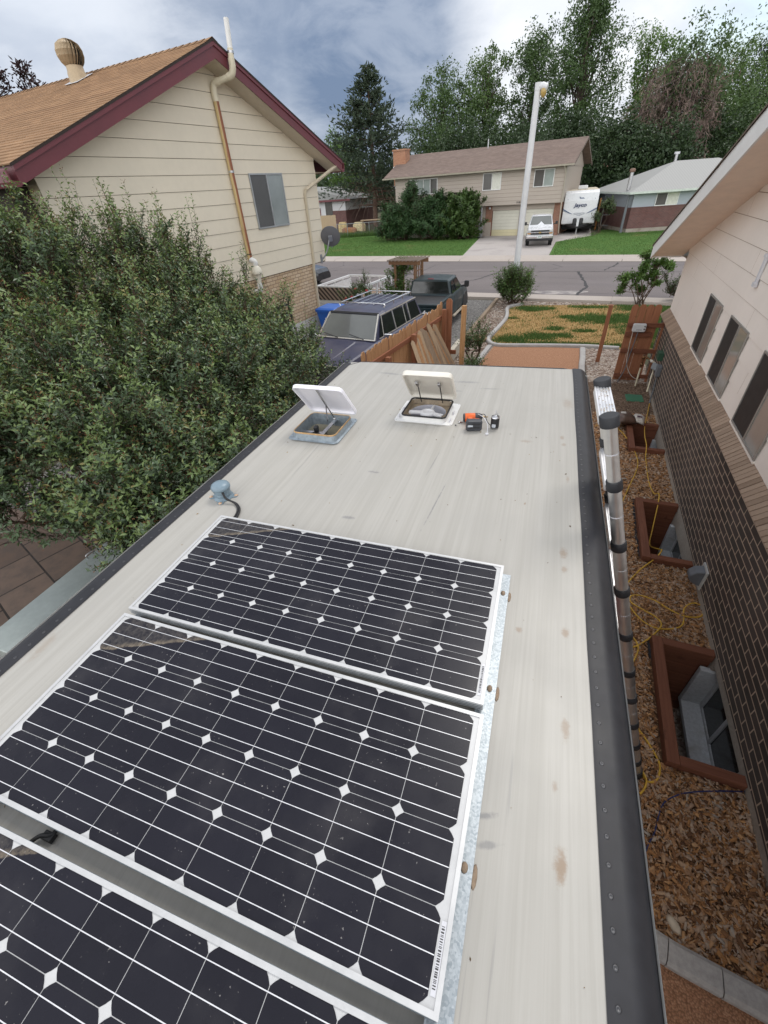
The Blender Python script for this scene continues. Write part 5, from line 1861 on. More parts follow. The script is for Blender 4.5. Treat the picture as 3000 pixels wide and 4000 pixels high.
for sx in (-1, 1):
    panes = [[(-.30, 1.17), (-.12, 1.17), (-.02, 1.52), (-.06, 1.52)], [(-.09, 1.17), (.52, 1.17), (.52, 1.55), (.03, 1.55)], [(.60, 1.17), (1.12, 1.17), (1.12, 1.55), (.60, 1.55)], [(1.16, 1.17), (1.36, 1.17), (1.30, 1.55), (1.16, 1.55)], [(1.46, 1.17), (2.02, 1.17), (1.90, 1.53), (1.42, 1.54)]]
    for p in panes:
        G().poly([(sx * side_x(z), y, z) for y, z in p]).build('side_window', M_carglass, wg)
    g = G()
    g.bar((sx * side_x(1.15), -.32, 1.15), (sx * side_x(1.15), 2.1, 1.15), .016, .022)
    g.bar((sx * side_x(1.58), -.02, 1.58), (sx * side_x(1.58), 1.95, 1.58), .016, .022)
    for y in (-.105, .56, 1.14, 1.40):
        g.bar((sx * side_x(1.16), y, 1.16), (sx * side_x(1.57), y + (.11 if y < 0 else 0), 1.57), .02, .014, up=(1, 0, 0))
    g.build('window_trim', MATS['bright_trim'], wg)
    for y in (.42, 1.18):
        G().tube(smooth_path([(sx * .89, y, 1.035), (sx * .925, y + .01, 1.04), (sx * .925, y + .16, 1.04), (sx * .89, y + .17, 1.035)], 3), .012, 6).build('door_handle', M_chrome, wg)
    mr = G().prism(rrect(.19, .13, .03), (sx * 1.06, -.36, 1.235), (1, .12 * sx, 0), (0, 0, 1), (0, -.055, 0)).build('mirror', M_chrome, wg, bevel=.012)
    G().tube([(sx * .9, -.36, 1.09), (sx * 1.0, -.37, 1.17)], .015, 6).build('mirror_stem', M_chrome, mr)
    for y in (-1.18, 1.30):
        wheel(wg, sx * .78, y, .36, .22, sx)
    g = G()
    for y in (-1.18, 1.30):
        pts = [(y + .43 * math.cos(a), .36 + .43 * math.sin(a)) for a in np.linspace(0, math.pi, 14)]
        g.prism(pts + [(y - .43, .2), (y + .43, .2)], (sx * .86, 0, 0), (0, 1, 0), (0, 0, 1), (sx * .085, 0, 0))
    g.build('wheel_arch', M_blacktrim, wg)
    G().box(*sorted((sx * .925, sx * .945)), -1.7, 2.15, .62, .86).build('side_moulding', mat('wood_grain_side', (.12, .06, .03), .5, var=.2), wg)
g = G()
for z in (.68, .76, .84, .92):
    g.box(-.52, .52, -1.975, -1.95, z - .022, z + .022)
g.box(-.56, .56, -1.97, -1.945, .95, .985)
for x in (-.56, .56):
    g.box(x - .02, x + .02, -1.97, -1.945, .64, .97)
g.box(-.86, .86, -1.95, -1.9, .99, 1.012)
g.build('grille', M_chrome, wg)
G().box(-.56, .56, -1.95, -1.93, .64, .97).build('grille_void', M_blacktrim, wg)
for sx in (-1, 1):
    for z in (.74, .88):
        G().box(*sorted((sx * .60, sx * .80)), -1.965, -1.93, z - .055, z + .055).build('headlight', mat('lamp_glass', (.5, .5, .48), .1, var=.1), wg, bevel=.01)
g = G().box(-.95, .95, -2.08, -1.95, .45, .60)
g.build('bumper', M_chrome, wg, bevel=.02)
g = G().box(-.9, .9, 2.26, 2.38, .45, .60)
g.build('bumper', M_chrome, wg, bevel=.02)
G().poly([(-.62, 2.175, 1.16), (.62, 2.175, 1.16), (.56, 1.995, 1.54), (-.56, 1.995, 1.54)]).build('rear_window', M_carglass, wg)
rk = G()
for x in (-.42, -.21, 0.0, .21, .42):
    rk.bar((x, .55, 1.672), (x, 1.86, 1.668), .028, .014)
rk.build('rack_slat', M_chrome, wg, bevel=.003)
rr = G()
hz = 1.735
rr.tube(smooth_path([(-.60, .34, 1.66), (-.585, .35, hz), (0, .33, hz + .01), (.585, .35, hz), (.60, .34, 1.66)], 5), .014, 7)
rr.tube([(-.585, .35, hz), (-.58, 1.9, hz - .02)], .013, 7)
rr.tube([(.585, .35, hz), (.58, 1.9, hz - .02)], .013, 7)
rr.tube([(-.58, 1.9, hz - .02), (.58, 1.9, hz - .02)], .014, 7)
for sx in (-1, 1):
    for y in (.9, 1.4, 1.88):
        rr.tube([(sx * .585, y, 1.64), (sx * .583, y, hz - .01)], .011, 6)
rr.build('roof_rack', M_chrome, wg)
G().box(-.77, -.70, -.44, -.425, 1.17, 1.25, M=None).build('parking_sticker', mat('sticker', (.5, .35, .33), .6), wg)


# ---- pickups
def pickup(root, paint, L, W, bed_end, cab_rear, cab_front, hood_z, roof_z, bed_z, wheels, wr, sill=.42, glass=M_carglass, grille=None):
    """front towards -Y, y=0 at the front bumper, tailgate at y=L"""
    hw = W / 2
    b = G().loft(body_sections([(.06, hw * .86, hw * .84, sill + .08, hood_z - .16), (.16, hw * .96, hw * .88, sill, hood_z - .08), (.5, hw, hw * .92, sill, hood_z - .03), (cab_front - .1, hw, hw * .94, sill, hood_z + .03), (cab_front + .1, hw, hw * .94, sill, bed_z + .04), (cab_rear, hw, hw * .94, sill, bed_z + .04), (cab_rear + .03, hw, hw * .94, sill, bed_z), (L - .04, hw, hw * .95, sill + .05, bed_z), (L, hw * .97, hw * .93, sill + .1, bed_z - .02)], top_r=.06))
    body = b.build('body', paint, root, bevel=.014)
    z0 = bed_z + .02
    run = (roof_z - z0)
    g = G()
    sec = []
    for y, w0, w1, z1 in ((cab_front - .12, .9, .9, z0), (cab_front + run * .72, .9, .74, roof_z - .02), (cab_front + run * .95, .9, .76, roof_z), (cab_rear - run * .30, .9, .76, roof_z - .005), (cab_rear - run * .18, .9, .755, roof_z - .02), (cab_rear, .9, .9, z0)):
        a, c_ = hw * w0, hw * w1
        sec.append([(-a, y, z0 - .03), (a, y, z0 - .03), (c_ + .01, y, max(z0 - .02, z1 - .05)), (c_ - .06, y, z1), (0, y, z1 + .02), (-c_ + .06, y, z1), (-c_ - .01, y, max(z0 - .02, z1 - .05))])
    g.loft(sec)
    g.build('cab', paint, root, bevel=.014)
    # glass
    up = lambda y0, y1, t_: (y0 + (y1 - y0) * t_, z0 + run * t_)
    ya, za = up(cab_front - .12, cab_front + run * .72, .1)
    yb, zb = up(cab_front - .12, cab_front + run * .72, .93)
    n = Vector((0, -run, run * .84)).normalized() * .008
    G().poly([Vector(p) + n for p in ((-hw * .82, ya, za), (hw * .82, ya, za), (hw * .70, yb, zb), (-hw * .70, yb, zb))]).build('windscreen', glass, root)
    ya, za = up(cab_rear, cab_rear - run * .18, .12)
    yb, zb = up(cab_rear, cab_rear - run * .18, .86)
    n = Vector((0, run, run * .18)).normalized() * .010
    G().poly([Vector(p) + n for p in ((-hw * .80, ya, za), (hw * .80, ya, za), (hw * .70, yb, zb), (-hw * .70, yb, zb))]).build('rear_window', M_carglass, root)
    sxf = lambda z: hw * (.9 - .145 * max(0, z - z0) / run) + .012
    yf0, yf1 = cab_front + .12, cab_front + run * .74
    mid = cab_front + (cab_rear - cab_front) * .6
    for sx in (-1, 1):
        zt, zb_ = roof_z - .09, z0 + .03
        for p in ([(yf0 + .02, zb_), (mid - .04, zb_), (mid - .04, zt), (yf1 + .05, zt)], [(mid + .04, zb_), (cab_rear - .14, zb_), (cab_rear - .22, zt), (mid + .04, zt)]):
            G().poly([(sx * sxf(z), y, z) for y, z in p]).build('side_window', M_carglass, root)
        mr = G().prism(rrect(.16, .2, .04), (sx * (hw + .14), yf0 + .08, z0 + .14), (1, 0, 0), (0, 0, 1), (0, -.1, 0)).build('mirror', M_blacktrim, root, bevel=.02)
        G().bar((sx * (hw * .93), yf0 + .06, z0 + .06), (sx * (hw + .1), yf0 + .06, z0 + .1), .05, .05).build('mirror_arm', M_blacktrim, mr)
        for y in wheels:
            wheel(root, sx * (hw - .13), y, wr, .24, sx)
            pts = [(y + (wr + .07) * math.cos(a), wr + (wr + .07) * math.sin(a)) for a in np.linspace(0, math.pi, 14)]
            G().prism(pts + [(y - wr - .07, .25), (y + wr + .07, .25)], (sx * (hw - .06), 0, 0), (0, 1, 0), (0, 0, 1), (sx * .075, 0, 0)).build('wheel_arch', M_blacktrim, root)
    # bed: flat dark liner inside the rails, its black painting the hollow's shade
    g = G()
    y0, y1, w_ = cab_rear + .08, L - .10, hw * .80
    g.box(-w_, w_, y0, y1, bed_z - .02, bed_z + .019)
    g.build('bed_liner', M_blacktrim, root)
    g = G()
    for a, c_ in (((-hw * .87, y0 - .04, bed_z + .03), (-hw * .87, y1 + .06, bed_z + .03)), ((hw * .87, y0 - .04, bed_z + .03), (hw * .87, y1 + .06, bed_z + .03)), ((-hw * .87, y1 + .06, bed_z + .03), (hw * .87, y1 + .06, bed_z + .03))):
        g.bar(a, c_, .11, .08)
    g.build('bed_rail', paint, root, bevel=.02)
    return body


# dark teal pickup nose to the street
dk_ = T('parked_pickup', 'dark teal pickup with a short bed, its tailgate behind the navy SUV', 'pickup truck', (-2.80, 16.95, 0), R(180) - R(3))
pickup(dk_, M_dak, 4.15, 1.66, 4.15, 2.55, 1.1, .92, 1.38, .90, (.72, 3.35), .33, sill=.32)
zt = 4.158
G().box(-.62, .62, 4.15, 4.165, .45, .86).build('tailgate', M_dak, dk_, bevel=.01)
Mt = Matrix(((-1, 0, 0, -.40), (0, 0, 1, 4.168), (0, 1, 0, .72), (0, 0, 0, 1)))
text_part('tailgate_lettering', '4x4', .20, mat('white_decal', (.75, .76, .78), .5), dk_, Mt, .001, .006, scale_x=1.1)
for sx in (-1, 1):
    G().box(*sorted((sx * .66, sx * .78)), 4.13, 4.17, .5, .84).build('tail_light', mat('red_lens', (.25, .01, .012), .2), dk_, bevel=.01)
    G().bar((sx * .86, 1.2, .30), (sx * .86, 2.6, .30), .09, .06).build('side_step', mat('step_tan', (.38, .33, .26), .5), dk_, bevel=.02)
G().box(-.10, .10, 2.39, 2.44, 1.355, 1.40).build('brake_light', MATS['red_lens'], dk_, bevel=.008)
G().box(.78, .826, 2.86, 3.02, .66, .80).build('fuel_flap', M_dak, dk_, bevel=.01)
G().box(-.72, .72, 4.17, 4.27, .36, .48).build('bumper', M_chrome, dk_, bevel=.02)

# white pickup across the street, facing us
wt = T('parked_pickup', 'white full size pickup facing the street on the driveway across the road', 'pickup truck', (-.13, 35.4, 0), R(2))
pickup(wt, M_wtruck, 5.5, 1.80, 5.5, 3.3, 1.35, 1.10, 1.72, 1.12, (.85, 4.4), .36, sill=.46, glass=M_screen)
g = G().box(-.62, .62, -.0, .08, .72, .98)
g.build('grille', M_blacktrim, wt, bevel=.02)
g = G().box(-.84, .84, -.03, .06, .82, .87)
g.build('grille_bar', M_chrome, wt, bevel=.01)
G().prism([(-.11, 0), (-.04, 0), (-.04, .035), (.04, .035), (.04, 0), (.11, 0), (.09, -.035), (.04, -.035), (.04, -.06), (-.04, -.06), (-.04, -.035), (-.09, -.035)], (0, -.032, .855), (1, 0, 0), (0, 0, 1), (0, -.012, 0)).build('grille_badge', mat('gold_badge', (.35, .24, .06), .35, .6), wt)
for sx in (-1, 1):
    G().box(*sorted((sx * .60, sx * .83)), -.01, .12, .89, 1.0).build('headlight', MATS['lamp_glass'], wt, bevel=.02)
    G().box(*sorted((sx * .60, sx * .83)), -.005, .12, .76, .82).build('indicator', mat('amber_lens', (.5, .25, .06), .3), wt, bevel=.01)
g = G().box(-.88, .88, -.14, .04, .50, .66)
g.build('bumper', M_chrome, wt, bevel=.03)
G().box(-.80, .80, -.06, .08, .36, .50).build('air_dam', M_blacktrim, wt, bevel=.02)
npl = G().box(-.15, .15, -.155, -.14, .52, .66).build('number_plate', mat('plate_white', (.6, .62, .62), .4), wt)
G().prism([(-.13, -.02), (-.05, .03), (.03, .0), (.09, .035), (.13, -.02)], (0, -.157, .60), (1, 0, 0), (0, 0, 1), (0, -.003, 0)).build('plate_mountains', mat('plate_green', (.05, .14, .08), .5), npl)

# ---- travel trailer on the far driveway
jt = T('travel_trailer', 'white travel trailer with blue side swooshes, parked beside the grey two storey house', 'travel trailer', (2.47, 43.1, 0), R(-1))
M_tw = mat('trailer_white', (.66, .67, .68), .3, var=.02)
hw = 1.25
P = [(0, .72), (0, 1.45), (.05, 2.2), (.32, 2.72), (.75, 2.86), (7.2, 2.86), (7.2, .62), (.5, .62)]
G().prism(P, (-hw, 0, 0), (0, 1, 0), (0, 0, 1), (2 * hw, 0, 0)).build('body', M_tw, jt, bevel=.05)
G().box(-hw + .06, hw - .06, .78, 7.1, 2.862, 2.89).build('roof_membrane', mat('tan_membrane', (.55, .49, .38), .8), jt)
G().box(-.36, .36, 2.0, 2.95, 2.89, 3.14).build('air_conditioner', M_tw, jt, bevel=.05)
g = G()
for k in range(6):
    z = .80 + k * .075
    g.box(-hw + .01, hw - .01, -.012, .0, z, z + .052)
g.build('front_rib', M_tw, jt, bevel=.006)
M_swb = mat('blue_grey_swoosh', (.08, .12, .22), .4)
M_swg = mat('grey_swoosh', (.28, .3, .34), .4)
for sx in (-1, 1):
    G().prism([(sx * 1.24, 1.74), (sx * .98, 1.60), (sx * .48, 1.36), (sx * .78, 1.44), (sx * 1.24, 1.66)], (0, -.008, 0), (1, 0, 0), (0, 0, 1), (0, -.006, 0)).build('swoosh', M_swb, jt)
    G().prism([(sx * 1.24, 1.64), (sx * .78, 1.42), (sx * .5, 1.34), (sx * 1.24, 1.60)], (0, -.008, 0), (1, 0, 0), (0, 0, 1), (0, -.006, 0)).build('swoosh', M_swg, jt)
    G().lathe([(0, 0), (.03, 0), (.02, .02), (0, .02)], 8, Matrix.Translation((sx * 1.0, .10, 2.32)) @ Matrix.Rotation(R(90), 4, 'X')).build('marker_light', M_swg, jt)
g = G()
g.prism([(-.42, 1.36), (0, 1.22), (.42, 1.36), (.40, 1.39), (0, 1.26), (-.40, 1.39)], (0, -.008, 0), (1, 0, 0), (0, 0, 1), (0, -.006, 0))
g.prism([(-.42, 1.40), (.42, 1.40), (.36, 1.43), (-.36, 1.43)], (0, -.008, 0), (1, 0, 0), (0, 0, 1), (0, -.006, 0))
g.prism([(-.2, 1.33), (.2, 1.33), (.12, 1.37), (-.12, 1.37)], (0, -.008, 0), (1, 0, 0), (0, 0, 1), (0, -.006, 0))
g.build('shield_emblem', M_swg, jt)
Mj = Matrix(((1, 0, 0, 0), (0, 0, -1, .03 - .052), (0, 1, 0, 1.93), (0, 0, 0, 1)))
lb = text_part('lettering', 'Jayco', .34, mat('navy_ink', (.03, .045, .11), .5), jt, Mj, .012, .008, shear=.2, scale_x=1.25)
g = G()
ey = lambda x, z: (x, z)
g.prism([(-.26, 2.20), (-.12, 2.36), (-.18, 2.50), (-.02, 2.40), (.12, 2.42), (.24, 2.34), (.38, 2.28), (.24, 2.27), (.10, 2.22), (-.04, 2.19)], (0, .03, 0), (1, 0, 0), (0, .05, 1), (0, -.03, 0))
g.build('bird_emblem', mat('emblem_grey', (.16, .2, .28), .5), jt)
G().prism([(-.10, 2.24), (.0, 2.33), (.1, 2.30), (.02, 2.23)], (0, .012, .0), (1, 0, 0), (0, .05, 1), (0, -.02, 0)).build('emblem_white', M_tw, jt)
g = G().bar((-.9, .4, .62), (0, -1.3, .55), .09, .12)
g.bar((.9, .4, .62), (0, -1.3, .55), .09, .12)
g.build('tow_frame', M_blacktrim, jt)
G().tube([(0, -1.15, .02), (0, -1.15, 1.0)], .045, 10).build('jack_post', M_steel, jt)
G().tube([(0, -1.15, .62), (0, -1.15, 1.08)], .09, 12).build('jack_head', M_tw, jt)
for sx in (-1, 1):
    G().lathe([(0, 0), (.14, 0), (.15, .04), (.15, .42), (.11, .50), (.04, .52), (0, .52)], 16, Matrix.Translation((sx * .24, -.45, .60))).build('gas_bottle', M_blacktrim, jt)
    for y in (3.4, 4.3):
        wheel(jt, sx * 1.05, y, .34, .2, sx)
G().box(-.16, .16, -1.3, -1.0, .0, .05).build('jack_block', M_wtimber, jt)
G().box(-1.15, 1.15, .55, 7.1, .3, .62).build('underbody', M_dark, jt)

# ---- flat utility trailer with white mesh rails, and the bits round it
M_wm = mat('white_painted_steel', (.70, .70, .70), .45, var=.08, scale=8)
t = NT('expanded_mesh')
v = t.coord(scale=(1, 1, 1), rot=(0, 0, 0))
w1 = t.node('ShaderNodeTexWave', wave_type='BANDS', bands_direction='DIAGONAL')
t.l.new(v, w1.inputs[0])
w1.inputs['Scale'].default_value = 3.2
c = t.mix(t.ramp(w1.outputs[0], .45, .6), (.05, .035, .03), (.33, .25, .2))
M_mesh = t.done(c, .8)
ut = T('utility_trailer', 'flat trailer with white tube side rails and a mesh ramp, beyond the navy SUV', 'utility trailer', (-6.6, 15.5, 0), -AZL)
g = G()
X0, X1, Y0, Y1 = -1.0, .95, -.25, 2.2
zt, zb = 1.02, .52
cor = [(X0, Y0), (X1, Y0), (X1, Y1), (X0, Y1)]
for k in range(4):
    a, b = cor[k], cor[(k + 1) % 4]
    g.bar((*a, zt), (*b, zt), .07, .07)
    g.bar((*a, zb), (*b, zb), .08, .10)
    n = 4
    for q_ in range(n):
        x, y = a[0] + (b[0] - a[0]) * q_ / n, a[1] + (b[1] - a[1]) * q_ / n
        g.bar((x, y, zb), (x, y, zt), .06, .06, up=(0, 1, 0))
g.build('side_rail', M_wm, ut)
G().box(X0, X1, Y0, Y1, zb - .01, zb + .02).build('deck', wood_mat('deck_board', (.2, .13, .09), (.36, .26, .19), 'X'), ut)
G().prism([(X0, 0), (X1, 0), (X1, .46), (X0, .46)], (0, Y0 - .04, zb + .03), (1, 0, 0), (0, 0, 1), (0, .012, 0)).build('mesh_ramp', M_mesh, ut)
G().box(X0 - .02, X0 + .02, Y0, Y1, zb, .92).build('side_panel', M_wm, ut)
for sx, x in ((-1, X0 + .02), (1, X1 - .02)):
    wheel(ut, x, 1.0, .3, .18, sx)
bc = T('parked_car', 'dark car just showing past the cream house corner, on the street', 'car', (-11.15, 21.7, 0), R(90) + AZS * 0 - R(8))
bw = G().loft(body_sections([(-.9, .62, .55, .3, .62), (-.7, .78, .7, .25, .76), (0, .84, .76, .24, .86), (.7, .86, .8, .24, .92), (3.4, .86, .8, .26, .94), (3.7, .8, .7, .35, .86)])).build('body', mat('black_car_paint', (.012, .013, .016), .2, coat=.5), bc, bevel=.03)
G().loft([[(-.74, .8, .9), (.74, .8, .9), (.72, .82, .93), (-.72, .82, .93)], [(-.62, 1.5, .9), (.62, 1.5, .9), (.58, 1.5, 1.38), (-.58, 1.5, 1.38)], [(-.62, 2.6, .9), (.62, 2.6, .9), (.58, 2.5, 1.38), (-.58, 2.5, 1.38)], [(-.7, 3.3, .9), (.7, 3.3, .9), (.68, 3.25, .94), (-.68, 3.25, .94)]]).build('cabin', M_carglass, bc, bevel=.03)
for sx in (-1, 1):
    G().box(*sorted((sx * .45, sx * .66)), -.80, -.6, .52, .64).build('headlight', mat('amber_lens', (.5, .25, .06), .3) if sx > 0 else MATS['lamp_glass'], bc, bevel=.02)
    for y in (.1, 2.8):
        wheel(bc, sx * .75, y, .31, .2, sx)

# ================================================================== BINS, FENCES, POSTS
M_bin = mat('recycling_blue', (.02, .11, .45), .42, var=.08, scale=3)


def bin_(label, loc, rz, emblem=True):
    b = T('recycling_bin', label, 'recycling bin', loc, rz, 'blue wheeled recycling bins')
    ring = lambda w, d, z, y=0: [(x, yy + y, z) for x, yy in rrect(w, d, .06, 3)]
    G().loft([ring(.48, .52, .05, .03), ring(.66, .74, .92), ring(.66, .74, .97)]).build('tub', M_bin, b)
    G().loft([ring(.72, .80, .955), ring(.72, .80, 1.0)], caps=False).build('rim', M_bin, b)
    G().loft([ring(.73, .82, 1.0), ring(.73, .82, 1.025), ring(.60, .66, 1.06), ring(.42, .4, 1.05)], smooth=False).build('lid', M_bin, b, bevel=.01)
    g = G().tube([(-.25, .42, .96), (.25, .42, .96)], .018, 8)
    g.build('handle', M_bin, b)
    for sx in (-1, 1):
        Mx = Matrix.Translation((sx * .27, .30, .13)) @ Matrix.Rotation(R(90), 4, 'Y')
        G().lathe([(0, -.03), (.13, -.03), (.13, .03), (0, .03)], 16, Mx).build('wheel', M_rubber, b)
    if emblem:
        # three chasing arrows and a line of tiny lettering
        e = G()
        sl = Vector((0, -.09 / .87, 1)).normalized()
        o = Vector((.0, -.352, .70))
        for k in range(3):
            a = R(90 + 120 * k)
            pts = []
            for r0, aa in ((.085, -38), (.085, 12), (.11, 12), (.07, 42), (.032, 12), (.052, 12), (.052, -38)):
                an = a + R(aa)
                pts.append((r0 * math.cos(an), r0 * math.sin(an)))
            e.prism(pts, o, (1, 0, 0), sl, (0, -.004, 0))
        e.prism([(-.1, -.135), (.1, -.135), (.1, -.12), (-.1, -.12)], o, (1, 0, 0), sl, (0, -.004, 0))
        e.build('recycling_logo', mat('white_decal', (.75, .76, .78), .5), b)
    return b


bin_('blue recycling bin with white arrows between the tan brick wall and the navy SUV', (-5.55, 12.05, 0), -AZL + R(4))
bin_('blue recycling bin across the street in front of the plank fence', (-21.6, 47.5, 0), R(12), False)

M_cedar = wood_mat('cedar_picket', (.30, .135, .055), (.55, .33, .17), 'Z', .75, .6)
M_cedar2 = wood_mat('old_cedar_board', (.30, .20, .12), (.52, .40, .27), 'Z', .8, .7)
M_cedar3 = wood_mat('grey_cedar_board', (.19, .13, .085), (.40, .31, .22), 'Z', .85, .7)
M_redz = wood_mat('redwood_post', (.20, .078, .04), (.36, .16, .085), 'Z', .7, .4)
M_redy = wood_mat('redwood_rail', (.19, .07, .037), (.34, .14, .07), 'Y', .7, .4)
M_fir = wood_mat('new_fir_post', (.38, .2, .085), (.55, .34, .17), 'Z', .65, .3)


def dog_ear(w, h):
    return [(-w / 2, 0), (w / 2, 0), (w / 2, h - .045), (w / 2 - .04, h), (-w / 2 + .04, h), (-w / 2, h - .045)]


pf = T('picket_fence', 'cedar picket fence with redwood rails and posts beside the navy SUV', 'fence', (-1.70, 7.5, 0), -AZL)
y = -1.75
while y < 1.98:
    h = 1.66 + random.uniform(-.025, .025) + (.05 if y > 1.6 else 0)
    G().prism(dog_ear(.136, h), (-.075 + random.uniform(-.004, .004), y, .02), (0, 1, 0), (random.uniform(-.012, .012), 0, 1), (.017, 0, 0)).build('picket', M_cedar, pf)
    y += .145
for z in (.35, 1.42):
    G().box(-.055, -.015, -1.75, 1.97, z - .045, z + .045).build('rail', M_redy, pf, bevel=.004)
for y, h in ((-1.05, 1.40), (.12, 1.50), (1.85, 1.60)):
    G().box(-.012, .083, y - .048, y + .048, -.05, h).build('post', M_redz, pf, bevel=.005)
G().prism(dog_ear(.14, 1.80), (.10, 1.96, 0), (1, .1, 0), (0, 0, 1), (0, .03, 0)).build('end_picket', M_redz, pf)
G().bar((.10, 1.98, .62), (.30, 1.98, .62), .04, .09).build('gate_bracket', M_redy, pf)
# loose pickets leaned against it
for k in range(22):
    f_ = k / 21
    base = Vector((-1.02 + .22 * f_ + random.uniform(-.07, .05), 7.15 + 1.75 * f_, .02))
    topv = Vector((-1.66 + .05 * f_ + .018 * k * .4, 7.55 + 1.02 * f_ + random.uniform(-.05, .05), 1.50 + random.uniform(-.16, .07)))
    d = (topv - base).normalized()
    s_ = Vector((.95, .55 + .5 * random.random(), 0)).normalized()
    s_ = (s_ - d * s_.dot(d)).normalized()
    w_ = d.cross(s_)
    L = (topv - base).length
    o = G().prism(dog_ear(.088, L), base, s_, d, w_ * .016).build('loose_picket', (M_cedar2, M_cedar, M_cedar3)[(k * 7) % 3])
    tag(o, 'loose cedar picket among those stacked leaning on the fence', 'fence board', 'loose pickets leaning on the fence')


def post(label, loc, w, h, m, lean=(0, 0)):
    o = G().box(-w / 2, w / 2, -w / 2, w / 2, -.05, h).build('fence_post', m, None, loc, (lean[0], lean[1], -AZL), bevel=.006)
    return tag(o, label, 'fence post')


post('pale new fir post standing alone right of the picket fence', (-.885, 9.05, 0), .095, 1.74, M_fir)
post('lone redwood post at the far end of the camper behind the ladder top', (2.30, 11.02, 0), .092, 1.37, M_redz)

# plank gate section standing by the right-hand house, with irrigation gear
gt = T('gate_panel', 'unfinished redwood plank gate section against the dark brick corner', 'gate', (0, 0, 0))
for x in (2.555, 2.70, 2.845, 2.985):
    G().prism(dog_ear(.138, 1.60 + random.uniform(-.01, .012)), (x + .065, 9.79, .03), (1, .02, 0), (0, 0, 1), (0, .018, 0)).build('plank', M_redz, gt)
for z in (.14, .70, 1.05, 1.24):
    x1 = 3.06 if z == 1.05 else 3.25
    G().bar((2.55, 9.745, z), (x1, 9.75, z), .04, .085).build('rail', M_redx, gt, bevel=.004)
G().bar((3.255, 9.755, .02), (3.255, 9.755, 1.30), .085, .045, up=(0, 1, 0)).build('stile', M_redz, gt, bevel=.004)
ic = T('irrigation_controller', 'pale grey irrigation controller box screwed to the plank gate, trailing two cables', 'controller box', (2.78, 9.70, 1.20))
G().prism(rrect(.255, .17, .03), (0, 0.03, 0), (1, 0, 0), (0, 0, 1), (0, -.075, 0)).build('case', mat('controller_grey', (.5, .52, .53), .45, var=.04), ic, bevel=.018)
for z in (-.02, .035):
    G().lathe([(0, 0), (.014, 0), (.014, .006), (0, .006)], 10, Matrix.Translation((.095, -.046, z)) @ Matrix.Rotation(R(90), 4, 'X')).build('knob', M_blacktrim, ic)
text_part('lettering', 'Rain Timer', .026, M_greybox, ic, Matrix(((1, 0, 0, -.01), (0, 0, -1, -.047), (0, 1, 0, -.035), (0, 0, 0, 1))), .0008) if False else G().box(-.055, .06, -.0475, -.0455, -.042, -.03).build('printed_strip', M_greybox, ic)
G().tube(smooth_path([(-.10, -.01, -.08), (-.09, -.02, -.4), (-.05, -.03, -.75), (.08, -.05, -.98), (.22, -.06, -1.08), (.40, -.05, -1.12)]), .008, 6).build('cable', mat('pale_cable', (.45, .42, .38), .5), ic)
G().tube(smooth_path([(.0, -.01, -.08), (-.01, -.03, -.2), (-.04, -.04, -.6), (-.06, -.05, -.9), (-.14, -.08, -1.18)]), .010, 6).build('cable', M_greybox, ic)
pw = T('backflow_pipework', 'cream and copper backflow pipes rising from the soil by the plank gate', 'pipework', (0, 0, 0))
g = G().tube([(3.0, 9.48, -.02), (3.0, 9.50, .42)], .019, 10)
g.tube([(3.20, 9.18, -.02), (3.245, 9.40, .52), (3.245, 9.40, .56)], .019, 10)
g.tube([(3.245, 9.40, .55), (3.12, 9.44, .62)], .019, 10)
g.build('plastic_pipe', M_pvc, pw)
for p, q_ in (((3.238, 9.36, .22), (3.243, 9.38, .34)), ((3.245, 9.395, .52), (3.245, 9.40, .58)), ((3.17, 9.42, .585), (3.14, 9.435, .605))):
    G().tube([p, q_], .027, 10).build('coupling', mat('white_pvc', (.72, .71, .68), .4), pw)
M_brass = mat('dull_brass', (.20, .11, .055), .45, .8, var=.3, scale=40)
g = G().tube([(3.0, 9.5, .42), (3.0, 9.5, .62)], .016, 8)
g.tube([(3.12, 9.44, .62), (2.99, 9.50, .68)], .016, 8)
g.lathe([(0, 0), (.03, .0), (.034, .03), (.03, .06), (0, .06)], 10, Matrix.Translation((3.0, 9.5, .46)))
g.lathe([(0, 0), (.028, .0), (.034, .03), (.028, .07), (0, .08)], 10, Matrix.Translation((2.995, 9.5, .61)))
g.lathe([(0, 0), (.024, .0), (.028, .02), (.024, .05), (0, .05)], 10, Matrix.Translation((3.06, 9.47, .62)))
g.build('valve_body', M_brass, pw)
G().prism(rrect(.075, .035, .012), (2.99, 9.48, .70), (.9, .2, 0), (-.2, .9, .1), (0, 0, .012)).build('valve_handle', M_chrome, pw)
vb = G().prism(rrect(.33, .36, .03), (2.895, 8.74, .0), (1, 0, 0), (0, 1, 0), (.0, .0, .035)).build('valve_box_lid', mat('pale_green_plastic', (.045, .17, .095), .55, var=.15, scale=9), bevel=.01)
tag(vb, 'rectangular green irrigation valve lid set in the bare soil', 'valve lid')

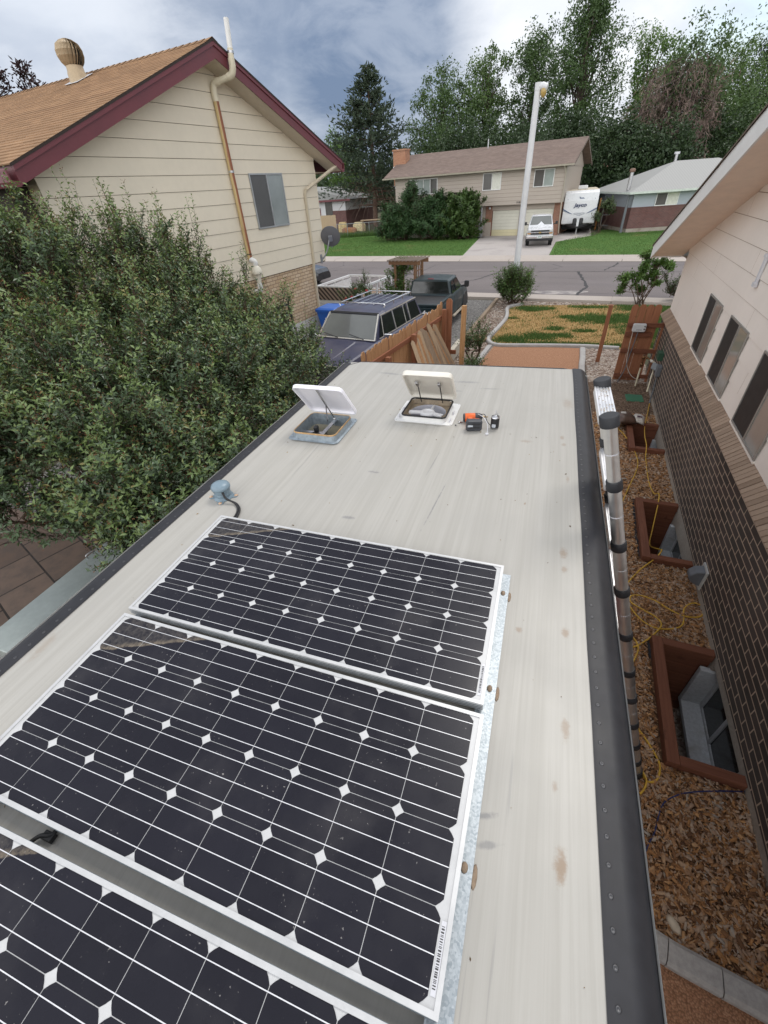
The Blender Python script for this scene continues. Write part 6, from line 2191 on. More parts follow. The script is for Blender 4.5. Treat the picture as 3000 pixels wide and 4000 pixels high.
# soil bag, cords, fabric scraps, stone
bg2 = T('soil_bag', 'half empty brown and white soil bag slumped on the farthest window well', 'bag', (2.60, 7.32, .12), R(8))
def pillow(w, l, h, n=9, seed=1):
    rnd = random.Random(seed)
    rings = []
    for i in range(n):
        t_ = i / (n - 1) * 2 - 1
        a = (1 - abs(t_) ** 3) ** .5 if abs(t_) < 1 else .0
        ww = w * (.75 + .25 * a) / 2
        hh = h * max(a, .06) / 2
        ring = [(t_ * l / 2, ww * math.cos(q2) * (1 + rnd.uniform(-.06, .06)), hh + hh * math.sin(q2) * (1 + rnd.uniform(-.25, .25))) for q2 in np.linspace(0, 2 * math.pi, 15)[:-1]]
        rings.append(ring)
    return rings
G().loft(pillow(.42, .40, .16, seed=3), smooth=True).build('full_end', mat('bag_brown', (.085, .048, .034), .4, var=.35, scale=9), bg2, loc=(-.08, 0, 0))
G().loft([[Vector(p) for p in r_] for r_ in pillow(.34, .22, .09, seed=5)], smooth=True).build('folded_end', mat('bag_white', (.52, .48, .43), .4, var=.3, scale=9), bg2, loc=(.16, -.03, .03), rot=(0, .25, -.3))
G().prism([(-.05, -.03), (.05, -.03), (.05, .03), (-.05, .03)], (.16, -.05, .122), (.8, -.3, -.1), (.3, .8, .0), (0, 0, .003)).build('printed_panel', mat('bag_purple', (.07, .025, .055), .4), bg2)
G().prism([(-.05, -.035), (.05, -.035), (.05, .035), (-.05, .035)], (-.1, .06, .145), (.9, .1, .0), (-.1, .9, .2), (0, 0, .004)).build('paper_label', mat('label_paper', (.5, .47, .43), .7), bg2)

M_yel = mat('yellow_cord', (.56, .33, .035), .45, var=.1)
Z3 = .035
cord1 = [(3.40, 8.62, .46), (3.27, 8.75, .2), (3.18, 8.6, Z3), (3.05, 8.0, Z3), (2.90, 7.3, .06), (2.80, 6.7, .14), (2.78, 6.35, .14), (2.76, 6.1, .05), (2.71, 5.4, Z3), (2.72, 5.0, .06), (2.74, 4.82, .14), (2.66, 4.35, -.1), (2.58, 4.0, -.12), (2.585, 3.68, .08), (2.585, 3.60, .135), (2.52, 3.50, .08), (2.33, 3.28, Z3), (2.13, 2.94, Z3), (2.12, 2.8, Z3), (2.17, 2.61, Z3), (2.26, 2.47, Z3), (2.41, 2.41, Z3), (2.63, 2.51, Z3), (2.70, 2.76, Z3), (2.79, 2.87, Z3), (2.87, 2.88, Z3), (2.90, 2.80, Z3), (2.83, 2.69, Z3), (2.68, 2.66, Z3), (2.55, 2.72, Z3), (2.43, 2.81, Z3), (2.30, 2.85, Z3), (2.19, 2.82, Z3), (2.17, 2.72, Z3), (2.28, 2.64, Z3), (2.39, 2.57, Z3), (2.43, 2.46, Z3 + .014), (2.33, 2.30, Z3), (2.16, 2.12, Z3), (2.04, 2.06, Z3)]
tag(G().tube(smooth_path(cord1, 6), .0085, 6).build('extension_cord', M_yel), 'yellow extension cord running from the outlet box into a loose coil', 'cord')
cord2 = [(2.02, 2.3, Z3), (2.08, 2.26, Z3), (2.15, 2.2, Z3), (2.17, 2.09, Z3), (2.12, 1.95, Z3), (2.06, 1.83, Z3), (2.03, 1.7, Z3), (2.05, 1.5, Z3), (2.05, 1.27, Z3), (2.13, 1.12, Z3), (2.19, .97, Z3), (2.155, .84, Z3), (2.08, .80, Z3), (2.045, .88, Z3), (2.07, .8, Z3 + .014), (2.04, .72, Z3), (1.98, .66, Z3)]
tag(G().tube(smooth_path(cord2, 6), .0085, 6).build('extension_cord', M_yel), 'yellow cord looping on the mulch around the foot of the ladder', 'cord')
cord3 = [(1.98, 5.6, Z3), (2.05, 5.0, Z3), (2.23, 4.57, Z3), (2.38, 5.05, Z3), (2.62, 5.88, Z3), (2.58, 6.61, Z3), (2.42, 7.2, Z3), (2.2, 7.3, Z3), (1.99, 7.1, Z3)]
cord3 = [(2.08, 3.0, Z3), (2.12, 3.6, Z3), (2.2, 4.4, Z3), (2.38, 5.05, Z3), (2.62, 5.88, Z3), (2.58, 6.61, Z3), (2.42, 7.2, Z3), (2.25, 7.36, Z3), (2.05, 7.2, Z3)]
tag(G().tube(smooth_path(cord3, 6), .0085, 6).build('extension_cord', M_yel), 'yellow cord wavering over the mulch between the bag and the ladder', 'cord')
tag(G().tube(smooth_path([(1.99, .28, .03), (2.04, .38, .03), (2.08, .45, .035), (2.16, .65, .03), (2.25, .74, .035), (2.37, .81, .03), (2.6, .89, .035), (2.93, .98, .03), (3.1, 1.02, .03)], 6), .0055, 6).build('blue_cable', mat('navy_cable', (.018, .025, .10), .5)), 'dark blue cable crossing the mulch toward the brick wall', 'cable')
M_fabric = mat('weed_fabric', (.012, .012, .015), .8, var=.3)
for pts, w_ in (([(3.05, 6.40), (3.08, 6.22), (3.12, 6.05)], .03), ([(2.83, 3.06), (2.82, 2.9), (2.82, 2.72), (2.87, 2.55)], .035), ([(2.42, 4.85), (2.40, 4.5), (2.36, 4.05), (2.37, 3.7), (2.42, 3.44)], .03), ([(2.26, 2.5), (2.27, 2.2), (2.31, 1.9)], .02), ([(2.29, 2.62), (2.34, 2.55), (2.4, 2.6)], .03)):
    P = smooth_path([(x, y, .022) for x, y in pts], 5)
    g = G()
    for i in range(len(P) - 1):
        s_ = Vector((random.uniform(.4, 1.3) * w_, random.uniform(-.2, .2) * w_, random.uniform(0, .012)))
        s2 = Vector((random.uniform(.4, 1.3) * w_, random.uniform(-.2, .2) * w_, random.uniform(0, .012)))
        g.quad(P[i] - s_, P[i] + s_, P[i + 1] + s2, P[i + 1] - s2)
    tag(g.build('weed_fabric', M_fabric), 'torn strip of black weed fabric poking out of the mulch', 'fabric scrap', 'black weed fabric scraps')
st_ = G().lathe([(0, -.01), (.035, .0), (.045, .012), (.03, .026), (0, .03)], 9, Matrix.Translation((2.12, -.05, .015)) @ Matrix.Rotation(.6, 4, 'Z') @ Matrix.Diagonal((.75, 1.25, 1, 1))).build('pale_stone', mat('pale_stone', (.56, .48, .37), .8, var=.1))
tag(st_, 'pale flat stone lying alone on the mulch', 'stone')
bl = G().lathe([(0, -.05), (.16, .0), (.2, .08), (.15, .17), (0, .2)], 10, Matrix.Translation((-.93, 12.55, .02)) @ Matrix.Diagonal((1.2, .9, .9, 1))).build('boulder', mat('tan_boulder', (.42, .28, .17), .85, var=.2, scale=10, bump=.4))
tag(bl, 'tan boulder in the river gravel bed', 'boulder')

# grey metal chest beside the camper on the patio, black lattice panel by the house, block wall stub
ch = T('metal_chest', 'long pale grey metal chest with a wire handle on the flagstones', 'chest', (0, 0, 0))
M_chest = mat('pale_green_grey_metal', (.36, .40, .38), .4, .2, var=.12, scale=3)
G().box(-4.24, -3.62, .06, 3.2, .03, .36).build('box', M_chest, ch, bevel=.02)
G().box(-4.26, -3.60, .04, 3.22, .362, .41).build('lid', M_chest, ch, bevel=.012)
G().tube(smooth_path([(-4.22, 1.35, .41), (-4.22, 1.36, .46), (-4.16, 1.52, .47), (-4.14, 1.54, .41)], 4), .009, 6).build('handle', M_steel, ch)
bp_ = T('lattice_panel', 'black plastic slatted panel leaning on the tan brick wall', 'panel', (OL[0], OL[1], 0), -AZL)
g = G()
for k in range(7):
    z = .12 + k * .175
    g.prism([(-2.98, z), (-2.36, z), (-2.36, z + .15), (-2.98, z + .15)], (.30 - z * .16, 0, 0), (0, 1, 0), (-.16, 0, 1), (.02, 0, 0))
g.build('slat', M_blacktrim, bp_)
g = G()
for y in (-3.0, -2.34):
    g.bar((.32, y, .03), (.10, y, 1.36), .05, .05, up=(0, 1, 0))
g.bar((.10, -3.0, 1.36), (.10, -2.34, 1.36), .05, .05)
g.build('frame', M_blacktrim, bp_, bevel=.01)
bs = T('block_wall_stub', 'tan block wall stub rising behind the shrub beside the navy SUV', 'wall', (-5.15, 8.8, 0), -AZL)
for k in range(4):
    G().box(-.2, .2, -.25, .25, k * .2 + .003, k * .2 + .197).build('block', mat('tan_block', (.42, .32, .2), .85, var=.2, bump=.3), bs, bevel=.01)
fb = T('storage_box', 'grey storage box with a white rim between the camper and the SUV grille', 'storage box', (-2.36, 5.55, 0), -AZL - R(22))
G().box(-.65, .55, -.5, .42, .05, .62).build('tub', mat('box_grey', (.33, .33, .31), .6, var=.05), fb, bevel=.02)
g = G().box(-.68, .58, .40, .46, .58, .70)
g.build('rim', M_white, fb, bevel=.01)
G().box(-.66, .56, -.51, .40, .622, .65).build('lid', MATS['box_grey'], fb, bevel=.01)
G().prism([(0, 0), (.16, 0), (.12, .2)], (.50, .46, .60), (1, 0, 0), (0, 0, 1), (0, .02, 0)).build('corner_tab', M_white, fb)

# ================================================================== BUILDINGS ACROSS THE STREET
AF = R(10.5)
fh = T('split_level_house', 'grey beige two storey house with a brown roof and double garage across the street', 'house', (-4.452, 43.824, 0), -AF)
M_taupe = mat('taupe_siding', (.40, .345, .295), .65, var=.035, scale=.8)
M_tauped = mat('taupe_seam', (.20, .16, .13), .9)
M_rbrick = brick_mat('red_brick_far', (.26, .095, .05), (.36, .15, .08), (.3, .22, .17), .22, .075, .008)
M_cbrick = brick_mat('chimney_brick', (.42, .16, .075), (.52, .22, .11), (.4, .3, .22), .22, .075, .008)
M_gar = mat('garage_cream', (.60, .585, .50), .5, var=.05, scale=1)
M_gary = mat('garage_yellow', (.60, .545, .35), .5, var=.04, scale=1)
M_wfr = mat('white_window_frame', (.68, .68, .67), .4)
M_gF = glass_mat('far_dark_glass', (.10, .095, .09), .1, .5)
M_gC = glass_mat('far_curtain', (.30, .34, .32), .08, .6)
YU = -.45
UL, UR = -9.05, 5.62
# upper wall, lapped
g, s_ = G(), G()
z = 2.2
while z < 4.44:
    zt = min(z + .262, 4.46)
    for a, b in ((UL, -3.44), (-1.58, UR)) if z < 3.1 and z > 2.15 else ((UL, UR),):
        g.quad((a, YU - .012, z + .008), (b, YU - .012, z + .008), (b, YU, zt), (a, YU, zt))
        s_.quad((a, YU - .001, z - .004), (b, YU - .001, z - .004), (b, YU - .0125, z + .009), (a, YU - .0125, z + .009))
    z += .262
g.quad((UL, YU + .02, .0), (-1.58, YU + .02, .0), (-1.58, YU + .02, 2.21), (UL, YU + .02, 2.21))
g.box(UL, UR, YU + .30, 7.0, 2.2, 4.46)
g.box(UL + .01, -3.44, YU + .03, .3, .02, 4.4)
g.box(-1.58, UR, YU + .005, YU + .3, 2.19, 4.4)
g.build('siding', M_taupe, fh, fix=False)
s_.build('siding_seam', M_tauped, fh, fix=False)
G().box(-9.0, -.6, .02, 7.0, 0, 2.19).build('lower_wall', M_taupe, fh)
# ground floor front: brick piers, header, doors
for a, b in ((-.58, -.02), (2.33, 2.78), (5.06, 5.58)):
    p = G().box(a, b, -.02, .3, .0, 2.19).build('brick_pier', M_rbrick, fh)
    if a < 0:
        G().box(a - .005, b - .02, -.03, -.021, .0, 1.02).build('painted_pier_foot', M_taupe, p)
G().box(-.02, 5.06, .0, .25, 1.84, 2.19).build('garage_header', M_taupe, fh)
G().box(5.3, 5.6, .3, 7, 0, 2.19).build('side_wall', M_rbrick, fh)
for a, b in ((.0, 2.31), (2.80, 5.04)):
    gd = G()
    for k in range(8):
        z0_ = .01 + k * .228
        gd.box(a + .02, b - .02, .10, .14, z0_, z0_ + .222, 1 if (k < 2 and a < 1) else 0)
    gd.build('garage_door_panel_board', [M_gar, M_gary], fh, bevel=.008)
    G().box(a, b, .15, .2, 0, 1.84).build('garage_reveal', M_tauped, fh)
# entry recess
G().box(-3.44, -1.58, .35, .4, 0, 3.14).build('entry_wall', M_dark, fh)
ed = G().box(-2.75, -1.95, .30, .34, .9, 3.05).build('entry_door', mat('dark_door', (.03, .025, .025), .4), fh)
G().box(-2.2, -1.9, .22, .3, .9, 3.1).build('side_light', M_wfr, ed)
G().tube([(-.85, -.32, 0), (-.85, -.32, 2.2)], .07, 8).build('porch_post', mat('porch_grey', (.3, .3, .31), .6), fh)
G().box(-1.0, -.7, -.5, -.2, 0, 1.0).build('porch_pedestal', MATS['porch_grey'], fh)
G().box(-1.15, -.35, -1.1, -.5, .01, .03).build('door_mat', M_blacktrim, fh)


def fwin(parent, a, b, z0, z1, y, panes, frame):
    g = G()
    f_ = .05
    g.box(a, b, y - .05, y, z0, z0 + f_)
    g.box(a, b, y - .05, y, z1 - f_, z1)
    xs = [a] + [a + (b - a) * p for p, _ in panes[:-1]] + [b]
    for x in xs:
        x0_, x1_ = (x, x + f_) if x == a else ((x - f_, x) if x == b else (x - f_ / 2, x + f_ / 2))
        g.box(x0_, x1_, y - .048, y, z0 + f_, z1 - f_)
    w = g.build('window', frame, parent)
    for i, (_, m_) in enumerate(panes):
        G().quad((xs[i], y - .02, z0), (xs[i + 1], y - .02, z0), (xs[i + 1], y - .02, z1), (xs[i], y - .02, z1)).build('pane', m_, w)
    return w


fwin(fh, -7.68, -4.92, 3.25, 4.33, YU - .01, ((.27, M_gF), (.52, M_gC), (.75, M_gC), (1, M_gF)), M_wfr)
fwin(fh, -.87, .66, 3.24, 4.38, YU - .01, ((.5, M_gF), (1, mat('white_curtain', (.6, .6, .53), .5))), M_wfr)
fwin(fh, 3.27, 4.80, 3.26, 4.37, YU - .01, ((.5, M_gF), (1, M_gC)), M_wfr)
ac = T('window_air_conditioner', 'white window air conditioner under the left window of the grey beige house', 'air conditioner', (-4.452, 43.824, 0), -AF)
G().box(-7.74, -7.14, YU - .38, YU - .06, 3.16, 3.55).build('case', M_white, ac, bevel=.03)
G().box(-7.62, -7.26, YU - .39, YU - .378, 3.24, 3.47).build('grille', M_greybox, ac)
text_part('house_number', '2120', .17, M_blacktrim, fh, Matrix(((1, 0, 0, 2.25), (0, 0, -1, YU - .016), (0, 1, 0, 2.34), (0, 0, 0, 1))), .006, .004)
fl = G().lathe([(0, 0), (.06, 0), (.09, .12), (0, .12)], 10, Matrix.Translation((-.2, -.1, 1.98)) @ Matrix.Rotation(R(60), 4, 'X')).build('floodlight', M_white, fh)
M_shF = shingle('taupe_shingle', (.17, .125, .105), (.24, .185, .16), (.19, .145, .125))
RY, RZF, EY = 3.55, 6.22, YU - .48
EZ = 4.56
g = G()
nr = 28
for sgn, ye in ((-1, EY), (1, 2 * RY - EY)):
    for k in range(nr):
        f0, f1 = k / nr, (k + 1) / nr
        y0_, y1_ = ye + (RY - ye) * f0, ye + (RY - ye) * f1
        z0_, z1_ = EZ + (RZF - EZ) * f0, EZ + (RZF - EZ) * f1
        g.quad((-10.0, y0_, z0_ + .012), (6.2, y0_, z0_ + .012), (6.2, y1_, z1_), (-10.0, y1_, z1_))
        g.quad((-10.0, y0_, z0_ - .002), (6.2, y0_, z0_ - .002), (6.2, y0_, z0_ + .012), (-10.0, y0_, z0_ + .012))
g.build('roof', M_shF, fh, fix=False)
for u in (UL, UR):
    gb = G()
    gb.prism([(YU, 4.40), (RY, 6.12), (2 * RY - YU, 4.40)], (u - (.1 if u > 0 else 0), 0, 0), (0, 1, 0), (0, 0, 1), (.1, 0, 0))
    gb.build('gable_wall', M_taupe, fh)
g = G()
for u in (-10.02, 6.19):
    for ye in (EY, 2 * RY - EY):
        g.prism([(ye, EZ - .16), (RY, RZF - .16), (RY, RZF - .01), (ye, EZ - .01)], (u, 0, 0), (0, 1, 0), (0, 0, 1), (.03, 0, 0))
g.build('barge_board', mat('dark_taupe', (.16, .12, .1), .7), fh)
G().box(-10, 6.2, EY, YU, EZ - .10, EZ - .07).build('soffit', M_tauped, fh)
G().prism([(0, 0), (-.1, 0), (-.13, .1), (0, .1)], (-10.05, EY - .005, EZ - .11), (0, 1, 0), (0, 0, 1), (16.3, 0, 0)).build('gutter', mat('gutter_beige', (.42, .38, .31), .5), fh)
G().tube([(5.5, EY - .06, EZ - .05), (5.62, YU - .06, EZ - .5), (5.64, YU - .06, 2.25), (5.66, .1, .1)], .05, 6).build('downspout', MATS['gutter_beige'], fh)
chm = G().box(-10.3, -9.05, 1.7, 2.6, 4.0, 6.62).build('chimney', M_cbrick, fh)
G().box(-10.36, -8.99, 1.64, 2.66, 6.5, 6.62).build('chimney_cap', M_cbrick, chm)
G().box(-10.33, -9.0, 1.66, 1.69, 5.2, 5.42).build('flashing', M_steel, chm)
G().tube([(-1.85, RY - .3, 6.0), (-1.85, RY - .3, 6.72)], .05, 8).build('flue', M_steel, fh)

# blue house with brick skirt, hipped pale roof
bh = T('hip_roof_house', 'pale blue house with red brick skirt and pale hip roof, behind the white fascia', 'house', (6.13, 42.64, 0), -R(-15))
M_bsid = mat('pale_blue_siding', (.36, .395, .44), .6, var=.03)
M_dbrick = brick_mat('maroon_brick', (.11, .032, .032), (.16, .05, .046), (.17, .10, .09), .22, .075, .007)
G().box(0, 11, 0, 8, .26, 1.60).build('brick_skirt', M_dbrick, bh)
G().box(.0, 11, .0, 8, -.2, .257).build('foundation', M_found, bh)
G().box(.03, 11, .03, 8, 1.605, 2.56).build('siding', M_bsid, bh)
G().box(-.02, 11, -.03, 0, 1.55, 1.62).build('brick_cap', M_dbrick, bh)
fwin(bh, 1.65, 3.3, 1.62, 2.44, .02, ((.48, M_gF), (1, MATS['white_curtain'])), M_wfr)
g = G()
e = .55
x0_, x1_, y0_, y1_ = -e, 11.5, -e, 8 + e
ry = 4.0
rx0, rx1 = 4.2, 7.4
ez, rz_ = 2.58, 4.28
for a in (((x0_, y0_), (x1_, y0_), (rx1, ry), (rx0, ry)), ((x1_, y1_), (x0_, y1_), (rx0, ry), (rx1, ry))):
    g.quad((*a[0], ez), (*a[1], ez), (*a[2], rz_), (*a[3], rz_))
g.poly([(x0_, y1_, ez), (x0_, y0_, ez), (rx0, ry, rz_)])
g.poly([(x1_, y0_, ez), (x1_, y1_, ez), (rx1, ry, rz_)])
t = NT('pale_roofing')
v = t.coord()
wv = t.node('ShaderNodeTexWave', wave_type='BANDS', bands_direction='X')
t.l.new(v, wv.inputs[0])
wv.inputs['Scale'].default_value = 1.6
M_proof = t.done(t.mix(t.math('MULTIPLY', wv.outputs[0], .5), (.30, .30, .29), (.235, .235, .23)), .7)
g.build('roof', M_proof, bh)
M_pgreen = mat('pale_green_white', (.55, .60, .55), .5)
g = G()
g.box(x0_, x1_, y0_ - .02, y0_, ez - .12, ez + .02)
g.box(x0_ - .02, x0_, y0_ - .02, y1_, ez - .12, ez + .02)
g.build('fascia', M_pgreen, bh)
G().box(x0_, x1_, y0_, .0, ez - .1, ez - .08).build('soffit', M_pgreen, bh)
ch = G().tube([(-.2, .9, 2.7), (-.2, .9, 3.85)], .13, 10).build('flue', M_steel, bh)
G().tube([(-.2, .9, 3.75), (-.2, .9, 3.8), (-.2, .9, 3.95), (-.2, .9, 4.0)], [.12, .2, .2, .1], 10).build('flue_cap', mat('rusty_flue', (.2, .12, .09), .7), ch)
ch2 = G().tube([(4.4, 4.6, 3.9), (4.4, 4.6, 4.75)], .12, 10).build('flue', M_steel, bh)
G().tube([(4.4, 4.6, 4.7), (4.4, 4.6, 4.85)], .2, 10).build('flue_cap', M_white, ch2)
G().tube([(-.35, .1, 0), (-.35, .1, 2.5)], .10, 8).build('downspout', M_greybox, bh)

# far left: white and maroon house, plank fence, chain link, yard clutter
lh = T('low_white_house', 'low white and maroon house with a pale roof, far beyond the cream house corner', 'house', (-24.9, 60.4, 0), -R(10))
M_whs = mat('white_house_paint', (.60, .60, .61), .6, var=.03)
G().box(-9, 0, 0, 7, 1.95, 3.05).build('upper_wall', M_whs, lh)
G().box(-2.0, .01, -.02, 7, 0, 1.95).build('brick_wall', M_dbrick, lh)
G().box(-9, -2.0, .0, 7, 0, 1.95).build('lower_wall', M_whs, lh)
G().box(-3.1, -2.0, -.05, .0, .5, 2.95).build('patio_door', M_gF, lh)
G().box(-4.5, -3.9, -.05, .0, 1.2, 2.3).build('maroon_panel', M_maroon, lh)
G().prism([(-10, 0), (1.15, 0), (-5, 1.35), (-10, 1.6)], (0, -.6, 3.08), (1, 0, 0), (0, .0, 1), (0, 7.6, 0)).build('roof', M_proof, lh)
G().poly([(-10, -.62, 3.1), (1.15, -.62, 3.1), (-5, 3.2, 4.45), (-10, 3.2, 4.45)]).build('roof_slope', mat('pale_blue_roof', (.36, .39, .44), .7), lh)
G().box(-10, 1.15, -.66, -.6, 2.92, 3.12).build('fascia', M_maroon, lh)
wf = T('plank_fence', 'weathered vertical plank fence behind the far blue bin', 'fence', (-21.1, 48.35, 0), -R(10))
for k in range(13):
    G().prism(dog_ear(.15, 1.98 + random.uniform(-.02, .02)), (-.08 - k * .158, 0, 0), (1, 0, 0), (0, 0, 1), (0, .02, 0)).build('plank', M_cedar2, wf)
for z in (.4, 1.6):
    G().box(-2.1, 0, .021, .06, z, z + .09).build('rail', M_cedar2, wf)
M_galvp = mat('galvanised_post', (.26, .27, .27), .5, .5, var=.1)
cl = T('chain_link_fence', 'chain link fence crossing behind the far left lawn', 'fence', (-21.0, 48.2, 0), 0)
ends = [(0, 0), (1.3, -.3), (3.4, .6), (5.4, 1.2), (7.4, 1.9)]
for x, y in ends:
    G().tube([(x, y, 0), (x, y, 1.22)], .045, 8).build('post', M_galvp, cl)
for (a, b), (c_, d_) in zip(ends[:-1], ends[1:]):
    G().tube([(a, b, 1.18), (c_, d_, 1.18)], .03, 6).build('rail', M_galvp, cl)
    g = G()
    n_ = 16
    for k in range(-8, n_ + 1):
        for s_ in (1, -1):
            pts = []
            for q_ in range(2):
                f_ = (k + (q_ * 8 if s_ > 0 else 8 - q_ * 8)) / n_
                pts.append((f_, .04 + q_ * 1.12))
            (f0, z0_), (f1, z1_) = pts
            if f0 < 0 or f1 < 0 or f0 > 1 or f1 > 1:
                continue
            g.tube([(a + (c_ - a) * f0, b + (d_ - b) * f0, z0_), (a + (c_ - a) * f1, b + (d_ - b) * f1, z1_)], .005, 3, caps=False)
    g.build('wire_mesh', M_galvp, cl)
for i, (x, y, w, h, c_, lab) in enumerate(((-23.2, 55, 1.1, 1.0, (.55, .42, .2), 'tan bundle among yard clutter behind the chain link fence'), (-21.3, 55.5, 1.5, .9, (.62, .52, .3), 'pale cream crate among yard clutter behind the chain link fence'), (-22.0, 54, 1.8, .5, (.33, .16, .08), 'rust brown plank heap behind the chain link fence'))):
    o = G().loft([[Vector((a * w / 1.0, b * .5, z * h)) for a, b in rrect(1, 1, .25, 3)] for z in (0, .7)] + [[Vector((a * w * .7, b * .4, h)) for a, b in rrect(1, 1, .25, 3)]]).build(('tarp_bundle', 'crate', 'plank_heap')[i], mat('clutter%s' % 'abc'[i], c_, .8, var=.3, scale=5), loc=(x, y, 0), bevel=.04)
    tag(o, lab, 'yard clutter')
tb = T('work_table', 'rough plank table standing in the yard behind the chain link fence', 'table', (-19.3, 54.8, 0), .2)
G().box(-1.4, 1.4, -.4, .4, 1.05, 1.12).build('tabletop', M_cedar2, tb)
for sx in (-1.2, 1.2):
    for sy in (-.3, .3):
        G().box(sx - .05, sx + .05, sy - .05, sy + .05, 0, 1.05).build('leg', M_cedar2, tb)
cgp = T('chain_link_gate', 'chain link gate between the travel trailer and the pale blue house', 'gate', (4.5, 46.5, 0), 0)
for x in (0, 1.5):
    G().tube([(x, 0, 0), (x, 0, 1.9)], .05, 8).build('post', M_galvp, cgp)
for z in (.25, 1.0, 1.85):
    G().tube([(0, 0, z), (1.5, 0, z)], .03, 6).build('rail', M_galvp, cgp)
of = T('orange_fence_end', 'orange stained fence end standing beside the travel trailer', 'fence', (4.05, 45.6, 0), R(80))
for k in range(5):
    G().box(k * .16, k * .16 + .15, 0, .03, .02, 2.2).build('plank', wood_mat('orange_fence', (.36, .15, .04), (.5, .24, .08), 'Z'), of)
ngb = T('background_house', 'cream rear house glimpsed through trees right of the brown roofed house', 'house', (8.5, 70, 0), -R(6))
G().box(-4, 3, 0, 6, 0, 4.4).build('wall', mat('far_cream', (.5, .43, .28), .8), ngb)
G().prism([(-.6, 0), (3, 1.5), (6.6, 0)], (-4.5, 0, 4.4), (0, 1, 0), (0, 0, 1), (8, 0, 0)).build('roof', M_rbrick, ngb)

# ================================================================== STREET LAMP AND ARBOR
sl = T('street_lamp', 'tall white street lamp post rising from the bush at the kerb', 'street lamp', (-.40, 17.95, 0))
M_pole = mat('white_pole_paint', (.62, .63, .64), .45, var=.06, scale=2)
G().tube([(0, 0, 0), (0, 0, 3), (.02, 0, 6.12)], [.115, .105, .092], 18).build('pole', M_pole, sl)
G().tube([(.02, 0, 6.02), (.02, 0, 6.2)], .10, 16).build('pole_cap', M_pole, sl)
hd = G().tube([(.02, 0, 6.1), (.16, -.02, 6.1), (.3, -.05, 6.06)], [.07, .105, .08], 12).build('lamp_head', M_pole, sl)
G().lathe([(0, -.24), (.05, -.22), (.085, -.14), (.09, -.05), (.08, -.02)], 14, Matrix.Translation((.2, -.04, 6.07))).build('lamp_globe', glass_mat('amber_globe', (.42, .30, .1), .15, .5), hd)
M_arb = wood_mat('arbor_wood', (.16, .085, .045), (.28, .16, .09), 'Z')
ab = T('garden_arbor', 'small wooden garden arbor with lattice sides and slatted top by the teal pickup', 'arbor', (-3.95, 15.45, 0), -AZL)
for x in (-.38, .38):
    for y in (-.32, .32):
        G().box(x - .035, x + .035, y - .035, y + .035, 0, 1.78).build('post', M_arb, ab)
for x in (-.38, .38):
    g = G()
    for k in range(7):
        g.box(x - .012, x + .012, -.3, .3, .2 + k * .22, .225 + k * .22)
    for y in (-.15, .0, .15):
        g.box(x - .014, x + .010, y - .012, y + .012, .1, 1.7)
    g.build('lattice', M_arb, ab)
for y in (-.36, .36):
    G().box(-.6, .6, y - .02, y + .02, 1.74, 1.86).build('beam', M_arb, ab)
for k in range(9):
    x = -.56 + k * .14
    G().box(x - .018, x + .018, -.55, .55, 1.864, 1.90).build('rafter', mat('grey_slat', (.25, .2, .16), .85, var=.15), ab)

# ================================================================== VEGETATION
def leaf_cards(P, D, U, L, W, fold=.25):
    """P base, D along leaf, U leaf normal -> two triangles folded on the midrib"""
    S = np.cross(D, U)
    S /= np.linalg.norm(S, axis=1)[:, None] + 1e-9
    n = len(P)
    mid = P + D * (L * .45)[:, None]
    a = mid + S * (W / 2)[:, None] + U * (W * fold)[:, None]
    b = mid - S * (W / 2)[:, None] + U * (W * fold)[:, None]
    tip = P + D * L[:, None] - U * (L * .08)[:, None]
    V = np.stack([P, a, tip, b], 1).reshape(-1, 3)
    i = np.arange(n)[:, None] * 4
    F = np.concatenate([i + np.array([[0, 1, 2]]), i + np.array([[0, 2, 3]])], 1).reshape(-1, 3)
    return V, F


def nrm(v):
    return v / (np.linalg.norm(v, axis=1)[:, None] + 1e-9)


def shoots(blobs, per, rng, up=.55, Ls=(.22, .42), shell=(.35, 1.0)):
    """each blob throws out boughs; side shoots stand along every bough, thickest towards its tip"""
    B, D, N, L = [], [], [], []
    for x, y, z, r in blobs:
        nb = max(4, int(per / 15 * (r / .5) ** 2))
        for _ in range(nb):
            d = nrm(rng.normal(0, 1, (1, 3)))[0]
            if d[2] < -.35:
                d[2] = -d[2] * .6
            bd = nrm((d * .8 + np.array([0, 0, up]) + rng.normal(0, .2, 3))[None])[0]
            b0 = np.array([x, y, z]) + d * r * rng.uniform(.0, .55)
            bl = r * rng.choice([.4, .65, 1.0, 1.5]) * rng.uniform(.85, 1.15)
            m = int(15 * rng.uniform(.7, 1.3))
            t = rng.uniform(.1, 1, m) ** .7
            out = nrm(rng.normal(0, 1, (m, 3)))
            B.append(b0 + bd * (bl * t)[:, None] + out * (.10 * r) * (1.1 - t)[:, None])
            D.append(nrm(bd * (.55 + .6 * t)[:, None] + out * (.95 - .55 * t)[:, None] + np.array([0, 0, .25])))
            N.append(np.clip(t * .75 + .35 * bd[2] + rng.normal(0, .12), 0, 1.4))
            L.append(rng.uniform(*Ls, m) * (1.05 - .35 * t))
    B, D, N, L = np.concatenate(B), np.concatenate(D), np.concatenate(N), np.concatenate(L)
    return B, D, L, N


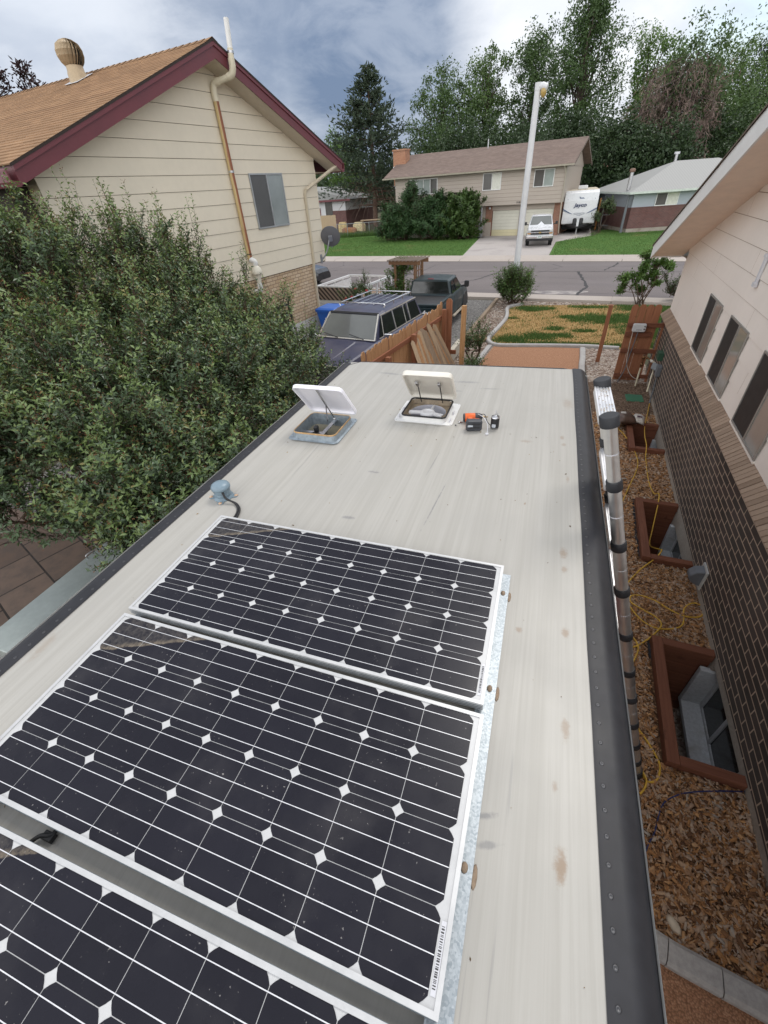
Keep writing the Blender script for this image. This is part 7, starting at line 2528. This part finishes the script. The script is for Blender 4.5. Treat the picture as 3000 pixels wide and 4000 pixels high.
def shrub(name, label, cat, blobs, per, leaf, mats, base, group=None, npl=12, up=.7, Ls=(.22, .46), seeds=.25, wl=.44, tall=0, trunk=.03, shell=(.35, 1.0)):
    rng = np.random.default_rng(abs(hash(label)) % 1000 if False else sum(map(ord, label)))
    root = T(name, label, cat, base, 0, group)
    b0 = np.array(base)
    B, D, L, NEW = shoots(blobs, per, rng, up, Ls, shell)
    if tall:
        k = rng.choice(len(B), tall, replace=False)
        hi = np.argsort(-(B[:, 2] + rng.normal(0, .25, len(B))))[:len(B) // 3]
        k = rng.choice(hi, min(tall, len(hi)), replace=False)
        B[k, 2] += .06
        D[k] = nrm(D[k] * .3 + np.array([0, 0, 1.0]))
        L[k] = rng.uniform(.3, .62, len(k))
        NEW[k] = 1.2
    n = len(B)
    t = np.linspace(.08, 1.0, npl)[None, :, None]
    droop = nrm(np.cross(D, rng.normal(0, 1, (n, 3))))
    P = B[:, None] + D[:, None] * (L[:, None, None] * t) + droop[:, None] * (L[:, None, None] * .12 * t ** 2)
    ang = (np.arange(npl) * 1.7)[None] + rng.uniform(0, 6.28, (n, 1))
    s = nrm(np.cross(D, np.array([.3, .2, .9]) + rng.normal(0, .2, (n, 3))))
    q = np.cross(D, s)
    rad = s[:, None] * np.cos(ang)[..., None] + q[:, None] * np.sin(ang)[..., None]
    ld = nrm((rad * .85 + D[:, None] * .55 + rng.normal(0, .18, P.shape)).reshape(-1, 3))
    un = nrm(np.cross(np.cross(ld, np.tile(D[:, None], (1, npl, 1)).reshape(-1, 3)), ld) + rng.normal(0, .3, ld.shape))
    un = nrm(un - ld * (un * ld).sum(1)[:, None])
    m = len(ld)
    LL = leaf * rng.uniform(.6, 1.25, m)
    V, F = leaf_cards(P.reshape(-1, 3) - b0, ld, un, LL, LL * wl)
    lm = mats[0] if isinstance(mats[0], (list, tuple)) else [mats[0]]
    fresh = (np.repeat(NEW, npl).reshape(n, npl) * .7 + t[:, :, 0] * .45 + rng.normal(0, .12, (n, npl)) > .98).ravel()
    raw('crown', V, F, lm, root, mi=np.repeat(fresh.astype(int) * (len(lm) - 1), 2))
    # woody shoots and seed heads
    ax = nrm(np.cross(D, rng.normal(0, 1, (n, 3)))) * .0035 * (leaf / .055)
    e = P[:, -1] - b0
    bb = B - b0 - D * .1
    V2 = np.stack([bb - ax, bb + ax, e + ax * .4, e - ax * .4], 1).reshape(-1, 3)
    F2 = np.arange(4 * n).reshape(-1, 4)
    raw('twig', V2, F2, mats[1], root)
    if seeds:
        k = rng.choice(n, int(n * seeds), replace=False)
        c = (P[k, -1] - b0)[:, None] + rng.normal(0, .016 * leaf / .055, (len(k), 9, 3)) + D[k][:, None] * .02
        c = c.reshape(-1, 3)
        d = nrm(rng.normal(0, 1, c.shape))
        V3, F3 = leaf_cards(c, d, nrm(np.cross(d, rng.normal(0, 1, c.shape))), np.full(len(c), .018 * leaf / .055), np.full(len(c), .009 * leaf / .055))
        raw('seed_head', V3, F3, mats[2], root)
    g = G()
    for x, y, z, r in blobs:
        p0 = Vector((random.uniform(-.15, .15), random.uniform(-.15, .15), 0))
        e = Vector((x, y, z)) - Vector(base)
        mid = p0.lerp(e, .5) + Vector((random.uniform(-.2, .2), random.uniform(-.2, .2), .15))
        g.tube(smooth_path([p0, mid, e, e + Vector((random.uniform(-.2, .2), random.uniform(-.2, .2), r * .6))], 3), [trunk * (1 - .085 * k) for k in range(10)], 5)
    g.build('trunk', mats[1], root)
    return root


M_privet = leaf_mat('privet_leaf', (.048, .080, .042), (.105, .158, .070), None, .32, .10)
M_privet2 = leaf_mat('privet_new_leaf', (.115, .175, .055), (.20, .275, .095), (.23, .20, .07), .4, .16)
M_twig = mat('shrub_twig', (.085, .055, .035), .85, var=.25)
M_seed = mat('rusty_seed_head', (.16, .07, .028), .85, isl=.4, var=.5)
GP = 'big privet shrubs along the left side'
shrub('privet_shrub', 'dark green privet shrub between the camper and the navy SUV, red tipped, farthest forward', 'shrub',
      [(-3.50, 5.6, 1.36, .5), (-4.16, 6.4, 1.50, .55), (-4.05, 5.6, 1.55, .55), (-3.3, 5.2, 1.15, .5), (-3.75, 4.75, 1.55, .6), (-3.2, 4.6, .95, .55), (-4.7, 6.2, 1.7, .5), (-3.0, 4.0, 1.2, .55), (-3.25, 5.7, 1.1, .5), (-3.1, 5.0, .95, .5), (-3.6, 6.1, 1.15, .55), (-2.75, 4.4, .9, .5), (-2.6, 3.6, 1.0, .5), (-3.35, 4.2, 1.45, .5), (-3.9, 5.2, 1.5, .55)], 275, .062, ((M_privet, M_privet2), M_twig, M_seed), (-3.7, 5.2, 0), GP, tall=140)
shrub('privet_shrub', 'tall green privet shrub against the cream siding below the stained vent pipe', 'shrub',
      [(-4.75, 6.0, 2.00, .55), (-5.05, 5.6, 2.42, .6), (-5.3, 5.3, 2.55, .6), (-5.62, 5.0, 3.00, .55), (-5.25, 5.4, 2.80, .45), (-4.9, 4.9, 2.10, .7), (-4.35, 4.9, 1.80, .6), (-4.5, 5.6, 1.50, .7), (-5.4, 4.6, 2.10, .7), (-5.3, 4.8, 1.30, .8), (-4.4, 4.3, 1.40, .7), (-4.6, 3.9, 2.10, .6), (-5.1, 4.1, 2.35, .6)], 275, .062, ((M_privet, M_privet2), M_twig, M_seed), (-4.9, 4.9, 0), GP, tall=420)
shrub('privet_shrub', 'green privet shrub at the left picture edge hiding the dark porch', 'shrub',
      [(-6.0, 4.0, 3.12, .5), (-5.9, 3.6, 3.12, .6), (-5.55, 3.3, 2.37, .65), (-6.2, 3.4, 2.12, .8), (-5.3, 2.7, 1.92, .7), (-5.7, 2.6, 1.50, .8), (-4.9, 2.2, 1.77, .65), (-5.1, 1.9, 1.50, .7), (-6.4, 2.9, 2.82, .7), (-5.7, 2.2, 2.22, .6)], 275, .062, ((M_privet, M_privet2), M_twig, M_seed), (-5.6, 3.0, 0), GP, tall=260)
shrub('privet_shrub', 'broad privet shrub right beside the camper, its foliage overhanging the roof edge', 'shrub',
      [(-3.3, 3.4, 1.55, .6), (-3.85, 3.0, 1.85, .6), (-2.75, 2.8, 1.2, .6), (-3.15, 2.3, 1.40, .6), (-3.6, 1.95, 1.60, .6), (-4.15, 1.75, 1.70, .6), (-2.55, 1.95, 1.10, .6), (-3.1, 1.45, 1.15, .55), (-3.6, 1.25, 1.10, .5), (-4.2, 1.05, 1.2, .5), (-2.6, 1.25, .95, .5), (-4.4, 2.4, 1.85, .7), (-3.4, 2.6, .9, .7), (-3.0, 2.0, .7, .7), (-4.3, 3.3, 1.7, .7), (-2.2, 1.5, .9, .5), (-2.1, 2.3, 1.0, .55), (-4.6, 1.4, 1.6, .55), (-4.7, .9, 1.3, .5), (-3.9, 3.7, 1.5, .6)], 275, .062, ((M_privet, M_privet2), M_twig, M_seed), (-3.3, 2.3, 0), GP, tall=60)

M_green1 = leaf_mat('mid_green_leaf', (.030, .062, .014), (.085, .15, .032), None, .5, .15)
M_green2 = leaf_mat('fresh_green_leaf', (.045, .10, .018), (.115, .20, .035), None, .5, .18)
M_grey = leaf_mat('grey_green_leaf', (.035, .060, .022), (.085, .125, .04), None, .55, .12)
shrub('kerb_bush', 'rounded grey green bush with upright stems around the lamp post foot', 'bush', [(-.38, 17.6, .35, .45), (-.8, 17.55, .35, .3), (.05, 17.55, .35, .3), (-.38, 17.45, .1, .35), (-.7, 17.45, .1, .28), (-.05, 17.45, .1, .28), (-.35, 17.5, .7, .35), (-.62, 17.5, .65, .3), (-.1, 17.5, .6, .3)], 150, .10, ((M_green1, M_green2), M_twig, M_seed), (-.38, 17.65, 0), None, npl=10, up=1.1, Ls=(.35, .6), seeds=0, wl=.28)
shrub('small_sapling', 'thin leafy sapling with spreading branches at the right kerb', 'sapling', [(4.0, 17.7, .35, .12), (4.05, 17.7, .9, .22), (4.25, 17.7, 1.12, .17), (3.75, 17.7, .75, .2), (3.4, 17.7, .72, .16), (4.45, 17.7, .85, .16), (4.75, 17.7, 1.1, .11), (3.5, 17.7, .42, .17), (3.95, 17.7, 1.38, .09), (4.3, 17.65, .6, .16), (3.9, 17.7, 1.15, .1)], 36, .10, (M_green2, M_twig, M_seed), (4.1, 17.7, 0), None, npl=7, up=.3, Ls=(.15, .3), seeds=0, wl=.45, trunk=.018, shell=(.2, 1))
shrub('kerb_bush', 'low yellow green bush at the right kerb by the white house corner', 'bush', [(5.1, 17.75, .3, .4), (5.6, 17.7, .35, .42), (6.2, 17.6, .35, .45)], 180, .08, (M_grey, M_twig, M_seed), (5.5, 17.7, 0), None, npl=9, seeds=0)
shrub('rose_bush', 'small rose bush in the gravel beside the lone fir post', 'bush', [(-.72, 10.25, .62, .28), (-.6, 10.0, .5, .22), (-.85, 10.1, .45, .22)], 170, .05, (M_green1, M_twig, M_seed), (-.72, 10.2, 0), None, npl=7, seeds=0, wl=.6)
shrub('rose_bush', 'low straggling bush at the camper front, under the rose', 'bush', [(-.78, 9.0, .35, .25), (-.6, 9.2, .25, .2)], 150, .045, (M_green1, M_twig, M_seed), (-.72, 9.05, 0), None, npl=7, seeds=0, wl=.6)
shrub('arbor_vine', 'leafy vine bush smothering the left side of the wooden arbor', 'bush', [(-4.35, 15.3, 1.2, .33), (-4.25, 15.25, .85, .36), (-4.4, 15.2, .5, .4), (-4.2, 15.35, 1.45, .22)], 200, .075, (M_green2, M_twig, M_seed), (-4.35, 15.25, 0), None, npl=9, seeds=0, wl=.55)
M_rose = mat('red_rose_petal', (.42, .02, .03), .6, isl=.4)
rb = shrub('rose_bush', 'rose bush with red and white blooms in front of the utility trailer', 'bush', [(-5.25, 14.4, 1.02, .26), (-5.05, 14.3, .85, .24), (-5.5, 14.2, .8, .26), (-5.75, 14.1, .72, .22)], 130, .06, (M_green1, M_twig, M_seed), (-5.3, 14.2, 0), None, npl=7, seeds=0, wl=.55)
for (x, y, z), m_ in zip([(-5.62, 13.95, .93), (-5.85, 13.95, .88), (-5.4, 14.0, 1.0), (-5.55, 14.0, .80), (-5.1, 14.1, 1.1), (-5.5, 14.1, 1.15), (-5.75, 13.9, .78), (-5.3, 14.05, .85), (-5.95, 14.0, .75)], [M_rose, M_rose, M_white, M_white, M_rose, M_rose, M_rose, M_white, M_white]):
    G().lathe([(0, -.03), (.05, -.01), (.06, .03), (.03, .05), (.035, .02), (0, .03)], 8, Matrix.Translation((x + 5.3, y - 14.2, z))).build('rose_bloom', m_, rb)

M_jun = leaf_mat('juniper_needle', (.020, .052, .016), (.045, .105, .026), None, .6, .06)
shrub('juniper_bush', 'spiky dark green juniper hiding the lower left of the grey beige house', 'bush', [(-13.0, 43.0, .9, 1.1), (-12.0, 43.0, 1.4, 1.0), (-11.5, 43.2, 2.4, .7), (-11.45, 43.2, 3.0, .35), (-10.8, 42.8, 1.0, 1.0), (-13.6, 43.3, 1.5, .6), (-12.4, 42.5, .5, 1.0), (-13.2, 42.6, .4, .9), (-11.3, 42.4, .4, 1.0), (-12.8, 42.1, .12, .8), (-11.8, 42.0, .12, .8), (-13.7, 42.6, .12, .7)], 60, .30, (M_jun, M_twig, M_seed), (-12, 43, 0), 'junipers in front of the grey beige house', npl=12, up=.75, Ls=(.6, 1.0), seeds=0, wl=.22, trunk=.08)
shrub('juniper_bush', 'dark green juniper in the middle between the spiky one and the round shrub', 'bush', [(-9.8, 42.8, 1.3, .9), (-9.5, 43.0, 2.3, .5), (-8.8, 43, 1.6, .8), (-8.6, 43.0, 2.4, .4), (-9.2, 42.4, .5, 1.0), (-10.1, 42.5, .5, .9), (-8.5, 42.4, .5, .9), (-10.3, 42.0, .12, .8), (-9.2, 41.9, .12, .8), (-8.3, 41.9, .12, .7), (-10.1, 42.9, 2.0, .5)], 60, .28, (M_jun, M_twig, M_seed), (-9.3, 42.8, 0), 'junipers in front of the grey beige house', npl=12, up=.75, Ls=(.5, .9), seeds=0, wl=.22, trunk=.07)
shrub('round_shrub', 'large rounded leafy shrub covering the entry of the grey beige house', 'shrub', [(-7.4, 42.6, 1.6, 1.0), (-6.5, 42.4, 1.5, .95), (-7.0, 42.6, 2.2, .75), (-7.7, 42.6, 2.4, .5), (-6.2, 42.3, .9, .85), (-7.4, 42.0, .5, 1.0), (-6.3, 41.9, .45, .9), (-7.6, 41.7, .12, .7), (-6.8, 41.6, .12, .7), (-6.1, 41.6, .12, .6), (-6.4, 42.5, 2.1, .6)], 70, .20, (M_green1, M_twig, M_seed), (-6.9, 42.5, 0), None, npl=10, Ls=(.35, .6), seeds=0, wl=.5, trunk=.06)
shrub('scraggly_shrub', 'scraggly shrub beside the travel trailer hitch', 'shrub', [(4.0, 43.0, .8, .5), (4.3, 43.2, 1.5, .45), (4.6, 43.2, 1.0, .4)], 60, .16, (M_grey, M_twig, M_seed), (4.2, 43.1, 0), None, npl=8, Ls=(.4, .8), seeds=0, wl=.4)
# weeds under the chain link
PF = poly_fn([(-20.5, 47.4), (-14.5, 48.9), (-14.5, 49.6), (-20.5, 48.4)], .01)(9000)
blades('rough_grass', PF, .55, [M_bg], 'long rough grass along the chain link fence', np.zeros(len(PF), int))


# ------------------------------------------------------------------ trees
M_bark = mat('bark', (.075, .058, .045), .95, var=.3, scale=5, bump=.6)
M_barkp = mat('reddish_bark', (.12, .075, .055), .95, var=.25, scale=5, bump=.6)


def limb(g, a, b, r0, r1, rng, wob=.08, n=5):
    a, b = Vector(a), Vector(b)
    L = (b - a).length
    pts = [a.lerp(b, i / n) + Vector(rng.normal(0, wob * L * math.sin(math.pi * i / n) / 2, 3)) for i in range(n + 1)]
    g.tube(pts, [r0 + (r1 - r0) * i / n for i in range(n + 1)], 6)


def tree(name, label, x, y, h, hw, z0, mats, group, n=9000, leaf=.24, nb=24, skew=0, gap=.5, droop=.0, lean=0):
    """broadleaf: trunk, limbs, and leaf clumps set on an irregular swarm of boughs"""
    hw *= 1.12
    h -= .7
    rng = np.random.default_rng(int(abs(x * 131 + y * 17)) + 3)
    root = T(name, label, 'tree', (x, y, 0), 0, group)
    cz = (z0 + h) / 2
    H = (h - z0) / 2
    B = []
    for i in range(nb):
        f = (i + .5) / nb
        zz = z0 + (h - z0) * f ** .9
        prof = math.sin(math.pi * min(.93, .20 + .73 * f)) ** .6
        a = i * 2.4 + rng.uniform(-.5, .5)
        rr = hw * prof * rng.uniform(.25, .95)
        B.append((rr * math.cos(a) + lean * f, rr * math.sin(a), zz + rng.uniform(-.4, .4), rng.choice([.5, .75, 1.0, 1.25]) * hw * .40 * (.65 + .5 * prof)))
    g = G()
    limb(g, (0, 0, 0), (lean * .4, 0, z0 + H * .8), h * .022, h * .012, rng, .05)
    limb(g, (lean * .4, 0, z0 + H * .8), (lean * .9, 0, h * .93), h * .012, .03, rng, .08)
    for bx, by, bz, br in B:
        zb = max(1.5, bz - rng.uniform(.25, .5) * (bz - z0 * .4) - .5)
        limb(g, (lean * .4 * bz / h, 0, zb), (bx, by, bz), h * .007, .025, rng, .12)
    g.build('trunk', mats[1], root)
    P, N = [], []
    n = int(n * 2.3)
    tot = sum(b[3] ** 2 for b in B)
    for bx, by, bz, br in B:
        m = int(n * br ** 2 / tot)
        # sub-clumps hung about the bough
        k = max(8, int(m / 28))
        cd = nrm(rng.normal(0, 1, (k, 3)))
        cc = np.array([bx, by, bz]) + cd * (br * rng.uniform(.2, 1.35, (k, 1))) * np.array([1, 1, .95])
        cs = br * rng.uniform(.22, .5, k)
        idx = rng.integers(0, k, m)
        d = nrm(rng.normal(0, 1, (m, 3)))
        q_ = cc[idx] + d * (cs[idx] * rng.uniform(.2, 1.25, m))[:, None]
        q_[:, 2] -= droop * rng.uniform(0, 1, m) * br
        P.append(q_)
        N.append(d)
    P, N = np.concatenate(P), np.concatenate(N)
    D = nrm(N + rng.normal(0, .8, P.shape) + np.array([0, 0, -.25 - droop]))
    U = nrm(np.cross(D, rng.normal(0, 1, P.shape)) + np.array([0, 0, .6]))
    LL = leaf * rng.uniform(.6, 1.4, len(P))
    V, F = leaf_cards(P, D, U, LL, LL * .62)
    raw('crown', V, F, mats[0], root)
    return root


def conifer(name, label, x, y, h, hw, zc, mats, group=None, n=520, needle=.42, dead=0):
    rng = np.random.default_rng(int(abs(x * 71 + y)) + 9)
    root = T(name, label, 'tree', (x, y, 0), 0, group)
    g = G()
    g.tube([(0, 0, 0), (.1, 0, h * .4), (0, .05, h * .75), (0, 0, h)], [h * .022, h * .016, h * .008, .02], 8)
    Ps, Ds = [], []
    for i in range(n):
        f = (int(rng.uniform(0, 1) ** .85 * 24) + rng.normal(.5, .16)) / 24
        f = min(max(f, .01), .985)
        z = zc + (h - zc) * f
        L = hw * (1 - f) ** .95 * rng.choice([.55, .8, 1.0, 1.18]) * rng.uniform(.85, 1.05) + .25
        if f < .2:
            L *= rng.uniform(.5, 1.05)
        a = rng.uniform(0, 6.28)
        d = np.array([math.cos(a), math.sin(a), 0])
        t_ = np.linspace(.12, 1, 9)
        rise = .10 + .35 * f
        sag = .28 * (1 - f)
        pts = np.outer(t_ * L, d) + np.array([0, 0, z])
        pts[:, 2] += L * (rise * t_ ** 2 - sag * t_ + .04)
        if i % 3 == 0:
            g.tube([(0, 0, z)] + [tuple(p) for p in pts[::4]], [.05 * (1 - f) + .02, .03, .015, .008][:1 + len(pts[::4])], 4, caps=False)
        m = int(5 + L * 7)
        k = np.minimum(8, (9 * rng.uniform(.08, 1, m) ** .7).astype(int))
        base = pts[k] + rng.normal(0, .10 + .05 * L, (m, 3)) * np.array([1, 1, .6])
        Ps.append(base)
        Ds.append(nrm(d * .7 + np.array([0, 0, .35]) + rng.normal(0, .55, (m, 3))))
    for i in range(dead):
        a = rng.uniform(0, 6.28)
        z = rng.uniform(h * .15, zc + 1)
        L = hw * rng.uniform(.4, .9)
        p1 = (math.cos(a) * L * .6, math.sin(a) * L * .6, z + .1)
        p2 = (math.cos(a) * L, math.sin(a) * L, z - L * .35)
        g.tube([(0, 0, z), p1, p2], [.05, .03, .01], 4, caps=False)
    g.build('trunk', mats[1], root)
    P, D = np.concatenate(Ps), np.concatenate(Ds)
    U = nrm(np.cross(D, rng.normal(0, 1, P.shape)))
    LL = needle * rng.uniform(.6, 1.3, len(P))
    V1, F1 = leaf_cards(P, D, U, LL, LL * .3, .1)
    U2 = np.cross(D, U)
    V2, F2 = leaf_cards(P, D, U2, LL, LL * .3, .1)
    raw('crown', np.concatenate([V1, V2]), np.concatenate([F1, F2 + len(V1)]), mats[0], root)
    return root


M_pine = leaf_mat('pine_needle', (.035, .056, .036), (.075, .105, .060), None, .6, .06)
M_plum = leaf_mat('purple_needle', (.025, .012, .014), (.06, .028, .028), None, .6, .04)
M_t1 = leaf_mat('tree_leaf_deep', (.042, .080, .027), (.098, .160, .050), None, .5, .2)
M_t2 = leaf_mat('tree_leaf_light', (.062, .122, .028), (.145, .24, .055), None, .5, .22)
M_t3 = leaf_mat('tree_leaf_dark', (.022, .044, .018), (.050, .085, .030), None, .5, .14)
M_t4 = leaf_mat('tree_leaf_olive', (.050, .096, .028), (.12, .19, .052), None, .5, .2)
M_dead = leaf_mat('dead_foliage', (.13, .090, .075), (.25, .185, .155), None, .9, .05)
GT = 'trees behind the houses across the street'
conifer('pine_tree', 'dark spreading pine with a bare reddish trunk left of the brown roofed house', -21.2, 61.2, 14.6, 6.4, 3.6, (M_pine, M_barkp), None, 360, .46, 60)
conifer('purple_spruce', 'dark purple conifer tip cut by the left picture edge above the brown roof', -26.6, 20.9, 10.7, 1.6, 4, (M_plum, M_bark), 'purple conifers behind the cream house', 260, .22)
conifer('purple_spruce', 'smaller twin topped purple conifer poking over the brown roof ridge', -25.5, 22.0, 9.75, 1.3, 4, (M_plum, M_bark), 'purple conifers behind the cream house', 220, .22)
tree('leafy_tree', 'dense mid green tree above the chimney end of the brown roof', -15.2, 72, 15.6, 4.2, 3.5, (M_t1, M_bark), GT, 9500, droop=.25)
tree('leafy_tree', 'airy topped green tree standing behind the chimney end tree, second from the left', -10.0, 76, 17.4, 3.5, 4, (M_t4, M_bark), GT, 7000, droop=.2)
tree('leafy_tree', 'round topped dark tree over the middle of the brown roof, left of the tallest tree', -4.4, 78, 18.2, 3.7, 4, (M_t1, M_bark), GT, 8500)
tree('leafy_tree', 'tallest dark green tree reaching the top of the picture', 1.4, 74, 20.8, 3.7, 5, (M_t1, M_bark), GT, 10500, nb=34)
tree('leafy_tree', 'light green tree right of the tallest tree, with open branches', 9.3, 79, 17.0, 3.0, 6, (M_t2, M_bark), GT, 5200, nb=18)
tree('leafy_tree', 'bright green broad tree at the upper right, above the white fascia', 17.2, 82, 15.2, 4.8, 4, (M_t4, M_bark), GT, 8500)
tree('leafy_tree', 'dark tree cut by the right picture edge', 24.2, 86, 16.5, 4.2, 4, (M_t3, M_bark), GT, 6500)
tree('leafy_tree', 'low dark tree filling the gap right of the brown roof', 5.6, 59, 8.4, 3.0, 1.2, (M_t3, M_bark), GT, 6500, leaf=.26)
tree('leafy_tree', 'low dark tree behind the flue of the pale blue house', 9.6, 58, 7.2, 3.4, .8, (M_t3, M_bark), GT, 6500, leaf=.26)
tree('leafy_tree', 'small green tree between the cream house eave and the pine', -29.8, 72, 10.2, 3.2, 2, (M_t2, M_bark), GT, 5000)
tree('leafy_tree', 'low deep green tree behind the ridge right of the chimney', -11.0, 63, 8.8, 3.4, 3, (M_t3, M_bark), GT, 5500)
tree('leafy_tree', 'low deep green tree behind the middle of the brown ridge', -4.0, 62, 8.6, 3.6, 3, (M_t3, M_bark), GT, 5500)
tree('leafy_tree', 'dark green tree low behind the brown ridge end', .8, 65, 9.4, 3.2, 3, (M_t3, M_bark), GT, 5500)
tree('leafy_tree', 'dark tree to the right behind the pale hip roof', 14.5, 66, 8.5, 3.8, 1, (M_t3, M_bark), GT, 6500)
tree('leafy_tree', 'dark rounded tree far right behind the pale hip roof', 19.5, 68, 9.5, 4.2, 1, (M_t1, M_bark), GT, 6500)
# half-dead tree: green crown hung with curtains of brown branches
dt = tree('half_dead_tree', 'tree with green top and drooping curtains of dead brown branches', 11.0, 64, 13.6, 3.4, 7.5, (M_t1, M_bark), None, 2600, nb=16)
rng = np.random.default_rng(5)
Ps, Ds = [], []
g = G()
for i in range(420):
    a = rng.uniform(0, 6.28)
    rr = 4.6 * rng.uniform(.25, 1)
    z = rng.uniform(4.5, 12.8) * (1 - .12 * rr / 4)
    p = np.array([rr * math.cos(a) * (1.1 if math.cos(a) < 0 else .8), rr * math.sin(a), z])
    L = rng.uniform(.8, 2.6)
    if i % 2 == 0:
        g.tube([tuple(p * np.array([.3, .3, 1]) + np.array([0, 0, .8])), tuple(p), tuple(p + np.array([.3 * math.cos(a), .3 * math.sin(a), -L]))], [.05, .03, .012], 4, caps=False)
    m = int(L * 14)
    q_ = p + rng.normal(0, .28, (m, 3)) - np.outer(rng.uniform(0, L, m), [0, 0, 1])
    Ps.append(q_)
    Ds.append(nrm(rng.normal(0, .5, (m, 3)) + np.array([0, 0, -.8])))
P, D = np.concatenate(Ps), np.concatenate(Ds)
LL = .55 * rng.uniform(.5, 1.3, len(P))
V, F = leaf_cards(P, D, nrm(np.cross(D, rng.normal(0, 1, P.shape))), LL, LL * .13, .1)
raw('dead_foliage', V, F, M_dead, dt)
g.build('dead_branch', mat('dead_wood', (.12, .09, .08), .95, var=.2), dt)

# far wood closing the view: one mass nobody could count
P, D = [], []
rng = np.random.default_rng(21)
for i in range(150):
    x = -95 + i * 1.3 + rng.uniform(-1, 1)
    y = 108 + rng.uniform(-8, 8)
    h = rng.uniform(5, 9.5)
    r_ = rng.uniform(2, 3.6)
    m = 330
    d = nrm(rng.normal(0, 1, (m, 3)))
    P.append(np.array([x, y, h * .55]) + d * np.array([r_, r_, h * .5]) * rng.uniform(.5, 1.1, (m, 1)))
    D.append(nrm(d + rng.normal(0, .7, (m, 3))))
P, D = np.concatenate(P), np.concatenate(D)
LL = .8 * rng.uniform(.6, 1.3, len(P))
V, F = leaf_cards(P, D, nrm(np.cross(D, rng.normal(0, 1, P.shape))), LL, LL * .7)
setting(raw('far_wood', V, F, M_t3), 'stuff', 'dark mass of trees far behind the houses', 'trees')
